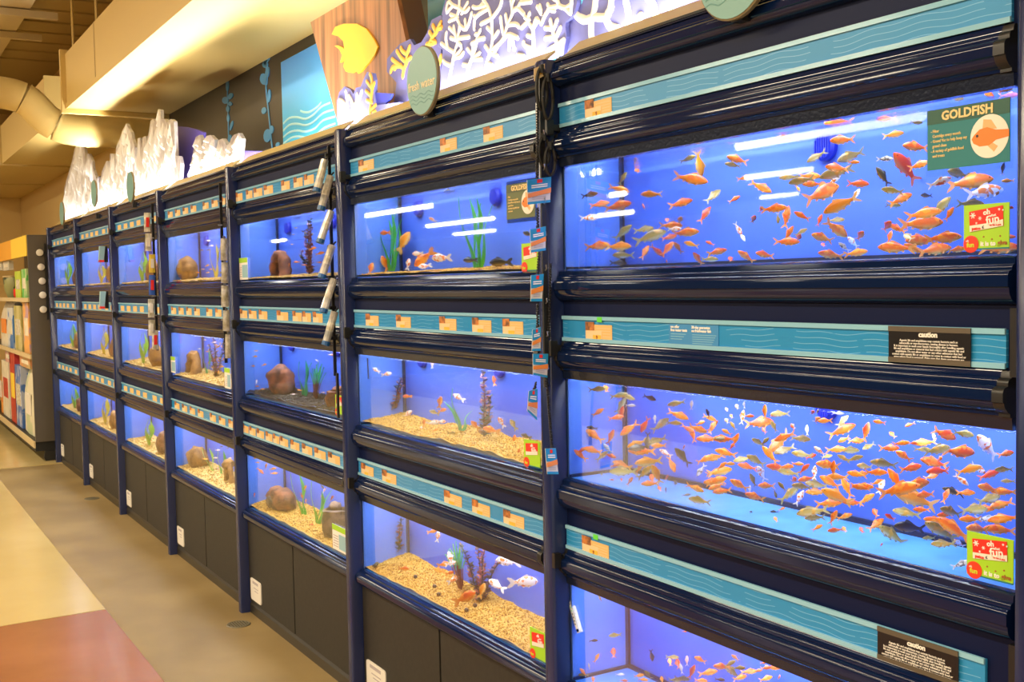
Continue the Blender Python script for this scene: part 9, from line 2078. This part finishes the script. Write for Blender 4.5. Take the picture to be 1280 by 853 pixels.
def coral_board(name, poly, x, bmat, groups, label, rr, grp='coral boards'):
    poly = [(y, max(z, 1.873)) for y, z in poly]
    t = thing(name, label, 'cutout', base_of(poly, x), grp)
    link('board', MB().plate(poly, x, x + .012).mesh('board', bmat), t)
    for lines, mm in groups:
        link('coral_branch', strokes([[(y, max(z, 1.88)) for y, z in ln] for ln in lines], x - .001, rr, mm), t)
    return t


coral_board('coral_board', POLY['coral1'], .10, 'board_violet', [(POLY['br1'], 'coral_white'), (POLY['br1o'], 'coral_orange')], 'small violet cutout with white and orange coral below the fish sign', .0075)
coral_board('coral_board', POLY['coral2'], .13, 'board_navy', [(POLY['br2o'][:7], 'coral_orange'), (POLY['br2o'][7:13], 'coral_orange'), (POLY['br2o'][13:], 'coral_orange')], 'violet cutout with orange coral behind the round fresh water sign', .0085)
coral_board('coral_board', POLY['coral3'], .09, 'board_violet', [(g_, 'coral_white') for g_ in POLY['br3']], 'large violet cutout covered in white branching coral over second bay', .0068)
coral_board('coral_board', POLY['coral4'], .10, 'board_violet', [(g_, 'coral_white') for g_ in POLY['br4']], 'violet cutout with bold white coral over the first bay', .0105)
tag(link('fin_cutout', MB().plate(POLY['fin'], .104, .110).mesh('fin', 'grille_blue')), 'small dark blue fin-shaped cutout beside the orange coral below the fish sign', 'cutout')
# round signs
SGL = ['round teal fresh water sign on the rack over the second bay', 'round teal sign on the rack top over the first bay, cut by the frame', 'round teal sign seen edge-on over the fifth bay', 'round teal sign seen edge-on over the sixth bay', 'round teal sign seen edge-on over the seventh bay']
for i, (y, z, r) in enumerate(QUAD['signs']):
    t = thing('round_sign', SGL[i], 'sign', (-.055, y, z - r), 'round teal signs')
    link('rim', MB().lathe((-.049, y, z), [(r, .004), (r, -.004), (r * .965, -.006), (r * .965, .004)], 40, 'x').mesh('rim', 'disc_rim', True), t)
    link('face', MB().lathe((-.055, y, z), [(r * .965, .008), (r * .965, -.001)], 40, 'x').mesh('face', 'disc_teal'), t)
    link('bracket', MB().box(-.046, -.016, y - .012, y + .012, H - .05, H - .02).mesh('br', 'black_plastic'), t)
    if i < 2:
        text('fresh water', (y, z - .010), -.0568, .0345, 'cream_ink', t, 'lettering', 'CENTER', .0003)
        for q in range(3):
            ln = [(y + r * .74 - s * r * 1.48 / 12, z - .036 - q * .0105 + .0035 * math.sin(s * 1.5)) for s in range(13)]
            link('wave_line', strokes([ln], -.0560, .0013, 'disc_wave', .5), t)
for kk in (2, 3):
    y = kk * W - POSTW / 2
    tag(link('post_bulb', MB().lathe((.02, y, H), [(.012, -.002), (.014, .006), (.013, .016), (.007, .022)], 12).mesh('bulb', 'white_plate', True)), f'small pale knob on top of the post {"between second and third bay" if kk == 2 else "between third and fourth bay"}', 'knob', 'post knobs')

# ---------------------------------------------------------------- shelving past the tanks
GX, GY0, GY1 = -.172, 8.62, 12.6
g = thing('shelf_unit', 'grey shelving unit with stocked shelves past the last tank', 'shelving', (GX, GY0, 0))
link('side_panel', MB().box(GX, .30, GY0, GY0 + .03, .165, 1.83).mesh('sp', 'gondola_grey'), g)
link('back_panel', MB().box(.30, .32, GY0, GY1, .1, 1.83).mesh('bpn', 'gondola_grey'), g)
link('base_deck', MB().box(GX, .30, GY0 + .03, GY1, .085, .165).mesh('bd', 'gondola_black'), g)
link('base_lip', MB().box(GX - .012, GX, GY0 + .02, GY1, .115, .165).mesh('bl', 'shelf_lip'), g)
for z in (1.315, .855):
    s = link('shelf', MB().box(GX + .01, .30, GY0 + .03, GY1, z - .02, z).mesh('sh', 'gondola_grey'), g)
    link('shelf_edge', MB().box(GX - .010, GX + .010, GY0 + .03, GY1, z - .022, z + .012).mesh('se', 'shelf_lip'), s)
link('header_panel', MB().box(GX - .006, GX + .010, GY0 + .03, GY0 + 1.0, 1.665, 1.83).mesh('hp', 'header_yellow'), g)
link('header_panel', MB().box(GX - .006, GX + .010, GY0 + 1.0, GY1, 1.665, 1.83).mesh('hp', 'header_orange'), g)
for y in (GY0 + .02, GY0 + .9, GY0 + 1.8, GY0 + 2.7):
    link('foot', MB().profile([(GX + .07, .085), (GX + .06, .03), (GX + .075, 0), (.25, 0), (.25, .085)], y, y + .04).mesh('ft', 'gondola_black'), g)
GOODM = dict(bowl='goods_bowl', jug='red_card', carton_lime='goods_lime', carton_green='goods_green', bagwhite='goods_white', carton_blue='goods_blue', carton_olive='goods_olive', carton_lilac='goods_lilac', carton_orange='goods_orange', carton_white='goods_white', carton_pink='goods_pink', carton_red='goods_red', carton_navy='goods_navy', carton_mint='goods_mint', carton_tan='goods_tan', hangpack='goods_grey')
GOODL = ['dark speckled bowl on the upper shelf of the grey shelving', 'red jug on the upper shelf of the grey shelving', 'lime green carton on the upper shelf', 'green and white carton by the side panel, upper shelf', 'white bag with an orange patch on the middle shelf', 'blue and white carton on the middle shelf',
         'olive carton on the middle shelf', 'lilac and orange carton beside the side panel, middle shelf', 'orange bag at the far end of the bottom shelf', 'tall white carton on the bottom shelf', 'small pink box on top of white carton, bottom shelf', 'tall red carton with yellow print, bottom shelf', 'blue and white bag on the bottom shelf', 'large pale green bag nearest the side panel, bottom shelf', 'small tan box lying over pale green bag', 'grey pack hanging high on the shelving, left one', 'grey pack hanging high on the shelving, right one']
SHZ = {0: 1.316, 1: .856, 2: .166}
for i, (nm, ya, yb, zt, zb) in enumerate(QUAD['goods']):
    ya, yb = max(ya, yb), min(ya, yb)
    ya -= .022
    yb = max(yb + .022, GY0 + .045)
    row = 0 if i < 4 else (1 if i < 8 else 2)
    name = {'bowl': 'pet_bowl', 'jug': 'jug', 'bagwhite': 'pet_food_bag', 'hangpack': 'hanging_pack'}.get(nm, 'carton')
    z0 = SHZ[row]
    x0, x1 = GX + .03, .05
    if nm in ('carton_pink', 'carton_tan'):
        z0 = .711 if nm == 'carton_pink' else .729
    if nm == 'hangpack':
        z0, x0, x1 = zb, GX + .02, GX + .06
    t = thing(name, GOODL[i], 'bowl' if nm == 'bowl' else 'jug' if nm == 'jug' else 'bag' if nm == 'bagwhite' else 'pack' if nm == 'hangpack' else 'box', ((x0 + x1) / 2, (ya + yb) / 2, z0), 'goods on the grey shelving')
    cy, w, h = (ya + yb) / 2, (ya - yb), zt - z0
    mm = GOODM[nm]
    if nm == 'bowl':
        link('bowl', MB().lathe(((x0 + x1) / 2, cy, z0), [(.06, 0), (.09, h * .4), (.10, h * .9), (.088, h), (.07, h * .5)], 18).mesh('b', mm, True), t)
        link('rim', MB().lathe(((x0 + x1) / 2, cy, z0 + h), [(.10, -.01), (.105, 0), (.095, .006)], 18).mesh('b', 'shelf_lip', True), t)
    elif nm == 'jug':
        link('body', MB().lathe(((x0 + x1) / 2, cy, z0), [(.07, 0), (.085, h * .2), (.085, h * .6), (.05, h * .8), (.04, h)], 16).mesh('b', mm, True), t)
        link('lid', MB().lathe(((x0 + x1) / 2, cy, z0 + h), [(.042, 0), (.042, .03)], 14).mesh('b', 'leaf_green', True), t)
    elif nm == 'bagwhite' or nm in ('carton_mint', 'carton_orange'):
        b = MB()
        n = 8
        vs, fs = [], []
        for q in range(n + 1):
            v = q / n
            th = (x1 - x0) / 2 * (1 - .75 * v ** 4)
            ww = w / 2 * (1 - .04 * math.sin(v * 9))
            for sx, sy in ((-1, 1), (-1.15, 0), (-1, -1), (1, -1), (1, 1)):
                vs.append(((x0 + x1) / 2 + sx * th * (.86 if sx < -1.1 else .85), cy + sy * ww, z0 + h * v))
        for q in range(n):
            for jn in range(5):
                fs.append((q * 5 + jn, q * 5 + (jn + 1) % 5, q * 5 + 5 + (jn + 1) % 5, q * 5 + 5 + jn))
        fs += [(4, 3, 2, 1, 0), tuple(range(n * 5, n * 5 + 5))]
        b.add(vs, fs)
        link('bag', b.mesh('b', mm, True, 50), t)
        link('front_label', MB().box(x0 - .003, x0 + .006, cy - w * .22, cy + w * .22, z0 + h * .3, z0 + h * .62).mesh('fl', 'tag_orange' if nm == 'bagwhite' else 'white_plate'), t)
    else:
        link('carton', MB().box(x0, x1, yb, ya, z0, zt).mesh('b', mm), t)
        link('front_label', MB().box(x0 - .003, x0, yb + w * .15, ya - w * .2, z0 + h * .35, z0 + h * .7).mesh('fl', {'carton_red': 'text_yellow', 'carton_white': 'goods_red', 'carton_lime': 'pack_white', 'carton_olive': 'pack_white', 'carton_navy': 'pack_white'}.get(nm, 'goods_white')), t)
s = thing('disc_strip', 'dark strip of five pale round items on the shelving side', 'strip', (-.05, 8.6, 1.18))
link('strip', MB().box(-.052, -.036, 8.600, 8.612, 1.15, 1.76).mesh('st', 'gondola_black'), s)
for x, y, z in QUAD['discsY']:
    d = link('disc', MB().lathe((x, 8.59, z), [(.022, .012), (.028, .004), (.026, -.006), (.016, -.010)], 14, 'y').mesh('dc', 'white_plate', True), s)
    link('peg', MB().tube([(x, 8.588, z), (-.044, 8.602, z)], .004, 5).mesh('pg', 'gondola_black'), d)

text_to_mesh()
